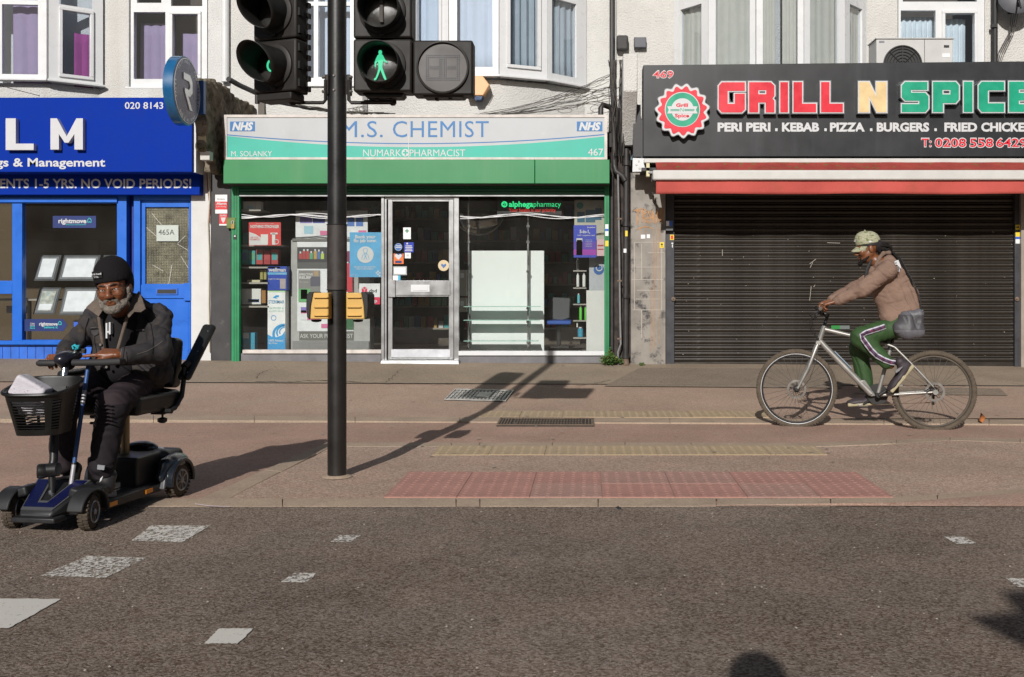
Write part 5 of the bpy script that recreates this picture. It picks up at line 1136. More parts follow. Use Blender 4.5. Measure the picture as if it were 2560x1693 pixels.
for i in range(60):
    x, y = rnd.uniform(1700, 2530), rnd.uniform(570, 900); stroke(sc, [(x, y), (x+rnd.uniform(-2,3), y+rnd.uniform(-1,2))], rnd.uniform(.6, 1.5), 13.07)
part('scratch', sc, m_graf2, t, kind='stuff', smooth=False)
t = sticker('torn green and white strip sticker low on the brown shutter', (2078,814,2124,823), 13.068, mat('strip_grey',(.12,.14,.13)), [((2078,814,2100,823), mat('strip_green',(.01,.2,.03)))])
t = thing('key_switch', 'small grey key switch box with stickers by the shutter rail', 'switch box', P(1674, 577, 12.97)); part('case', MB().fb(1664, 551, 1683, 577, 12.95, .07), mat('switch_grey',(.08,.085,.09), rough=.5), t, bevel=.004); part('label', MB().fb(1665.5,553,1673,565,12.948,.0015), m_sw, t, smooth=False); part('label', MB().fb(1673.2,553,1681.5,565,12.948,.0015), m_sblue, t, smooth=False)
sticker('yellow and red sticker below the key switch', (1675,587,1685,600), 13.027, m_yel, [((1677,589,1683,598), m_sred)]); n_ = sticker('white marker scrawl on the left shutter rail', (1678,606,1683,619), 13.027, m_rail, [((1678.5,607,1683,610), m_sw), ((1680,611,1682,619), m_sw)], 'graffiti tag')
sticker('yellow sticker high on the right shutter rail', (2539,562,2550,575), 13.027, m_yel, [((2541,566,2547,570), m_black)]); sticker('yellow, blue and white stickers on the right shutter rail', (2539,581,2551,609), 13.027, m_sw, [((2539,581,2551,592), m_yel), ((2539,592,2551,598), m_sblue)])
# air conditioner
t = thing('air_conditioner', 'pale grey air conditioning unit with a black fan on the sign', 'air conditioner', P(2285, 165, 12.9))
m_ac = mat('ac_casing', (.5,.49,.47), rough=.45, var=.06, scale=4); zA, zB = Z_(192, 13.0), Z_(98, 13.0)
part('casing', MB().box(X_(2191,13.0), 13.0, zA, X_(2383,13.0), 13.37, zB), m_ac, t, bevel=.012); part('lid', MB().box(X_(2191,13.0)-.012, 12.985, zB+.001, X_(2383,13.0)+.012, 13.385, zB+.016), m_ac, t, bevel=.004)
f_ = part('fan_guard', MB().torus(P(2257, 162, 12.99), (0,1,0), .245, .012, 44, 8), m_cable, t); part('fan_opening', MB().lathe(P(2257,162,12.996), (0,-1,0), [(0,.24),(.001,.24)], 40), m_black, t)
for r_ in (.05, .09, .13, .17, .21): part('guard_ring', MB().torus(P(2257,162,12.985), (0,1,0), r_, .004, 36, 5), m_cable, f_)
for a in range(8): part('guard_spoke', MB().tube([P(2257,162,12.983)+Vector((.03*math.cos(a*.785),0,.03*math.sin(a*.785))), P(2257,162,12.983)+Vector((.24*math.cos(a*.785),0,.24*math.sin(a*.785)))], .005, 5), m_cable, f_)
part('seam', MB().fb(2311, 99, 2312, 190, 12.997, .004), m_dark, t); part('badge', MB().fb(2360,113,2373,119,12.996,.005), m_black, t); part('badge', MB().fb(2356,134,2375,143,12.996,.005), m_sw, t); part('badge', MB().fb(2198,102,2211,107,12.996,.005), mat('badge_grey',(.2,.2,.22)), t)
# satellite dish
t = thing('satellite_dish', 'dark satellite dish at the top right corner', 'satellite dish', P(2540, 30, 14.1)); part('dish', MB().lathe(P(2545,-14,13.85), (-.25,-1,.2), [(0,.02),(-.02,.12),(-.05,.22),(-.07,.25),(-.075,.25)][::-1], 30), mat('dish_grey',(.09,.09,.1), rough=.5), t, solid=.004)
part('arm', MB().tube([P(2545,8,13.8), P(2555,30,13.95), P(2520,34,14.15)], .014, 8), m_cable, t); part('arm', MB().tube([P(2545,-14,13.85), P(2552,20,13.6)], .012, 8), m_cable, t)
# drainpipes
t = thing('drainpipe', 'black drainpipe down the right hand rendered wall', 'drainpipe', P(2487, 160, 14.1)); part('pipe', MB().tube([P(2487,-200,14.12), P(2487,180,14.12)], .04, 12), m_cable, t); part('clip', MB().fb(2480,60,2494,68,14.06,.06), m_cable, t)
t = thing('drainpipe', 'black cast drainpipe between the chemist and the grill', 'drainpipe', P(1535, 915, 12.95)); m_pipe = mat('sooty_pipe', (.032,.029,.028), rough=.5, var=.35, scale=8, c2=(.12,.1,.08), thr=.68)
part('pipe', MB().tube([P(1530,-260,14.1), P(1530,160,14.1), P(1531,225,13.9), P(1534,262,13.2), P(1535,300,12.93), P(1536,420,12.93)], .036, 14), m_pipe, t)
part('elbow', MB().tube([P(1536,415,12.93), P(1539,428,12.92), P(1556,440,12.92), P(1563,452,12.92)], .038, 14), m_pipe, t); part('pipe', MB().tube([P(1566,372,12.94), P(1565,600,12.94), P(1564,909,12.94)], .036, 14), m_pipe, t)
part('pipe', MB().tube([P(1530,440,12.98), P(1530,905,12.98)], .024, 12), m_pipe, t)
for x, y in ((1530,160),(1536,300),(1566,408),(1565,560),(1564,740),(1564,890)): part('collar', MB().lathe(P(x,y,12.93 if y > 250 else 14.1), (0,0,1), [(-.03,.046),(.03,.046)], 14), m_pipe, t)
part('shoe', MB().tube([P(1564,900,12.94), P(1565,912,12.88), P(1566,918,12.84)], .042, 12), m_iron, t); part('spigot', MB().tube([P(1502,288,13.0), P(1502,270,13.0), P(1507,262,13.02), P(1524,268,13.1), P(1530,275,13.1)], .035, 12), m_pipe, t)
t = thing('conduit', 'thin grey metal conduit beside the black drainpipe', 'conduit', P(1550, 915, 12.9)); part('tube', MB().tube([P(1545,432,12.9), P(1548,600,12.9), P(1550,780,12.9), P(1552,860,12.9), P(1545,880,12.9), P(1546,913,12.9)], .013, 8), mat('galvanised', (.3,.3,.3), rough=.45, metal=.5), t)
for y in (545, 700, 845): part('clip', MB().fb(1543,y,1554,y+4,12.885,.02), m_iron, t)
sticker('yellow sticker on the black drainpipe', (1563,577,1569,591), 12.90, m_yel); sticker('torn white sticker on the drainpipe', (1559,622,1566,632), 12.90, m_sw)
# junction boxes
solo('junction_box', 'larger weathered black junction box on the render', 'junction box', MB().fb(1541, 87, 1571, 125, 14.06, .12), mat('weathered_black',(.05,.047,.045), rough=.7, var=.4, scale=14), bevel=.03); solo('junction_box', 'smaller flat grey junction box beside the larger one', 'junction box', MB().fb(1585, 93, 1616, 119, 14.1, .08), mat('slate_box',(.07,.07,.085), rough=.5, var=.2), bevel=.01)
# tangled overhead wires
t = thing('cable_tangle', 'tangle of grey wires strung along the chemist roof edge', 'cables', P(1400, 285, 13.4)); rnd = random.Random(21)
for k in range(18):
    x0, x1 = rnd.uniform(1180, 1330), rnd.uniform(1500, 1552); y0, y1 = rnd.uniform(282, 287), rnd.uniform(178, 262); D = rnd.uniform(12.95, 13.6); n_ = 14; b = rnd.uniform(-14, 4)
    pts = [P(x0+(x1-x0)*i/n_, y0+(y1-y0)*(i/n_)**1.6 + b*math.sin(math.pi*i/n_)+rnd.uniform(-4,4)*(i/n_), D+.4*(i/n_)*rnd.random()) for i in range(n_+1)]
    part('wire', MB().tube(pts, rnd.uniform(.002, .0038), 4), rnd.choice([m_cable, m_cable2, m_cable2]), t)
for k in range(12):
    cx_, cy_ = rnd.uniform(1400, 1530), rnd.uniform(225, 280); r_ = rnd.uniform(8, 26)
    part('loop', MB().tube([P(cx_+r_*math.cos(a*.5+k)*1.3, cy_+r_*math.sin(a*.5+k)*.5, 13.3+.03*a) for a in range(11)], .0035, 4), m_cable2, t)
for k in range(14):
    x = 1528+rnd.uniform(-4, 30); part('wire', MB().tube([P(x+rnd.uniform(-5,5), y, 12.85+rnd.uniform(-.05,.1)) for y in (150, 190, 225, 260, 300, 345, 390)], .0045, 4), rnd.choice([m_cable, m_cable2]), t)
t = thing('cable_tangle', 'loose black wires sagging over the left end of the chemist roof', 'cables', P(760, 282, 13.3))
for k in range(12):
    x0, x1 = rnd.uniform(640, 660), rnd.uniform(900, 1000); y0 = rnd.uniform(235, 250); pts = [P(x0+(x1-x0)*i/14, y0+(283-y0)*(1-(1-i/14)**2.2)+rnd.uniform(-2,2), 13.2+.2*i/14) for i in range(15)]
    part('wire', MB().tube(pts, rnd.uniform(.004, .007), 4), rnd.choice([m_cable, m_cable2]), t)
for k in range(8):
    cx_, cy_ = rnd.uniform(860, 930), rnd.uniform(272, 283); part('loop', MB().tube([P(cx_+rnd.uniform(8,20)*math.cos(a*.55), cy_+7*math.sin(a*.55), 13.1+.02*a) for a in range(11)], .004, 4), m_cable2, t)
part('post', MB().fb(906, 236, 918, 286, 13.4, .06), mat('post_grey',(.2,.19,.18)), t)
part('bracket', MB().fb(645, 254, 661, 292, 13.0, .06), m_cable2, t)
t = thing('hanging_wires', 'thin wires hanging down the wall right of the drainpipe', 'cables', P(2510, 150, 14.1))
for k in range(4): part('wire', MB().tube([P(2548-k*6,20,14.1), P(2536-k*4,80,14.12), P(2512-k*5,130,14.12), P(2500-k*3,165,14.12)], .005, 4), m_cable2, t)
solo('wall_wire', 'thin wire across the render above the blue sign', 'cable', MB().tube([P(-40,202,12.75), P(30,222,12.8), P(100,240,12.85)], .004, 4), m_cable)
# weeds
m_leaf = mat('weed_leaf', (.05,.11,.02), rough=.7, var=.5, scale=20); m_leaf2 = mat('yellow_weed_leaf', (.16,.17,.03), rough=.7, var=.3, scale=20)
def weed(label, x, y, D, w_, h_, n_, seed):
    t = thing('weed', label, 'plant', P(x, y, D)); rnd = random.Random(seed); b = P(x, y, D); b.z = gz(b.x, b.y); s_ = D/F
    st = MB(); lv = [MB(), MB()]
    for k in range(n_):
        a = rnd.uniform(-1, 1); tip = b+Vector((a*w_*s_, rnd.uniform(-.14, .02), h_*s_*rnd.uniform(.35, 1)*(1-.4*abs(a))))
        st.tube([b+Vector((a*w_*s_*.3, 0, 0)), (b+tip)/2+Vector((0,-.02,.03)), tip], .0025, 3, False)
        for q in range(7):
            c = (b*.9+tip*.1).lerp(tip, rnd.uniform(.3, 1))+Vector((rnd.uniform(-.03,.03), rnd.uniform(-.03,.03), rnd.uniform(-.02,.02))); r_ = rnd.uniform(.012, .026); e = Euler((rnd.uniform(-1,1), rnd.uniform(-1,1), rnd.uniform(0,6))).to_matrix()
            lv[rnd.random() < .25].add([c+e@Vector(p) for p in ((0,-r_,0),(r_*.6,0,r_*.2),(0,r_,0),(-r_*.6,0,r_*.2))], [(0,1,2,3)])
    part('stem', st, m_leaf, t, kind='stuff'); part('leaves', lv[0], m_leaf, t, kind='stuff', smooth=False); part('leaves', lv[1], m_leaf2, t, kind='stuff', smooth=False)
weed('bushy green weed at the foot of the right green rail', 1523, 917, 12.85, 21, 44, 55, 1); weed('tiny weed at the foot of the marble pier', 1604, 914, 12.9, 4, 5, 4, 2); weed('small weed behind the drainpipe foot', 1549, 905, 12.95, 6, 30, 12, 3)
t = solo('dead_leaf', 'curled orange dead leaf on the pavement kerb', 'leaf', MB().add([G(2448,1060)+Vector((0,0,.03)), G(2456,1062)+Vector((.0,0,.018)), G(2464,1058)+Vector((0,0,.05)), G(2458,1054)+Vector((0,0,.06)), G(2452,1053)+Vector((0,0,.075))], [(0,1,4),(1,3,4),(1,2,3)]), mat('dead_leaf', (.42,.14,.04), rough=.8), solid=.002)
solo('litter', 'dark scrap of litter on the road below the crossing', 'litter', MB().add([G(1538,1271)+Vector((0,0,.004)), G(1546,1272)+Vector((0,0,.014)), G(1556,1277)+Vector((0,0,.006)), G(1545,1277)+Vector((0,0,.004))], [(0,1,2,3)]), m_cable, solid=.004)
# ================================================================== TRAFFIC SIGNALS
m_sig = mat('signal_black_plastic', (0.019, 0.0165, 0.0145), rough=.55, spec=.3, var=.12, scale=6, streak=5, streak_col=(0.0375, 0.0325, 0.0275), bump=.15, bscale=200)
m_sig2 = mat('signal_dark_inside', (0.0072, 0.0066, 0.006), rough=.6)
m_hood = mat('visor_plastic', (0.0099, 0.009, 0.0081), rough=.55, var=.15, streak=5, streak_col=(0.0225, 0.02025, 0.01575))
m_pole = mat('black_pole_paint', (0.012, 0.0105, 0.0095), rough=.42, var=.3, scale=7, c2=(0.025, 0.02, 0.016), thr=.62, soft=.1, streak=6, streak_col=(0.0225, 0.019, 0.015), bump=.1, bscale=60)
m_led = mat('green_led_dots', (.0,.05,.03), emis=(.08,.85,.42), emis_s=1.0)
m_lens = mat('dark_lens', (0.03, 0.0282, 0.0252), rough=.2, coat=.3, bump=.3, bscale=220)
m_yell = mat('button_yellow', (.60,.36,.09), rough=.42, var=.06, coat=.2)
m_bolt = mat('bolt_steel', (.12,.11,.1), rough=.5, metal=.6)
def visor(M, R_, top, bot, th0=math.radians(58)):
    # hooded tube open towards the viewer (-y), longer over the top than below, cut away underneath
    mb = MB(M); n = 44; k = 5; vs_ = []
    for i in range(n+1):
        a = 2*math.pi*i/n - math.pi/2; s_ = (math.sin(a)+1)/2
        L_ = bot+(top-bot)*(s_**.75)
        for j in range(k+1):
            f = j/k; r_ = R_*(1+.05*f); vs_.append((r_*math.cos(a), -L_*f, r_*math.sin(a)*1.0 - .012*f*s_))
    fs = [(i*(k+1)+j, (i+1)*(k+1)+j, (i+1)*(k+1)+j+1, i*(k+1)+j+1) for i in range(n) for j in range(k)]
    return mb.add(vs_, fs)
def module(t, M, w, h, dep, R_, top, bot, lens_m, kind_='signal_module'):
    mod = part(kind_, MB(M).box(-w/2, 0, -h/2, w/2, dep, h/2), m_sig, t, bevel=.012)
    rim = MB(M); rim.lathe((0, -.001, 0), (0, -1, 0), [(0, R_+.032), (.012, R_+.03), (.02, R_+.012), (.02, R_+.004), (-.02, R_-.002)], 40, cap=False); part('lens_rim', rim, m_sig, mod)
    part('lens', MB(M).lathe((0, .002, 0), (0, -1, 0), [(0, R_), (.004, R_), (.012, R_*.7), (.016, R_*.3), (.0165, .001)], 36), lens_m, mod)
    part('visor', visor(M, R_+.004, top, bot), m_hood, mod, solid=.004)
    part('catch', MB(M).box(-.018, -.022, -R_-.045, .018, -.001, -R_-.022), m_sig, mod, bevel=.006)
    return mod
def vehicle_head(t, M, n_mod=3, w=.31, pitch=.315, dep=.11, lit=None):
    R_ = .1
    for k in range(n_mod):
        Mk = M @ Matrix.Translation((0, 0, k*pitch)); mod = module(t, Mk, w, pitch-.006, dep, R_, .25, .09, m_lens, 'vehicle_signal_module')
        if lit == k:
            mb = MB(Mk); mb.torus((.0, -.02, 0), (0, 1, 0), .035, .006, 24, 5); part('lit_ring', mb, m_led, mod)
    back = MB(M); back.box(-w/2+.02, dep, -pitch/2, w/2-.02, dep+.035, n_mod*pitch-pitch/2); part('back_cover', back, m_sig, t, bevel=.008)
    hg = MB(M)
    for k in range(n_mod*3): hg.box(w/2+.001, dep*.15, -pitch/2+.03+k*pitch/3, w/2+.014, dep*.5, -pitch/2+.075+k*pitch/3)
    part('hinge', hg, m_hood, t, kind='stuff')
    fin = MB(M)
    for k in range(n_mod*5): fin.box(w/2-.02, dep+.003, -pitch/2+.015+k*pitch/5, w/2+.004, dep+.03, -pitch/2+.045+k*pitch/5)
    part('fin', fin, m_hood, t, kind='stuff')
PX, PD = 843, 6.06
base = G(842, 1190); base.y = PD; base.x = X_(842.5, PD); base.z = gz(base.x, PD)
t = thing('traffic_signal', 'black pole with pedestrian crossing signals showing the green man', 'traffic signal', base)
rp = 23.2*PD/F
part('pole', MB().tube([base, (base.x, base.y, 4.2)], rp, 32), m_pole, t)
sl = part('sleeve', MB().tube([(base.x, base.y, Z_(725, PD)), (base.x, base.y, Z_(563, PD))], rp+.0025, 32), mat('sleeve_wrap', (.035,.028,.025), rough=.6, var=.4, scale=14), t)
for y in (562, 725): part('band', MB().torus((base.x, base.y, Z_(y, PD)), (0,0,1), rp+.003, .0035, 32, 6), m_hood, sl)
part('footing', MB().lathe((base.x, base.y, base.z+.004), (0,0,1), [(0, rp+.035), (.006, rp+.02), (.012, rp)], 24), m_kerb, t)
# vehicle signal head, turned to the left
c = P(686, 165, 5.93); a = math.radians(-21)
Mv = Matrix.Translation(c) @ Matrix.Rotation(a, 4, 'Z')
vehicle_head(t, Mv, 3, lit=0)
mb = MB(Mv); mb.box(-.13, .0, -.205, .12, .13, -.16); part('head_bracket', mb, m_sig, t, bevel=.008); part('cable_gland', MB(Mv).tube([(-.15,.03,-.15),(-.15,.03,-.21)], .014, 8), m_hood, t)
# pedestrian head
c = P(956, 163, 5.87); Mp = Matrix.Translation(c)
w = 146*5.87/F
for k, lit in ((0, True), (1, False)):
    Mk = Mp @ Matrix.Translation((0, 0, k*.317)); mod = module(t, Mk, w, .311, .15, .108, .17, .10, m_lens, 'pedestrian_signal_module')
    man = [(-.002,.078),(.008,.076),(.011,.066),(.007,.057),(.016,.052),(.024,.038),(.034,.024),(.046,.016),(.044,.010),(.030,.015),(.018,.024),(.016,.008),(.012,-.010),(.022,-.035),(.034,-.062),(.040,-.076),(.030,-.080),(.020,-.066),(.006,-.036),(.000,-.024),(-.008,-.044),(-.018,-.064),(-.028,-.078),(-.040,-.080),(-.040,-.072),(-.030,-.066),(-.020,-.044),(-.012,-.020),(-.012,.004),(-.016,.020),(-.026,.010),(-.028,-.012),(-.035,-.012),(-.036,.014),(-.028,.032),(-.018,.050),(-.009,.056),(-.012,.066),(-.009,.075)]
    if lit: part('green_man', MB(Mk).prism([(x*.92-.008, -.0225, z*1.12-.004) for x, z in man], (0, .004, 0)), m_led, mod, smooth=False)
    else: part('dark_figure', MB(Mk).tube([(0,-.02,-.07),(0,-.02,.03)], .012, 8).ball((0,-.02,.05), .014), mat('unlit_figure', (.1,.09,.08), rough=.3), mod)
# countdown unit
c = P(1107, 169, 5.9); Mc = Matrix.Translation(c)
w = 150*5.9/F
cu = part('countdown_unit', MB(Mc).box(-w/2, 0, -.163, w/2, .13, .163), m_sig, t, bevel=.012)
part('bezel', MB(Mc).lathe((0,-.001,0), (0,-1,0), [(0,.158),(.016,.155),(.018,.146),(.004,.143)], 48, cap=False), m_sig, cu); part('lens', MB(Mc).lathe((0,.003,0), (0,-1,0), [(0,.145),(.006,.145)], 48), mat('countdown_face',(.034,.025,.019), rough=.45), cu)
dg = MB(Mc); seg = MB(Mc)
for ox in (-.052, .052):
    for i in range(9):
        for j in range(14):
            x, z = ox+(i-4)*.0112, (j-6.5)*.0112
            if i in (0,1,7,8) or j in (0,1,6,7,12,13): dg.box(x-.0035, -.0065, z-.0035, x+.0035, -.003, z+.0035)
part('unlit_dot', dg, mat('unlit_dots',(.010,.011,.022), rough=.4), cu, kind='stuff')
for i in range(4): seg.box(-.16+i*.0, -.001, 0, -.159, 0, .001)
# brackets
m_brk = m_sig
for sx, xa, xb_ in ((-1, 812, 724), (1, 874, 990)):
    px = PX+sx*27
    part('clamp', MB().fb(px-5, 186, px+5, 236, 6.0, .06), m_brk, t, bevel=.004)
    part('bracket_arm', MB().tube([P(px+sx*2,200,6.0), P(px+sx*2,250,6.0), P(px+sx*8,257,6.0), P(xb_,257,6.02)], .011, 8), m_brk, t)
    part('swivel', MB().lathe(P(xb_+(-sx)*8, 264, 6.02), (0,0,1), [(0,.012),(.012,.022),(.05,.022),(.055,.012)], 12), m_brk, t)
    for y in (193, 229): part('bolt', MB().lathe(P(px+sx*3, y, 6.0), (sx,0,0), [(0,.01),(.016,.01),(.02,.006)], 8), m_bolt, t)
for y in (189, 225): part('bolt', MB().lathe(P(835, y, PD-rp), (0,-1,0), [(0,.009),(.008,.006)], 8), m_bolt, t)
for x0, x1, xc in ((905,1010,958),(1050,1165,1107)):
    part('base_plate', MB().fprism([(x0,233),(x1,233),(x1-8,243),(x0+10,243)], 5.92, .12), m_hood, t, bevel=.005); part('lug', MB().fb(xc-20, 243, xc-12, 250, 5.95, .04), m_hood, t); part('lug', MB().fb(xc+14, 243, xc+22, 248, 5.95, .04), m_hood, t)
part('cross_arm', MB().fb(910, 250, 980, 256, 5.98, .05), m_brk, t)
# push button units
for sx in (-1, 1):
    x = lambda d: PX+sx*d
    pb_ = part('push_button_unit', MB().fprism([(x(22),732),(x(60),732),(x(66),760),(x(69),798),(x(22),798)], 5.93, .17), m_yell, t, bevel=.006)
    for y in (744, 768, 789): part('rib', MB().fprism([(x(24),y-1.6),(x(58),y-1.6),(x(60),y),(x(58),y+1.6),(x(24),y+1.6)], 5.915, .016), m_yell, pb_, bevel=.003)
    part('front_cover', MB().fprism([(x(59),730),(x(70),730),(x(77),737),(x(78),766),(x(76),792),(x(72),798),(x(68),799),(x(66),765)], 5.925, .18), m_sig2, pb_, bevel=.006)
    part('tactile_cone', MB().lathe(P(x(52), 799, 6.0), (0,0,-1), [(0,.032),(.012,.028),(.016,.01)], 14), m_sig2, pb_)
# second signal on the camera's side of the road: only its shadow falls into the picture
t2 = thing('traffic_signal', 'signal pole on the near kerb, its hooded shadow on the road at right', 'traffic signal', (.95, -2.15, -.012))
part('pole', MB().tube([(.95,-2.15,-.012), (.95,-2.15,3.2)], .057, 20), m_pole, t2)
vehicle_head(t2, Matrix.Translation((.74,-2.15,2.2)) @ Matrix.Rotation(math.radians(-75), 4, 'Z'), 3)
# ================================================================== MAN ON A MOBILITY SCOOTER
def hand(b, wrist, f, n, s, curls, thumb=(.5, .6), size=1.0, lens=(.072, .080, .074, .058), spread=.012):
    # f: finger direction, n: out of the back of the hand, s: towards the thumb
    w = Vector(wrist); f = Vector(f).normalized(); n = Vector(n); n = (n-f*n.dot(f)).normalized(); s = Vector(s); s = (s-f*s.dot(f)-n*s.dot(n)).normalized()
    L = .085*size
    for i in range(4):
        o = s*(.030-.0195*i)*size; k0 = w+o*.7; k1 = w+f*(L-.004*abs(i-1)*size)+o
        b.cap(k0, k1, .016*size, .0125*size, k=.008)
        p = k1; ang = 0; d = f; r = .0098*size*(1 if i < 3 else .88)
        for j, fr in enumerate((.45, .31, .24)):
            ang += curls[i]*(1, 1.1, .7)[j]; d = f*math.cos(ang)-n*math.sin(ang)+s*(.08*(1.5-i)*.5)
            q = p+d.normalized()*lens[i]*fr*size; b.cap(p, q, r, r*.93, k=.003); p = q; r *= .93
    t0 = w+s*.022*size+f*.02*size; d1 = (f*math.cos(thumb[0])+s*math.sin(thumb[0])-n*.35).normalized(); t1 = t0+d1*.045*size
    d2 = (f*math.cos(thumb[0]-thumb[1])+s*math.sin(thumb[0]-thumb[1])-n*.5).normalized(); t2 = t1+d2*.03*size; t3 = t2+d2*.024*size
    b.cap(t0, t1, .016*size, .012*size, k=.008); b.cap(t1, t2, .0115*size, .0105*size, k=.003); b.cap(t2, t3, .0105*size, .009*size, k=.003)
def head(b, R, c, jaw=1.0, nose=1.0):
    b.frame(R, tuple(c))
    b.ell((0,.018,.038), (.073,.092,.088), k=.02); b.ell((0,-.03,-.02), (.060,.062,.086), k=.02)
    for s_ in (-1, 1):
        b.cap((s_*.052,.005,-.05), (s_*.022,-.062,-.098), .020, .017, k=.025); b.ell((s_*.040,-.066,-.026), (.024,.022,.026), k=.02)
        b.cap((s_*.012,-.090,.022), (s_*.046,-.074,.020), .0105, .009, k=.012); b.ell((s_*.031,-.098,-.001), (.018,.018,.0125), k=.012, sub=True)
        b.ell((s_*.013,-.102,-.040), (.010*nose,.011,.009), k=.006); b.ell((s_*.077,.008,-.010), (.009,.020,.032), k=.006)
        b.cap((s_*.018,-.092,.004), (s_*.044,-.080,.002), .0055, .005, k=.004); b.cap((s_*.018,-.090,-.011), (s_*.044,-.080,-.011), .005, .005, k=.004)
    b.ell((0,-.072,-.104), (.024,.020,.018), k=.02); b.cap((0,-.092,.008), (0,-.112,-.032), .0085, .0125*nose, k=.012)
    b.ell((0,-.112,-.037), (.0135*nose,.012,.010), k=.006)
    b.cap((-.019,-.088,-.066), (0,-.097,-.063), .006, .0075, k=.005); b.cap((0,-.097,-.063), (.019,-.088,-.066), .0075, .006, k=.005)
    b.cap((-.015,-.088,-.076), (.015,-.088,-.076), .008, .008, k=.005); b.cap((-.02,-.098,-.0705), (.02,-.098,-.0705), .002, .002, k=.003, sub=True)
    b.frame(np.eye(3), (0,0,0))
def eyes(t, R, c, m_w, m_i):
    R = np.array(R); c = np.array(tuple(c))
    for s_ in (-1, 1):
        p = R@np.array((s_*.031,-.077,-.003))+c; q = R@np.array((s_*.031,-.0878,-.003))+c
        e = part('eye', MB().ball(p, .0128), m_w, t); part('iris', MB().ball(q, (.0042,.0032,.0042)), m_i, e)
m_skin = mat('dark_skin', (0.1721, 0.05746, 0.02337), rough=.42, var=.18, scale=45, bump=.25, bscale=220, bdist=.002, c2=(0.218, 0.07735, 0.03188), thr=.55)
m_skin2 = mat("brown_skin", (.17,.062,.024), rough=.42, var=.12, scale=40, bump=.15, bscale=200, bdist=.002)
m_eye = mat('eye_white', (.55,.50,.45), rough=.2); m_iris = mat('dark_iris', (.02,.01,.006), rough=.1)
m_denim = mat('black_denim', (0.0372, 0.03351, 0.03515), rough=.85, var=.35, scale=9, bump=.6, bscale=160, bdist=.003, c2=(0.06324, 0.04848, 0.03385), thr=.52, soft=.15)  # brown blotches stand in for sunlit highlights on the cloth
m_denimb = mat('faded_collar', (.13,.10,.08), rough=.9, var=.25, scale=25, bump=.5, bscale=200, bdist=.003)
m_hood_ = mat('black_jersey', (.016,.014,.015), rough=.9, var=.2, scale=12, bump=.3, bscale=120)
m_trk = mat('black_track_trousers', (.016,.013,.015), rough=.8, var=.3, scale=8, bump=.3, bscale=90); m_trk2 = mat('plum_black_cloth', (0.0315, 0.0224, 0.0252), rough=.8, var=.2, scale=10)
m_beanie = mat('black_knit', (0.0098, 0.0084, 0.0091), rough=.95, var=.2, scale=10, bump=.7, bscale=180, bdist=.003)
m_shoe = mat('black_shoe', (.02,.018,.018), rough=.5, var=.3, scale=12, bump=.3, bscale=60)
m_beard = mat('grey_beard', (0.1925, 0.1663, 0.14), rough=.95, var=.5, scale=70, bump=1.0, bscale=300, bdist=.006, c2=(0.06125, 0.04375, 0.035), thr=.56, soft=.1)

# ---- the scooter
m_navyp = mat('navy_metallic', (0.0072, 0.0096, 0.06), rough=.3, metal=.3, coat=.5, var=.15, scale=8); m_navyd = mat('dark_green_black_gloss', (.01,.014,.02), rough=.3, coat=.4, var=.2, scale=6)
m_grp = mat('grey_scooter_plastic', (0.0165, 0.0165, 0.01716), rough=.5, var=.2, scale=10); m_blkp = mat('black_scooter_plastic', (0.0096, 0.0088, 0.0088), rough=.45, var=.25, scale=10)
m_tyre = mat('dusty_tyre', (0.075, 0.0585, 0.0435), rough=.95, var=.25, scale=30, bump=.4, bscale=120, bdist=.003); m_rimp = mat('silver_wheel', (.28,.29,.31), rough=.35, metal=.7)
m_trim = mat('silver_trim', (0.132, 0.132, 0.138), rough=.4, metal=.5); m_reflect = mat('amber_reflector', (.75,.25,.01), rough=.25)
m_vinyl = mat('black_vinyl', (.014,.014,.013), rough=.38, var=.2, scale=5, bump=.15, bscale=40); m_gold = mat('brass_post', (.25,.19,.11), rough=.35, metal=.8)
so = Vector((-2.585, 4.80, -.008)); bk = Vector((.13, .9915, 0)); rt = Vector((.9915, -.13, 0))
def S(x, y, z): return so+rt*x+bk*y+Vector((0,0,z))
MS = Matrix(((rt.x, bk.x, 0, so.x), (rt.y, bk.y, 0, so.y), (0, 0, 1, so.z), (0, 0, 0, 1)))
sc_ = thing('mobility_scooter', 'dark blue four wheeled mobility scooter with a black front basket', 'mobility scooter', S(0, .38, 0))
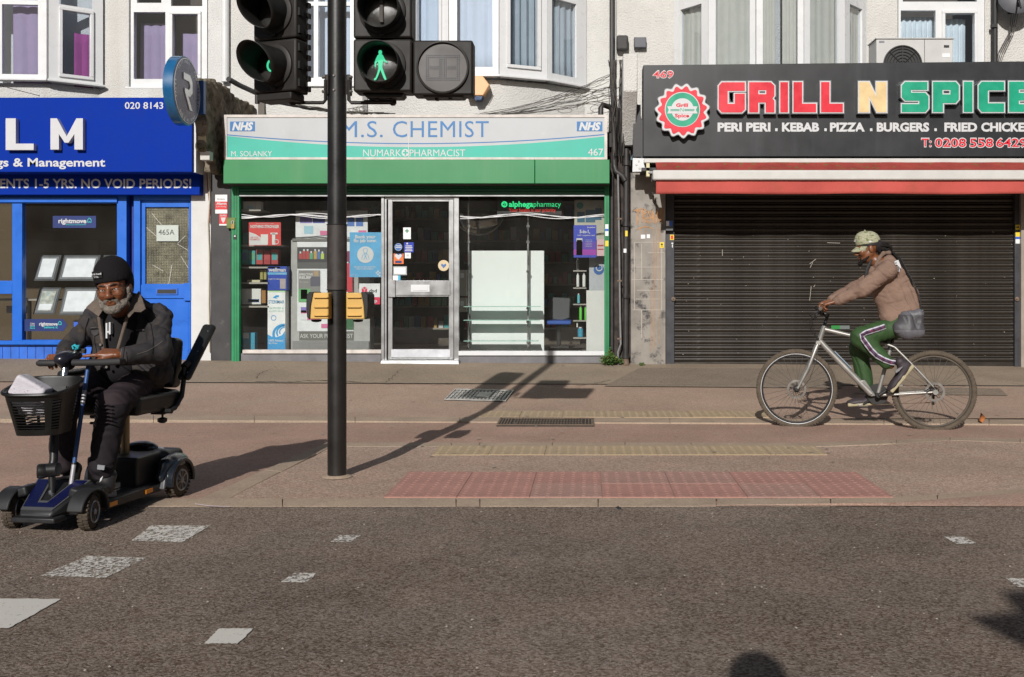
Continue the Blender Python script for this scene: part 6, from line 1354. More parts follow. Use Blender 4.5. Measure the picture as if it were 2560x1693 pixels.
def small_wheel(c, R_, w_, yaw, side):
    M = Matrix.Translation(c) @ Matrix.Rotation(yaw, 4, 'Z')
    ty = part('wheel', MB(M).lathe((-w_/2,0,0), (1,0,0), [(0,R_*.62),(.0,R_*.82),(.006,R_*.94),(.014,R_),(w_-.014,R_),(w_-.006,R_*.94),(w_,R_*.82),(w_,R_*.62)], 40), m_tyre, sc_)
    tr = MB(M)
    for i in range(26):
        a = 2*math.pi*i/26
        for x0, x1, ph in ((-w_*.46, -.001, 0), (.001, w_*.46, .12)):
            ca, sa = math.cos(a+ph), math.sin(a+ph); cb, sb = math.cos(a+ph+.13), math.sin(a+ph+.13)
            tr.add([(x0, R_*.985*ca, R_*.985*sa), (x1, R_*.985*ca, R_*.985*sa), (x1, R_*.985*cb, R_*.985*sb), (x0, R_*.985*cb, R_*.985*sb),
                    (x0, (R_+.004)*ca, (R_+.004)*sa), (x1, (R_+.004)*ca, (R_+.004)*sa), (x1, (R_+.004)*cb, (R_+.004)*sb), (x0, (R_+.004)*cb, (R_+.004)*sb)], [(0,1,2,3),(4,5,6,7),(0,1,5,4),(1,2,6,5),(2,3,7,6),(3,0,4,7)])
    part('tread', tr, m_tyre, ty, kind='stuff')
    f = side*w_/2
    part('rim', MB(M).lathe((f-side*.006,0,0), (side,0,0), [(-.01,R_*.66),(.006,R_*.66),(.010,R_*.62),(.006,R_*.56),(-.012,R_*.54)], 36, cap=False), m_rimp, ty)
    part('rim_back', MB(M).lathe((f-side*.022,0,0), (side,0,0), [(0,R_*.6),(.002,R_*.6)], 24), m_black, ty)
    part('hub', MB(M).lathe((f-side*.006,0,0), (side,0,0), [(-.008,R_*.17),(.008,R_*.17),(.012,R_*.1)], 16), m_rimp, ty)
    sp = MB(M)
    for i in range(9):
        a = 2*math.pi*i/9; d = Vector((0, math.cos(a), math.sin(a))); e = Vector((0, -math.sin(a), math.cos(a)))
        q = [d*R_*.15-e*.004, d*R_*.15+e*.004, d*R_*.6+e*.0085, d*R_*.6-e*.0085]; sp.prism([p+Vector((f-side*.008,0,0)) for p in q], (side*.008, 0, 0))
    part('spokes', sp, m_rimp, ty, kind='stuff')
st = math.radians(13)
small_wheel(S(.195,0,.085), .083, .052, st-.13, 1); small_wheel(S(-.195,0,.085), .083, .052, st-.13, 1)
small_wheel(S(.215,.75,.096), .091, .055, -.13, 1); small_wheel(S(-.215,.75,.096), .091, .055, -.13, 1)
def S_hexa(q, m, name, parent=sc_, bevel=.006): return part(name, MB().hexa([S(*p) for p in q]), m, parent, bevel=bevel)
# front fairing
fw = [(-.155,.10,.10),(.155,.10,.10),(.08,-.125,.075),(-.08,-.125,.075)]; ft = [(-.155,.10,.215),(.155,.10,.215),(.085,-.115,.105),(-.085,-.115,.105)]
fr_ = part('front_fairing', MB().hexa([S(*p) for p in (fw[3],fw[2],fw[1],fw[0],ft[3],ft[2],ft[1],ft[0])]), m_grp, sc_, bevel=.012)
def on_nose(u, v, h=.004): # u -1..1 across, v 0 at the front edge .. 1 at the top back edge
    hw = .080+(.145-.080)*v; y = -.113+.21*v; z = .106+.109*v; n_ = Vector((0,-.46,.89)); return S(u*hw, y+n_.y*h, z+n_.z*h)
def nose_poly(uv, h0, h1, m, name): 
    mb = MB(); a = [on_nose(u, v, h0) for u, v in uv]; b_ = [on_nose(u, v, h1) for u, v in uv]; n = len(uv)
    mb.add(a+b_, [tuple(range(n)), tuple(range(n, 2*n))[::-1]]+[(i, (i+1) % n, (i+1) % n+n, i+n) for i in range(n)]); return part(name, mb, m, fr_)
nose_poly([(-.98,.02),(.98,.02),(.98,.98),(.42,.98),(.22,.30),(-.22,.30),(-.42,.98),(-.98,.98)], .0, .006, m_trim, 'trim')
nose_poly([(-.90,.10),(.90,.10),(.92,.94),(.50,.94),(.28,.22),(-.28,.22),(-.50,.94),(-.92,.94)], .006, .010, m_navyp, 'blue_panel')
nose_poly([(-.20,.34),(.20,.34),(.38,.98),(-.38,.98)], .0, .003, m_blkp, 'recess')
part('lock', MB().lathe(on_nose(0,.55,.004), (0,-.46,.89), [(0,.014),(.012,.013),(.02,.007)], 14), m_rimp, fr_)
S_hexa([(-.11,-.14,.055),(.11,-.14,.055),(.12,-.06,.055),(-.12,-.06,.055),(-.11,-.14,.08),(.11,-.14,.08),(.12,-.06,.08),(-.12,-.06,.08)], m_grp, 'bumper')
S_hexa([(-.19,-.02,.07),(.19,-.02,.07),(.19,.02,.07),(-.19,.02,.07),(-.19,-.02,.095),(.19,-.02,.095),(.19,.02,.095),(-.19,.02,.095)], m_blkp, 'axle')
def arch(c, R0, R1, x0, x1, a0, a1, m, name, n=16):
    mb = MB(MS); vs_ = []
    for i in range(n+1):
        a = math.radians(a0+(a1-a0)*i/n)
        for R_, x in ((R0,x0),(R1,x0),(R1*1.0,x1),(R0,x1)): vs_.append((c[0]+x, c[1]+R_*math.cos(a), c[2]+R_*math.sin(a)))
    fs = [(i*4+j, i*4+(j+1) % 4, (i+1)*4+(j+1) % 4, (i+1)*4+j) for i in range(n) for j in range(4)]+[(0,1,2,3),(n*4+3,n*4+2,n*4+1,n*4)]
    return part(name, mb.add(vs_, fs), m, sc_, bevel=.006)
for s_ in (-1, 1):
    arch((s_*.195,0,.085), .100, .112, -.045 if s_ > 0 else -.035, .035 if s_ > 0 else .045, -5, 170, m_grp, 'front_mudguard')
    arch((s_*.215,.75,.096), .104, .122, -.05, .04, -10, 190, m_navyd, 'rear_mudguard')
    sw = Body(R=np.array(MS.to_3x3()), t=tuple(so)); sw.bx((s_*.155,.03,.172), (.035,.055,.012), .012, R=np.array(Matrix.Rotation(s_*.25,3,'Y')), k=.02); sw.bx((s_*.150,.12,.135), (.03,.035,.035), .010, k=.03); sw.bx((s_*.195,0,.085), (.05,.10,.10), .0, k=.004, sub=True) if False else None; org('fairing_side', sw, .005, m_grp, sc_)
# deck, rear body
S_hexa([(-.165,.08,.07),(.165,.08,.07),(.175,.62,.07),(-.175,.62,.07),(-.165,.08,.105),(.165,.08,.105),(.175,.62,.105),(-.175,.62,.105)], mat('floor_mat', (.05,.045,.04), rough=.9, var=.3, bump=.6, bscale=90), 'deck')
for s_ in (-1, 1):
    x0, x1 = (.166, .196) if s_ > 0 else (-.196, -.166)
    S_hexa([(x0,.13,.06),(x1,.13,.06),(x1,.62,.06),(x0,.62,.06),(x0,.13,.112),(x1,.13,.102),(x1,.62,.102),(x0,.62,.112)], m_blkp, 'side_sill')
for y in (.155, .47): S_hexa([(.1965,y,.072),(.200,y,.072),(.200,y+.065,.072),(.1965,y+.065,.072),(.1965,y,.094),(.200,y,.094),(.200,y+.065,.094),(.1965,y+.065,.094)], m_reflect, 'reflector', bevel=.001)
rb = Body(R=np.array(MS.to_3x3()), t=tuple(so)); rb.bx((0,.62,.16), (.13,.13,.085), .015, k=.02); rb.bx((0,.80,.17), (.15,.06,.055), .03, k=.03)
org('battery_pack', rb, .005, m_blkp, sc_)
rb = Body(R=np.array(MS.to_3x3()), t=tuple(so)); rb.ell((0,.80,.21), (.17,.13,.055), k=.03)
for s_ in (-1, 1): rb.ell((s_*.185,.76,.195), (.06,.12,.045), k=.03); rb.cap((s_*.19,.62,.13), (s_*.19,.66,.19), .025, .03, k=.03)
rb.ell((0,.76,.27), (.09,.05,.035), k=.02); rb.ell((0,.73,.272), (.055,.05,.014), k=.006, sub=True)
org('rear_cover', rb, .005, m_navyd, sc_)
S_hexa([(.19,.60,.07),(.225,.60,.07),(.225,.68,.10),(.19,.68,.10),(.17,.66,.20),(.205,.66,.20),(.215,.70,.20),(.17,.70,.20)], m_trim, 'mudguard_trim')
# seat and post
part('seat_post', MB().tube([S(0,.60,.2), S(0,.60,.50)], .022, 16), m_gold, sc_); part('seat_post', MB().tube([S(-.045,.61,.2), S(-.045,.61,.46)], .010, 10), m_gold, sc_)
part('seat_frame', MB().tube([S(-.27,.60,.495), S(.27,.60,.495)], .014, 10).tube([S(-.1,.45,.48), S(.1,.45,.48)], .012, 8), m_blkp, sc_, kind='stuff')
part('seat_lever', MB().tube([P(227,1058,5.15), P(262,1058,5.3)], .007, 8), m_blkp, sc_)
part('adjuster_knob', MB().lathe(S(.215,.60,.43), (0,0,1), [(0,.012),(.008,.026),(.024,.026),(.03,.012)], 7).tube([S(.215,.60,.45), S(.215,.60,.49)], .006, 6), m_blkp, sc_, kind='stuff')
sb = Body(R=np.array(MS.to_3x3()), t=tuple(so)); sb.bx((0,.56,.545), (.205,.185,.022), .028, k=.02); sb.ell((0,.72,.57), (.2,.05,.045), k=.03)
org('seat', sb, .006, m_vinyl, sc_, warp=folds(.0018, 40))
sb = Body(R=np.array(MS.to_3x3()), t=tuple(so)); sb.bx((0,.80,.74), (.165,.022,.11), .03, R=np.array(Matrix.Rotation(-.12,3,'X')), k=.02); sb.ell((0,.81,.82), (.17,.035,.06), k=.03)
org('backrest', sb, .006, m_vinyl, sc_)
for s_ in (1, -1):
    ar = part('armrest_tube', MB().tube([S(s_*.15,.60,.488), S(s_*.21,.62,.485), S(s_*.238,.68,.50), S(s_*.245,.74,.56), S(s_*.245,.76,.64), S(s_*.245,.765,.72)], .0135, 10), m_blkp, sc_)
    if s_ > 0:
        a0, a1 = S(.25,.765,.665), S(.25,1.03,.925)
        bb_ = Body(); dd = (a1-a0); n1 = Vector((0,0,1)).cross(dd).normalized()
        for f_ in (-.018, .018): bb_.cap(a0+n1*f_, a1+n1*f_, .020, .022, k=.02)
        org('armrest_pad', bb_, .004, m_vinyl, sc_)
        part('hinge', MB().tube([S(.245,.765,.72), S(.25,.80,.74)], .02, 10), m_blkp, sc_)
        for f_ in (.08, .5, .92): part('bolt', MB().ball(a0.lerp(a1, f_)+Vector((.014,-.026,.004)), .004), m_rimp, ar)
    else: part('armrest_pad', MB().tube([S(-.25,.70,.70), S(-.25,.42,.70)], .022, 12), m_vinyl, sc_)
part('armrest_plate', MB().prism([P(218,994,5.3), P(262,990,5.3), P(268,1022,5.3), P(214,1024,5.3)], (0,.02,0)), m_grp, sc_, bevel=.004)
# tiller, console, bars
tp = [P(131,1232,4.80), P(129,1175,4.81), P(134,1150,4.83), P(136,1090,4.85), P(158,955,4.93), P(163,918,4.95)]
part('tiller', MB().tube(tp[:2], .016, 12).tube(tp[1:4], .019, 12).tube(tp[3:], .0155, 12), [m_blkp], sc_, kind='stuff')
part('tiller_tube', MB().tube([P(157,958,4.926), P(163.5,915,4.951)], .0165, 12), m_chrome, sc_)
part('hinge_knob', MB().lathe(P(108,1178,4.79), (-.9,-.4,0), [(-.05,.022),(-.02,.03),(.0,.036),(.018,.036),(.026,.03)], 18), m_blkp, sc_); part('hinge_block', MB().tube([P(112,1176,4.80), P(146,1174,4.80)], .033, 14), m_blkp, sc_)
cb = Body(); c0 = P(161,898,4.95); cb.ell(c0, (.044,.06,.036), k=.02); cb.ell(c0+Vector((0,.05,.012)), (.055,.07,.028), k=.02); cb.ell(c0+Vector((0,.03,-.03)), (.03,.05,.03), k=.02)
org('console', cb, .004, mat('console_black', (.014,.013,.02), rough=.3, coat=.3), sc_)
part('handlebar', MB().tube([P(92,909,4.93), P(98,908,4.93), P(140,908,4.94)], [.010,.0165,.0165], 14), mat('foam_grip', (.022,.020,.021), rough=.7), sc_)
part('handlebar', MB().tube([P(183,907,4.94), P(260,906,4.92), P(296,904,4.93), P(310,902,4.99)], .0168, 14), mat('foam_grip', (.02,.02,.02)), sc_)
tk = part('key_fob', MB().tube([P(184,873,4.98), P(181,866,4.98), P(187,862,4.98), P(192,866,4.98), P(198,862,4.98), P(194,871,4.98), P(188,875,4.98), P(192,868,4.98), P(186,864,4.98)], .005, 6), mat('turquoise', (.03,.42,.5), rough=.4), sc_); part('key', MB().tube([P(188,876,4.98), P(187,884,4.98)], .006, 6), m_rimp, sc_)
part('console_switch', MB().fb(196,872,212,884,5.0,.02), m_blkp, sc_, bevel=.003)
# basket
Bc0, Bc1 = Vector((-2.572,4.70,0)), Vector((-2.572,4.70,0)); bd_ = Vector((-.10,.995,0)); br_ = Vector((.995,.10,0))
def ring(t_, n=40, grow=0.):      # t_ 0 at the rim .. 1 at the base
    hw = .138-.040*t_+grow; hd = .158-.045*t_+grow; out = []
    for i in range(n):
        a = 2*math.pi*i/n; ca, sa = math.cos(a), math.sin(a); e = 2/3.6
        x = hw*math.copysign(abs(ca)**e, ca); y = hd*math.copysign(abs(sa)**e, sa)+.012*t_
        z = .688-.222*t_+ y*.17*(1-t_)
        if sa < 0: y *= 1.03
        out.append(Vector((-2.572,4.70,0))+br_*x+bd_*y+Vector((0,0,z)))
    return out
def band(t0, t1, th=.005, n=40, i0=0, i1=None):
    mb = MB(); A, B_, C, D_ = ring(t0, n), ring(t1, n), ring(t1, n, -th), ring(t0, n, -th); i1 = n if i1 is None else i1; v = []
    for i in range(i0, i1+1): v += [A[i % n], B_[i % n], C[i % n], D_[i % n]]
    m_ = i1-i0; fs = [(i*4+j, i*4+(j+1) % 4, (i+1)*4+(j+1) % 4, (i+1)*4+j) for i in range(m_) for j in range(4)]
    if m_ < n: fs += [(0,3,2,1), (m_*4, m_*4+1, m_*4+2, m_*4+3)]
    return mb.add(v, fs)
m_bask = mat('basket_black', (0.00768, 0.0072, 0.00624), rough=.42, var=.2, scale=12)
bs = part('basket', band(.0, .17), m_bask, sc_); rm = MB(); R0 = ring(.0, 40, .004); rm.tube(R0+[R0[0]], .008, 8, False); part('rim', rm, m_bask, bs)
part('lower_band', band(.86, 1.0), m_bask, bs); bb_ = MB(); q = ring(1.0, 40); bb_.prism(q, (0,0,.005)); part('base', bb_, m_bask, bs)
for k in range(10): part('slat', band(.205+k*.067, .205+k*.067+.024), m_bask, bs)
for a, b_ in ((9,11),(13,14),(19,21),(24,27),(32,34),(37,41)): part('rib', band(.165, .865, .0065, 40, a, b_), m_bask, bs)
nz = thing('newspaper', 'crumpled white printed bag standing in the scooter basket', 'bag', P(80,985,4.68))
m_bagp = mat('printed_white_bag', (.50,.47,.50), rough=.7, var=.1, scale=30, c2=(.10,.06,.08), thr=.60, soft=.03, stretch=(1,1,3))
bg_ = Body(); b0 = P(72,985,4.66); bg_.bx(b0+Vector((0,0,0)), (.062,.03,.055), .014, R=np.array(Matrix.Rotation(.55,3,'Y')), k=.01); bg_.bx(b0+Vector((.02,.02,-.05)), (.05,.03,.04), .012, k=.02)
org('bag_body', bg_, .005, m_bagp, nz, warp=folds(.004, 60))
# walking stick
ws = thing('walking_stick', 'blue and silver walking stick leaning on the scooter bar', 'walking stick', P(177,1217,4.86))
A_, B_ = P(221,912,4.985), P(177,1217,4.86); lp_ = lambda f_: A_.lerp(B_, f_)
m_stk = mat('scuffed_blue_metal', (.03,.075,.20), rough=.45, metal=.3, var=.2, scale=30, c2=(.3,.3,.3), thr=.68, soft=.02); m_stks = mat('scuffed_silver_metal', (.40,.38,.40), rough=.5, metal=.4, var=.15, scale=30)
for f0, f1, m_ in ((0,.215,m_stk),(.215,.33,m_stks),(.33,.82,m_stk),(.82,1.0,m_stks)): part('shaft', MB().tube([lp_(f0), lp_(f1)], .0102 if m_ is m_stk else .0108, 14), m_, ws)
part('collar', MB().tube([lp_(.808), lp_(.822)], .0125, 14), m_blkp, ws)

# ---- the man
mn = thing('person', 'seated man in black beanie, glasses and dark denim jacket on the scooter', 'person', (-2.48, 5.3, .1))
hc = P(284.5, 719, 5.15); HR = rotm(math.radians(9), math.radians(6), math.radians(-8))
shR, shL = Vector((-2.655,5.37,.985)), Vector((-2.315,5.37,.995)); elR, elL = P(174,872,5.22), P(398,880,5.2); wrR, wrL = P(160,893,5.06), P(300,889,4.985)
hipR, hipL = Vector((-2.59,5.42,.65)), Vector((-2.42,5.42,.65)); knR, knL = P(158,1012,5.0), P(279,1012,5.0); anR, anL = P(152,1160,5.0), P(250,1172,4.98)
b = Body(); head(b, HR, hc, nose=1.15)
nk = hc+Vector((.0,.035,-.10)); b.cap(nk, Vector((-2.485,5.33,1.03)), .052, .06, k=.03)
b.cap((-2.49,5.36,.98), (-2.5,5.42,.68), .11, .12, k=.05); b.cap(shR, shL, .05, .05, k=.05)
for sh, e_, w_ in ((shR, elR, wrR), (shL, elL, wrL)): b.cap(sh, e_, .04, .034, k=.02); b.cap(e_, w_, .034, .024, k=.015)
for h_, k_, a_ in ((hipR, knR, anR), (hipL, knL, anL)): b.cap(h_, k_, .065, .045, k=.03); b.cap(k_, a_, .045, .032, k=.02)
# right-of-picture hand lies on the bar, index finger stretched along it
hand(b, wrL+Vector((-.01,0,.01)), (-1,-.12,.05), (0,-.35,1), (0,-1,-.2), (.06, 1.15, 1.25, 1.3), (.35, .5), 1.0)
hand(b, wrR, (-.12,-.8,.1), (0,.1,1), (1,-.2,0), (.7,.75,.8,.8), (.5,.5), .95)
org('body', b, .0045, m_skin, mn)
eyes(mn, HR, hc, m_eye, m_iris)
def Hh(x, y, z): return Vector(tuple(HR@np.array((x,y,z))+np.array(tuple(hc))))
# beard and moustache
b = Body(R=HR, t=tuple(hc))
for s_ in (-1, 1):
    b.path([(s_*.072,.002,.005),(s_*.071,-.004,-.015),(s_*.066,-.022,-.05),(s_*.048,-.052,-.082),(s_*.022,-.078,-.104)], [.007,.010,.014,.018,.019], k=.015)
    b.cap((s_*.006,-.101,-.054), (s_*.028,-.086,-.062), .0065, .0065, k=.006); b.cap((s_*.028,-.085,-.062), (s_*.033,-.076,-.085), .007, .011, k=.01)
b.ell((0,-.084,-.108), (.030,.020,.022), k=.015)
org('beard', b, .0035, m_beard, mn, warp=lambda X, Y, Z: .0022*np.sin(X*420)*np.sin(Y*390+1)*np.sin(Z*450)+.0015*np.sin(X*910+Z*700))
b = Body(R=HR, t=tuple(hc)); b.ell((0,.020,.050), (.092,.113,.100), k=.01); b.ell((0,.02,.108), (.062,.072,.052), k=.04); b.ell((0,.05,-.0), (.080,.075,.09), k=.03); b.bx((0,-.12,-.052), (.10,.09,.075), .010, k=.008, sub=True); b.ell((0,-.05,-.06), (.085,.08,.07), k=.01, sub=True)
org('beanie', b, .0045, m_beanie, mn, warp=lambda X, Y, Z: .0012*np.sin(np.arctan2(Y-hc.y, X-hc.x)*64))
b = Body(R=HR, t=tuple(hc)); 
# label on the beanie
def on_hat(u, v): # u metres across, v up, wrapped on the cuff
    a = math.radians(118)+u/.098; r_ = .1195; return Hh(.092*r_/.108*math.cos(a), .018-r_*math.sin(a)*(.985-.9*max(0,v)), .072+v)
def hat_text(s_, x0, x1, y0, h_):
    v, f = _txt(s_, .03); a0, a1 = v[:,0].min(), v[:,0].max(); return MB().add([on_hat(x0+(p[0]-a0)/(a1-a0)*(x1-x0), y0+p[1]/CAP*h_) for p in v], [q[::-1] for q in f])
pl = part('hat_label', MB().grid(lambda u, v: (on_hat(.033-.066*u, -.010+.036*v)*.985+Hh(0,.018,.058)*.015), 8, 2), m_hood_, mn)
part('hat_lettering', hat_text("It's Mr Powell", .031, -.031, .008, .0085), m_white, pl, smooth=False); part('hat_lettering', hat_text("To You.", .018, -.014, -.006, .0085), m_white, pl, smooth=False)
# glasses
m_wire = mat('gold_wire', (0.25, 0.19, 0.125), rough=.3, metal=.8); gl = MB()
for s_ in (-1, 1):
    pts = [Hh(s_*.033+.022*math.cos(a), -.099, -.014+.017*math.sin(a)) for a in [2*math.pi*i/20 for i in range(21)]]; gl.tube(pts, .0009, 5, False)
    gl.tube([Hh(s_*.055,-.097,-.008), Hh(s_*.074,-.05,-.003), Hh(s_*.080,.0,.0)], .0013, 5)
gl.tube([Hh(-.012,-.101,-.01), Hh(0,-.105,-.006), Hh(.012,-.101,-.01)], .0012, 5); part('glasses', gl, m_wire, mn, kind='stuff')
for s_ in (-1, 1): part('eyebrow', MB().tube([Hh(s_*.012,-.1015,.018), Hh(s_*.03,-.098,.026), Hh(s_*.047,-.084,.022)], [.0025,.004,.002], 6), mat('grey_brow', (.08,.06,.05), rough=.9), mn)
# hoodie, jacket
b = Body(); b.cap((-2.487,5.32,1.045), (-2.487,5.30,1.00), .072, .085, k=.03); b.cap((-2.487,5.30,1.0), (-2.487,5.30,.74), .10, .10, k=.03); b.ell((-2.478,5.265,1.045), (.075,.055,.032), k=.02); b.ell((-2.485,5.38,1.07), (.09,.055,.055), k=.02)
org('hooded_top', b, .006, m_hood_, mn, warp=folds(.003, 70, (0,.4,1)))
pr_ = MB()
for x0, y0, x1, y1 in ((264,808,268,846),(272,806,276,836),(268,828,272,832)): pr_.fb(x0,y0,x1,y1,5.168,.03)
part('chest_print', pr_, m_white, mn, kind='stuff')
b = Body()
b.cap((-2.487,5.385,.985), (-2.49,5.43,.72), .125, .135, k=.05); b.cap((-2.57,5.37,.95), (-2.57,5.36,.74), .085, .10, k=.05); b.cap((-2.41,5.37,.95), (-2.41,5.36,.74), .09, .11, k=.05)
b.cap(shR, shL, .060, .063, k=.05); b.cap(shR, elR, .060, .052, k=.03); b.cap(elR, wrR+(elR-wrR)*.15, .056, .043, k=.03); b.cap(shL, elL, .064, .058, k=.03); b.cap(elL, wrL+(elL-wrL)*.12+Vector((0,0,-.005)), .063, .046, k=.03)
b.cap((-2.60,5.40,.70), (-2.37,5.40,.70), .10, .11, k=.05)
b.cap((-2.482,5.215,1.02), (-2.478,5.2,.85), .045, .014, k=.012, sub=True); b.cap((-2.485,5.30,1.09), (-2.485,5.26,1.03), .075, .06, k=.02, sub=True)
cr1, cr2 = creases(.0060, 75, (.7,.2,1), 1.3), creases(.0045, 110, (1,.3,-.6), 4.1)
f1, f2, f3 = folds(.005, 62, (.5,.2,1), 1), folds(.004, 105, (1,.3,.4), 2), folds(.003, 160, (.3,.2,1), 4)
jk = org('denim_jacket', b, .006, m_denim, mn, warp=lambda X, Y, Z: f1(X,Y,Z)*.7+f2(X,Y,Z)*.5+f3(X,Y,Z)*.5+cr1(X,Y,Z)+cr2(X,Y,Z))
m_denimb2 = mat('worn_denim', (.055,.05,.052), rough=.9, var=.35, scale=30, bump=.5, bscale=180, bdist=.003)
def flap(name, px, m, th=.006, parent=None):
    mb = MB(); n = len(px); a = [P(x, y, D) for x, y, D in px]; b_ = [p+Vector((0,th,0)) for p in a]
    mb.add(a+b_, [tuple(range(n)), tuple(range(n, 2*n))[::-1]]+[(i, (i+1) % n, (i+1) % n+n, i+n) for i in range(n)]); return part(name, mb, m, parent or mn, bevel=.002)
flap('collar', [(214,769,5.20),(232,752,5.22),(254,738,5.24),(262,752,5.20),(256,776,5.155),(246,792,5.15),(232,781,5.155)], m_denimb)
flap('collar', [(330,748,5.19),(347,727,5.25),(356,748,5.24),(364,772,5.19),(352,781,5.165),(336,780,5.15),(322,795,5.145),(316,788,5.145)], m_denimb)
for px, py, qx, qy in ((247,792,263,905),(318,792,284,912)):
    part('placket', MB().tube([P(px,py,5.175), P((px*2+qx)/3,(py*2+qy)/3,5.165), P((px+qx*2)/3,(py+qy*2)/3,5.165), P(qx,qy,5.175)], .009, 8), m_denimb, mn)
for x, y in ((252,862),(254,893),(267,918),(283,890)): part('button', MB().lathe(P(x,y,5.15), (0,-1,.1), [(0,.0075),(.006,.0065)], 10), m_bolt, mn)
m_stitch = mat('pale_piping', (.17,.15,.13), rough=.7); m_seam = mat('dark_seam', (.008,.007,.008), rough=.9); bj = surf(jk)
def seam(pts, r_, m, name='seam', lift=.0015): return part(name, MB().tube([on_surf(bj, x, y, lift) for x, y in resample(pts, max(6, len(pts)*4))], r_, 5), m, mn)
for pts, m_, r_ in [([(226,820),(240,818),(252,820)],m_stitch,.0013),([(296,820),(318,820),(340,826),(362,824)],m_stitch,.0013),([(226,824),(240,822),(252,824)],m_seam,.002),([(296,824),(318,824),(340,830),(362,828)],m_seam,.002),
    ([(312,830),(306,860),(300,900)],m_stitch,.0012),([(318,830),(312,862),(307,904)],m_seam,.0018),([(236,826),(238,858),(246,900)],m_seam,.0018),([(405,854),(392,864),(368,878),(342,886)],m_stitch,.0016),
    ([(362,792),(378,812),(384,850),(380,884)],m_seam,.0025),([(222,796),(214,820),(210,850)],m_seam,.0025),([(346,760),(372,772),(392,790)],m_seam,.002),([(256,908),(290,912),(345,912)],m_seam,.002),([(316,880),(318,900),(316,912)],m_seam,.0015)]: seam(pts, r_, m_)
for a_, b_, c_, d_ in (((300,826),(336,831),(334,842),(318,848)), ((228,825),(250,824),(248,836),(238,841))):
    q = [on_surf(bj, *p, .003) for p in (a_, b_, c_, d_)]; q.insert(4, on_surf(bj, a_[0]+1, c_[1]-1, .003)); n_ = Vector((0,-.004,0)); part('pocket_flap', MB().prism(q, n_), m_denimb2, mn, bevel=.001)
# trousers
b = Body(); b.cap(hipR, hipL, .105, .105, k=.05); b.cap(hipL, knL+Vector((.005,.02,0)), .092, .078, k=.03); b.cap(knL+Vector((0,.01,0)), anL+Vector((0,.02,.0)), .074, .062, k=.03); b.cap(hipR, knR+Vector((0,.02,0)), .09, .072, k=.03); b.cap(knR, anR+Vector((0,.02,0)), .068, .058, k=.03)
f4, f5 = folds(.005, 55, (.2,.2,1), 3), folds(.003, 110, (.3,.5,1), 5)
org('trousers', b, .006, [m_trk, m_trk2], mn, warp=lambda X, Y, Z: f4(X,Y,Z)*.8+f5(X,Y,Z)+creases(.004, 90, (.4,.2,1), 2.2)(X,Y,Z), pick=lambda c: ((c[:,2] > .57) | (c[:,0] < -2.56)).astype(int))
for i in range(6): part('knee_rib', MB().tube([P(258+i*.5,1012+i*9,4.925), P(268+i*.5,1011+i*9,4.915), P(280,1014+i*9,4.925)], .0035, 5), m_trk2, mn)
# shoes
def shoe(name, heel, toe, m_up, m_sole, up=(0,0,1), wd=.042, ht=.075, label=None, parent=mn):
    heel, toe = Vector(heel), Vector(toe); d = (toe-heel).normalized(); up = Vector(up); up = (up-d*up.dot(d)).normalized(); s_ = d.cross(up); L_ = (toe-heel).length
    R_ = np.array([[s_.x, d.x, up.x],[s_.y, d.y, up.y],[s_.z, d.z, up.z]]); bo = Body(R=R_, t=tuple(heel))
    bo.ell((0,L_*.17,ht*.55), (wd*.85,L_*.22,ht*.62), k=.02); bo.ell((0,L_*.55,ht*.34), (wd,L_*.42,ht*.42), k=.03); bo.ell((0,L_*.80,ht*.26), (wd*.95,L_*.22,ht*.32), k=.02); bo.cap((0,L_*.16,ht*.9), (0,L_*.12,ht*1.25), wd*.75, wd*.8, k=.02)
    o_ = org(name, bo, .004, m_up, parent); bo = Body(R=R_, t=tuple(heel)); bo.bx((0,L_*.2,.009), (wd*.62,L_*.22,.007), .008, k=.015); bo.bx((0,L_*.68,.009), (wd*.8,L_*.27,.007), .008, k=.02); org('sole', bo, .004, m_sole, o_)
    la = MB()
    for i in range(4):
        y = L_*(.36+i*.09); z = ht*(.80-i*.085); la.tube([heel+s_*(-wd*.5)+d*y+up*(z-.012), heel+d*y+up*(z+.003), heel+s_*(wd*.5)+d*y+up*(z-.012)], .0028, 5)
    part('laces', la, mat('shoe_lace', (.12,.11,.11), rough=.8), o_, kind='stuff'); return o_
m_sole = mat('grey_sole', (.16,.16,.17), rough=.6)
shoe('shoe', P(272,1240,5.02), P(206,1240,4.84), m_shoe, m_sole, wd=.05, ht=.08); shoe('shoe', P(186,1222,5.08), P(118,1224,4.93), m_shoe, m_sole, wd=.048, ht=.08)
flap('shoe_patch', [(243,1162,4.92),(262,1164,4.925),(260,1176,4.91),(242,1174,4.905)], mat('patch_grey',(.2,.2,.21)))
flap('shoe_logo', [(250,1197,4.86),(257,1190,4.86),(254,1201,4.86),(248,1207,4.86)], m_white)

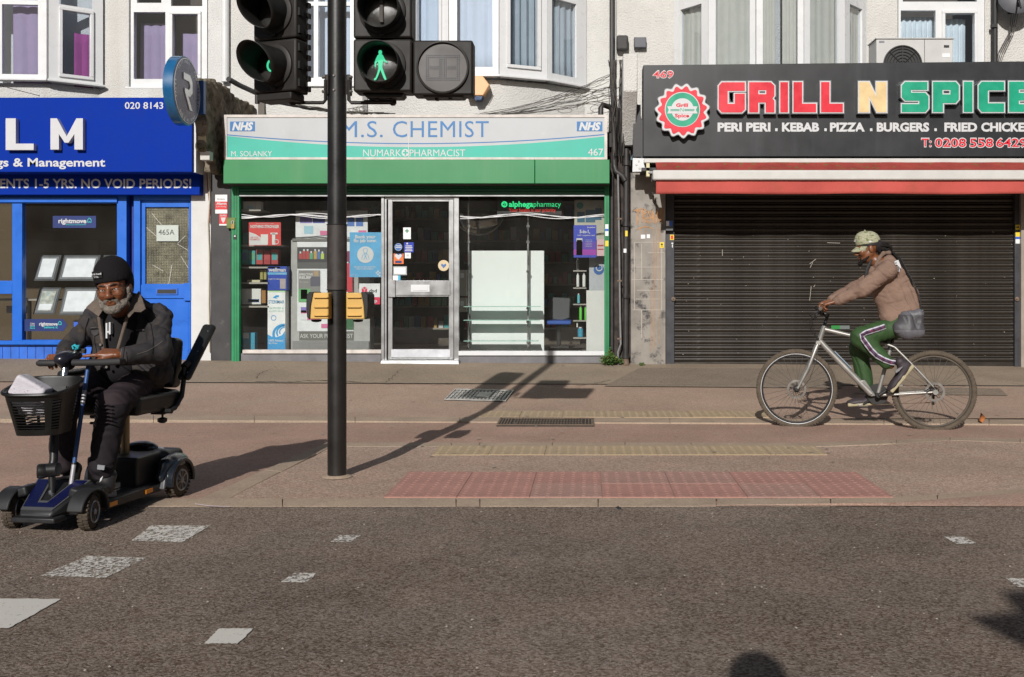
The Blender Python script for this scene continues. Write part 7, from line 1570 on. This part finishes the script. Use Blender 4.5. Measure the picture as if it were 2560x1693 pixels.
# ---- the photographer: stands just behind the camera, seen only as a shadow
pp_ = thing('person', 'photographer standing behind the camera, head shadow on the road', 'person', (.02, -.42, -.012))
b = Body(); hp = Vector((.02,-.27,1.625)); b.ell(hp, (.078,.098,.118), k=.02); b.ell(hp+Vector((0,-.0,.03)), (.088,.105,.10), k=.02); b.cap((.02,-.28,1.55), (.02,-.36,1.42), .055, .06, k=.03)
b.cap((-.14,-.42,1.38), (.18,-.42,1.38), .06, .06, k=.05); b.cap((.02,-.42,1.32), (.02,-.42,1.0), .13, .13, k=.05)
for s_ in (-1, 1):
    b.cap((.02+s_*.17,-.42,1.36), (.02+s_*.20,-.36,1.10), .045, .04, k=.03); b.cap((.02+s_*.2,-.36,1.1), (.02+s_*.07,-.2,1.12), .038, .028, k=.02); b.cap((.02+s_*.09,-.42,.95), (.02+s_*.10,-.42,.5), .075, .055, k=.04); b.cap((.02+s_*.10,-.42,.5), (.02+s_*.10,-.42,.06), .052, .04, k=.03); b.cap((.02+s_*.10,-.44,.03), (.02+s_*.11,-.26,.03), .045, .04, k=.03)
org('body', b, .012, mat('navy_clothing', (.03,.035,.05), rough=.9), pp_, pick=None)
part('hand_camera', MB().box(-.05,-.19,1.08, .09,-.13,1.17), m_cable, pp_, bevel=.01)
# ================================================================== BICYCLE AND RIDER
def BD(x): return 8.62-(x-1991)*.2/344
def B(x, y, dd=0.): D = BD(x)+dd; return P(x, y, D)
bx_ = thing('bicycle', 'silver mountain bike with muddy tyres heading left', 'bicycle', (B(2165,1072).x, B(2165,1072).y, gz(B(2165,1072).x, 8.5)))
m_alub = mat('brushed_alu_frame', (.33,.315,.29), rough=.42, metal=.55, var=.12, scale=8, c2=(.25,.2,.15), thr=.64); m_tyb = mat('muddy_tyre', (0.102, 0.081, 0.06), rough=.95, var=.25, scale=30, bump=.8, bscale=130, bdist=.006); m_rimb = mat('dark_rim', (.045,.042,.04), rough=.4, metal=.4); m_rimm = mat('muddy_rim', (0.091, 0.0735, 0.056), rough=.7, var=.2)
m_spoke = mat('spoke_steel', (.22,.2,.18), rough=.4, metal=.7); m_blkb = mat('black_component', (.018,.017,.016), rough=.45); m_disc = mat('brake_disc', (.4,.38,.35), rough=.3, metal=.9)
def pdir(): a, b_ = B(1991,972), B(2335,978); return (b_-a).normalized()
wd_ = pdir(); wn_ = Vector((wd_.y, -wd_.x, 0)).normalized()       # axle direction, towards the camera
def bike_wheel(c, R_, m_t, m_r, refl):
    w_ = part('wheel', MB().torus(c, wn_, R_-.050, .009, 64, 8, 1.4), m_r, bx_); part('tyre', MB().torus(c, wn_, R_-.021, .0215, 72, 12), m_t, w_)
    tr = MB(); u = Vector((0,0,1)); v = wn_.cross(u)
    for i in range(84):
        a = 2*math.pi*i/84; d = u*math.cos(a)+v*math.sin(a); e = -u*math.sin(a)+v*math.cos(a)
        for k, off in ((-1, .0), (1, .5)):
            a2 = a+off*2*math.pi/84; d = u*math.cos(a2)+v*math.sin(a2); e = -u*math.sin(a2)+v*math.cos(a2); o_ = c+d*(R_-.004)+wn_*k*.010
            tr.hexa([o_-e*.007-wn_*.006-d*.004, o_+e*.007-wn_*.006-d*.004, o_+e*.007+wn_*.006-d*.004, o_-e*.007+wn_*.006-d*.004, o_-e*.006-wn_*.005+d*.006, o_+e*.006-wn_*.005+d*.006, o_+e*.006+wn_*.005+d*.006, o_-e*.006+wn_*.005+d*.006])
    part('tread', tr, m_t, w_, kind='stuff')
    if refl: part('reflective_band', MB().torus(c+wn_*.017, wn_, R_-.040, .0028, 72, 5), mat('reflective_white', (.6,.6,.6), rough=.4), w_)
    part('hub', MB().lathe(c-wn_*.05, wn_, [(0,.012),(.01,.028),(.02,.018),(.08,.018),(.09,.028),(.1,.012)], 16), m_blkb, w_)
    dk = part('brake_disc', MB().lathe(c+wn_*.052, wn_, [(0,.082),(.002,.082),(.002,.062),(0,.062),(0,.082)], 40, cap=False), m_disc, w_)
    sp = MB()
    for i in range(6):
        a = 2*math.pi*i/6; d = u*math.cos(a)+v*math.sin(a); e = u*math.cos(a+.7)+v*math.sin(a+.7); dk_ = MB()
        sp.tube([c+wn_*.053+d*.02, c+wn_*.053+(d+e).normalized()*.045, c+wn_*.053+e*.064], .0035, 4)
    part('disc_arms', sp, m_disc, w_, kind='stuff')
    for i in range(32):
        a = 2*math.pi*i/32; k = 1 if i % 2 else -1; t_ = .45 if (i//2) % 2 else -.45
        d0 = u*math.cos(a+t_)+v*math.sin(a+t_); d1 = u*math.cos(a)+v*math.sin(a)
        part('spoke', MB().tube([c+wn_*k*.032+d0*.026, c+d1*(R_-.054)], .0014, 4, False), m_spoke, w_)
hubF, hubR = B(1991,972), B(2335,978.5)
bike_wheel(hubF, .342, m_tyb, m_rimb, True); bike_wheel(hubR, .345, m_tyb, m_rimm, False)
def tube_part(name, pts, r, m, n=16, **k): return part(name, MB().tube(pts, r, n), m, bx_, **k)
tube_part('top_tube', [B(2060,823), B(2110,835), B(2160,847), B(2218,862)], [.019,.018,.017,.016], m_alub)
tube_part('down_tube', [B(2050,852), B(2062,866), B(2120,926), B(2178,985)], [.022,.025,.027,.026], m_alub)
tube_part('head_tube', [B(2061,815), B(2046,858)], .022, m_alub); part('gusset', MB().fprism([(2150,952),(2163,950),(2190,990),(2178,992),(2158,972)], BD(2170)-.012, .03), m_alub, bx_, bevel=.006)
tube_part('seat_tube', [B(2227,868), B(2195,984)], .0165, m_alub); tube_part('seat_tube_collar', [B(2229,862), B(2225,875)], .021, m_blkb)
tube_part('seat_post', [B(2228,866), B(2240,822)], .0135, m_blkb)
for s_ in (-1, 1):
    o_ = wn_*s_*.0; q = wn_*s_
    tube_part('seat_stay', [B(2216,860)+q*.018, B(2236,868)+q*.03, B(2290,922)+q*.052, B(2331,966)+q*.060], [.012,.010,.009,.008], m_alub); tube_part('chain_stay', [B(2200,987)+q*.03, B(2240,985)+q*.045, B(2300,981)+q*.058, hubR+q*.062], [.013,.011,.010,.009], m_alub)
    tube_part('fork_leg', [B(2045,858)+q*.030, B(2040,868)+q*.048, B(2020,920)+q*.050, B(1996,966)+q*.055, hubF+q*.055+Vector((0,0,.0))], [.016,.017,.016,.012,.011], m_alub)
tube_part('fork_crown', [B(2045,857)-wn_*.05, B(2045,857)+wn_*.05], .02, m_alub)
tube_part('dropout', [hubR+wn_*.04, hubR+wn_*.085], .022, m_alub); tube_part('axle', [hubF+wn_*.04, hubF+wn_*.075], .012, m_blkb)
tube_part('brake_caliper', [B(2322,972)+wn_*.06, B(2312,978)+wn_*.06], .014, m_blkb)
tube_part('stem', [B(2060,818), B(2065,800), B(2070,788), B(2058,782)], [.016,.015,.017,.014], m_blkb)
barC = B(2056,780)
tube_part('handlebar', [barC-wn_*.30+wd_*.02, barC-wn_*.12, barC, barC+wn_*.12, B(2045,771)+wn_*.33], .0125, m_blkb)
for s_ in (-1, 1): tube_part('grip', [B(2049,775)+wn_*s_*.19, B(2045,771)+wn_*s_*.325], .017, mat('rubber_grip', (.015,.014,.013), rough=.8)); tube_part('brake_lever', [B(2052,780)+wn_*s_*.15, B(2036,786)+wn_*s_*.17, B(2026,792)+wn_*s_*.26], .006, m_blkb, 8)
part('bar_end', MB().lathe(B(2046,770)+wn_*.328, wn_, [(0,.017),(.004,.015),(.005,.009)], 18), m_rimm, bx_)
tube_part('brake_body', [B(2050,784)+wn_*.12, B(2062,788)+wn_*.17], .014, m_blkb)
for k in range(3): tube_part('brake_cable', [B(2040+k*4,790)+wn_*(.1-.05*k), B(2024+k*3,800)+wn_*.06, B(2024+k*4,820)+wn_*.04, B(2040+k*3,845)+wn_*.03, B(2052,860+k*4)], .0028, m_blkb, 5)
tube_part('brake_cable', [B(2045,860)+wn_*.05, B(2040,900)+wn_*.07, B(2024,945)+wn_*.07, B(2006,968)+wn_*.065], .0028, m_blkb, 5)
sd = Body(); sd.cap(B(2216,820), B(2262,812), .022, .05, k=.02); sd.ell(B(2262,812), (.06,.07,.022), k=.02); org('saddle', sd, .006, m_blkb, bx_)
BBc = B(2195,987)
cr = part('chainring', MB().lathe(BBc-wn_*.045, wn_, [(0,.09),(.003,.09)], 36), m_blkb, bx_); tube_part('bottom_bracket', [BBc-wn_*.05, BBc+wn_*.05], .02, m_blkb)
pedN, pedF = B(2236,960)+wn_*.11, B(2158,1016)-wn_*.11
tube_part('crank', [BBc+wn_*.055, B(2232,962)+wn_*.065], [.014,.010], m_blkb); tube_part('crank', [BBc-wn_*.055, B(2160,1014)-wn_*.065], [.014,.010], m_blkb)
for p_ in (pedN, pedF): part('pedal', MB().box(p_.x-.045, p_.y-.045, p_.z-.010, p_.x+.045, p_.y+.045, p_.z+.010), m_alub, bx_, bevel=.004)
tube_part('chain', [BBc-wn_*.045+Vector((0,0,.09)), hubR-wn_*.045+Vector((0,0,.035))], .004, m_iron, 5); tube_part('chain', [BBc-wn_*.045-Vector((0,0,.09)), hubR-wn_*.045-Vector((0,0,.10))], .004, m_iron, 5)
part('rear_cog', MB().lathe(hubR-wn_*.05, wn_, [(0,.05),(.01,.035),(.02,.025)], 24), m_iron, bx_); tube_part('derailleur', [hubR-wn_*.05-Vector((0,0,.05)), hubR-wn_*.05-Vector((0,0,.12))], .012, m_blkb)
part('frame_decal', MB().tube([B(2086,878)+wn_*.026, B(2128,921)+wn_*.028], .006, 6), mat('faded_decal', (.2,.26,.32), rough=.5), bx_)

# ---- rider (faces left)
rd = thing('person', 'cyclist in camouflage cap, brown jacket and green track trousers', 'person', (B(2195,1060).x, 8.5, gz(2.5, 8.5)))
m_jk = mat('dusty_brown_jacket', (0.2144, 0.1377, 0.1029), rough=.85, var=.12, scale=10, bump=.3, bscale=70, bdist=.004); m_rib = mat('brown_rib_knit', (.185,.125,.095), rough=.95, var=.15, scale=12, bump=.6, bscale=200, bdist=.003)
m_gtr = mat('green_track_trousers', (0.02601, 0.06647, 0.01618), rough=.7, var=.12, scale=9, bump=.25, bscale=60); m_camo = mat('camouflage_cap', (.36,.35,.24), rough=.9, var=.1, scale=18, c2=(.15,.17,.08), thr=.52, soft=.03, stretch=(1,1,2.2), bump=.2, bscale=150)
m_hairb = mat('black_dreadlocks', (.012,.010,.009), rough=.8, var=.3, scale=40, bump=.6, bscale=160); m_du = mat('black_durag', (.016,.012,.014), rough=.7, var=.2, bump=.3, bscale=40)
hc2 = B(2170,621); HR2 = np.array(Matrix.Rotation(math.radians(-90-3), 3, 'Z') @ Matrix.Rotation(math.radians(10), 3, 'X'))
N = wn_
shN, shF = B(2214,676)+N*.16, B(2208,676)-N*.17; elN = B(2150,722)+N*.25; wrN = B(2085,752)+N*.26; elF, wrF = B(2145,722)-N*.26, B(2082,752)-N*.27
hipN, hipF = B(2262,808)+N*.09, B(2262,808)-N*.09; knN, knF = B(2143,838)+N*.11, B(2150,872)-N*.10; anN, anF = B(2222,910)+N*.11, B(2166,972)-N*.10
b = Body(); head(b, HR2, hc2, nose=1.0); b.cap(hc2+Vector((.03,0,-.09)), B(2205,660), .052, .06, k=.03)
b.cap(B(2215,685), B(2262,790), .11, .12, k=.05); b.cap(shN, shF, .045, .045, k=.05)
for s_, e_, w_ in ((shN, elN, wrN), (shF, elF, wrF)): b.cap(s_, e_, .04, .034, k=.02); b.cap(e_, w_, .034, .024, k=.015)
for h_, k_, a_ in ((hipN, knN, anN), (hipF, knF, anF)): b.cap(h_, k_, .07, .05, k=.03); b.cap(k_, a_, .048, .034, k=.02)

gN = B(2047,773)+N*.255; gF = B(2047,773)-N*.255
for w_, g_, sg in ((wrN, gN, 1), (wrF, gF, -1)):
    f_ = (g_+Vector((-.02,0,.028))-w_); hand(b, w_+f_*.12, f_, (f_.z*.5-.35, 0, 1), (0, 1*sg, -.1), (.75,.85,.9,.95), (.6,.5), .98)
org('body', b, .0055, m_skin2, rd); eyes(rd, HR2, hc2, m_eye, m_iris)
def H2(x, y, z): return Vector(tuple(HR2@np.array((x,y,z))+np.array(tuple(hc2))))
b = Body(R=HR2, t=tuple(hc2))
for s_ in (-1, 1): b.path([(s_*.058,-.02,-.07),(s_*.04,-.055,-.094),(s_*.02,-.078,-.108)], [.009,.013,.015], k=.012); b.cap((s_*.004,-.099,-.056), (s_*.024,-.088,-.062), .0045, .0045, k=.005); b.cap((s_*.026,-.085,-.064), (s_*.026,-.080,-.09), .005, .008, k=.008)
b.ell((0,-.088,-.118), (.022,.022,.022), k=.012); org('beard', b, .004, m_hairb, rd, warp=folds(.0015, 300))
b = Body(R=HR2, t=tuple(hc2)); b.ell((0,.018,.034), (.079,.099,.076), k=.01); b.cap((0,.08,.0), (0,.115,-.04), .05, .03, k=.03); b.bx((0,-.1,-.06), (.1,.15,.068), .006, k=.006, sub=True)
org('head_wrap', b, .0045, m_du, rd, warp=folds(.002, 90, (0,.3,1)))
b = Body(R=HR2, t=tuple(hc2)); b.ell((0,.010,.055), (.083,.104,.092), k=.01); b.ell((0,-.035,.085), (.070,.062,.062), k=.03); b.bx((0,.02,-.040), (.14,.16,.075), .002, k=.004, sub=True)
b.ell((0,-.0,.156), (.008,.008,.006), k=.004)
cap_ = org('cap', b, .004, m_camo, rd)
def brim(u, v):     # u across, v out
    x = (u-.5)*2; r_ = .078*(1-.18*v*v*abs(x)); return H2(x*r_*(1-.12*v), -.088*math.sqrt(max(0,1-(x*.93)**2))+.012-v*.072*math.sqrt(max(0,1-x*x*.9)), .036-.030*v-.020*x*x-.012*v*v)
part('brim', MB().grid(brim, 16, 6), m_camo, cap_, solid=.005)
part('cap_badge', MB().prism([H2(.02,-.101,.075), H2(-.02,-.101,.075), H2(-.02,-.085,.115), H2(.02,-.085,.115)], tuple(H2(0,-.004,.001)-H2(0,0,0))), m_white, cap_); part('cap_logo', MB().ball(H2(.083,.01,.052), (.014,.002,.008)), m_white, cap_)
# dreadlocks
rnd = random.Random(4); dr = []
for i in range(22):
    a = rnd.uniform(-1, 1); p0 = H2(.06*a, .085+.02*rnd.random(), rnd.uniform(-.06,.02)); q = [p0]; d = Vector((rnd.uniform(.03,.06), a*.02, rnd.uniform(-.01,.02)))
    for k in range(4): q.append(q[-1]+d*.75); d = Vector((d.x*.8+rnd.uniform(-.012,.008), d.y+rnd.uniform(-.012,.012), d.z-.018))
    part('dreadlock', MB().tube(q, [.010,.012,.012,.011,.007], 7), m_hairb, rd)
for k in range(3): part('dreadlock', MB().tube([B(2232,632)+N*(.02*k), B(2246,650)+N*.03*k, B(2262,678)+N*.03*k, B(2276,706)+N*.03*k, B(2284,722+k*3)+N*.02*k], [.010,.010,.009,.008,.005], 7), m_hairb, rd)
# jacket
b = Body(); b.cap(B(2216,684), B(2256,770), .122, .125, k=.05); b.cap(B(2192,690), B(2232,780), .10, .11, k=.05); b.cap(shN, shF, .068, .068, k=.05); b.cap(B(2238,672), B(2274,740), .072, .075, k=.05)
b.cap(shN, elN, .074, .066, k=.04); b.cap(elN, wrN+(elN-wrN)*.10, .066, .046, k=.03); b.cap(shF, elF, .072, .062, k=.04); b.cap(elF, wrF+(elF-wrF)*.10, .06, .045, k=.03)
b.cap(B(2228,798)+N*.06, B(2270,776)+N*.04, .10, .09, k=.05); b.cap(B(2232,796)-N*.06, B(2270,776)-N*.04, .10, .09, k=.05); b.cap(B(2200,664), B(2222,652), .055, .05, k=.03)
b.cap(B(2190,648), B(2176,650), .05, .055, k=.012, sub=True)
k1, k2 = creases(.0075, 60, (.8,.2,.5), 2.1), creases(.005, 95, (-.4,.2,1), .6)
g1, g2, g3 = folds(.0055, 48, (-.6,.2,1), 2), folds(.004, 90, (1,.2,.6), 5), folds(.002, 170, (.4,.2,1), 1)
org('jacket', b, .0065, m_jk, rd, warp=lambda X, Y, Z: g1(X,Y,Z)*.6+g2(X,Y,Z)*.5+g3(X,Y,Z)+k1(X,Y,Z)+k2(X,Y,Z))
for w_, e_ in ((wrN, elN), (wrF, elF)): d = (e_-w_).normalized(); bb2 = Body(); bb2.cap(w_+d*.002, w_+d*.045, .036, .041, k=.01); org('cuff', bb2, .005, m_rib, rd, warp=lambda X, Y, Z: .001*np.sin(Z*900+X*300))
b = Body(); b.cap(B(2226,826)+N*.13, B(2288,776)+N*.08, .022, .022, k=.02); b.cap(B(2226,826)-N*.02, B(2226,826)+N*.13, .03, .022, k=.02); b.cap(B(2236,806)+N*.03, B(2272,780)+N*.03, .096, .088, k=.03)
org('waistband', b, .006, m_rib, rd, warp=folds(.001, 400, (1,0,.7)))
b = Body(); b.path([B(2196,646)+N*.05, B(2207,634)+N*.045, B(2222,632)+N*.0, B(2226,634)-N*.03], [.016]*4, k=.015); b.path([B(2196,648)+N*.05, B(2188,662)+N*.06], [.016,.016], k=.015); org('collar', b, .005, m_rib, rd)
logo = MB(); lm = MB()
def on_back(x, y): return B(x, y)+N*.0
for c_, rr in (((2240,658), 4),):
    logo.fprism([(2236,655),(2240,652),(2246,650),(2250,660),(2254,674),(2246,664),(2242,662),(2238,662)], 8.275, .03)
logo.fprism([(2245,664),(2248,664),(2249,679),(2245,679)], 8.27, .03); part('back_logo', logo, m_white, rd, kind='stuff')
lm.fprism([(2238.5,657),(2242,656),(2240,660)], 8.268, .02); lm.fprism([(2246,666),(2247.4,666),(2247.6,677.5),(2246,677.5)], 8.262, .02); part('back_logo_mark', lm, m_black, rd, kind='stuff')
# trousers
b = Body(); b.cap(hipN, hipF, .095, .095, k=.05); b.cap(hipN, knN+Vector((.02,0,-.01)), .088, .084, k=.04); b.cap(knN+Vector((.02,0,-.015)), anN+Vector((-.03,0,.02)), .078, .056, k=.03); b.cap(hipF, knF, .10, .082, k=.04); b.cap(knF, anF+Vector((0,0,.03)), .078, .066, k=.03)
h1, h2 = folds(.005, 50, (.3,.2,1), 3), folds(.003, 100, (1,.4,.3), 6)
org('trousers', b, .0065, m_gtr, rd, warp=lambda X, Y, Z: h1(X,Y,Z)*.6+h2(X,Y,Z)*.6+creases(.006, 65, (1,.2,.4), 1.1)(X,Y,Z))
m_tape = mat('white_side_tape', (.52,.50,.56), rough=.7); m_tape2 = mat('printed_side_tape', (.06,.03,.07), rough=.7, var=.3, scale=60, c2=(.40,.04,.09), thr=.58, soft=.02)
def tape(px, off, w_, m, nm, parent=None):
    mb = MB(); L_, R__ = [], []
    for i, (x, y, o_) in enumerate(px):
        a = px[max(0,i-1)]; c_ = px[min(len(px)-1,i+1)]; d = Vector((c_[0]-a[0], c_[1]-a[1])).normalized(); n_ = Vector((-d.y, d.x))*w_/2
        L_.append(B(x+n_.x, y+n_.y)+N*(o_+off)); R__.append(B(x-n_.x, y-n_.y)+N*(o_+off-.002))
    for i in range(len(px)-1): mb.add([L_[i], L_[i+1], R__[i+1], R__[i]], [(0,1,2,3)])
    return part(nm, mb, m, parent or rd, solid=.004)
tl = [(2206,814,.198),(2192,819,.201),(2176,824,.203),(2160,829,.203),(2149,835,.201),(2152,845,.200),(2160,856,.198),(2172,872,.192),(2186,886,.186),(2204,896,.180),(2220,902,.174),(2232,904,.168)]
tp_ = tape(tl, .0, 13, m_tape, 'side_tape'); tape(tl, .004, 7, m_tape2, 'tape_print', tp_)
# shoes
m_nsh = mat('dark_plum_shoe', (.035,.026,.03), rough=.6, var=.15, scale=14); m_nsole = mat('cream_gum_sole', (.38,.33,.20), rough=.6)
hN, tN = B(2276,914)+N*.12, B(2222,978)+N*.12
s1 = shoe('shoe', hN, tN, m_nsh, m_nsole, up=(-.75,0,.62), wd=.050, ht=.085, parent=rd); part('shoe_logo', MB().fprism([(2238,928),(2246,922),(2258,916),(2248,928),(2240,933)], 8.245, .02), mat('shoe_logo_grey', (.2,.19,.2)), s1)
s2 = shoe('shoe', B(2194,1014)-N*.11, B(2120,1018)-N*.11, m_nsh, m_nsole, up=(0,0,1), wd=.048, ht=.08, parent=rd)
# drawstring bag
m_bag = mat('grey_nylon', (0.0595, 0.056, 0.0616), rough=.55, var=.2, scale=8, bump=.4, bscale=25, bdist=.01); m_bag2 = mat('pale_grey_nylon', (0.1125, 0.1087, 0.12), rough=.55, var=.15, scale=8, bump=.4, bscale=25, bdist=.01)
bgt = thing('drawstring_bag', 'grey drawstring bag hanging at the back of the cyclist', 'bag', B(2262,848)+N*.1)
b = Body(); b.cap(B(2262,800)+N*.15, B(2262,826)+N*.17, .068, .076, k=.04); b.cap(B(2242,818)+N*.17, B(2288,824)+N*.16, .06, .05, k=.04); b.cap(B(2252,792)+N*.15, B(2290,784)+N*.15, .035, .035, k=.04); b.cap(B(2290,786)+N*.14, B(2291,830)+N*.15, .04, .04, k=.04)
i1, i2 = folds(.003, 60, (1,.2,.1), 2), creases(.008, 85, (1,.2,.25), 1); zz = Z_(824, 8.35)
org('sack', b, .006, [m_bag, m_bag2], bgt, warp=lambda X, Y, Z: i1(X,Y,Z)+i2(X,Y,Z), pick=lambda c: ((c[:,2] < zz) | (c[:,2] > Z_(786, 8.35))).astype(int))
part('strap', MB().tube([B(2248,640)+N*.02, B(2264,675)+N*.06, B(2283,712)+N*.08, B(2297,750)+N*.09, B(2298,790)+N*.1, B(2299,812)+N*.1], .0055, 6), m_cable, bgt); part('strap', MB().tube([B(2172,690)+N*.14, B(2160,700)+N*.12, B(2165,672)+N*.12, B(2176,650)+N*.1], [.014,.016,.014,.01], 8), m_cable, bgt)
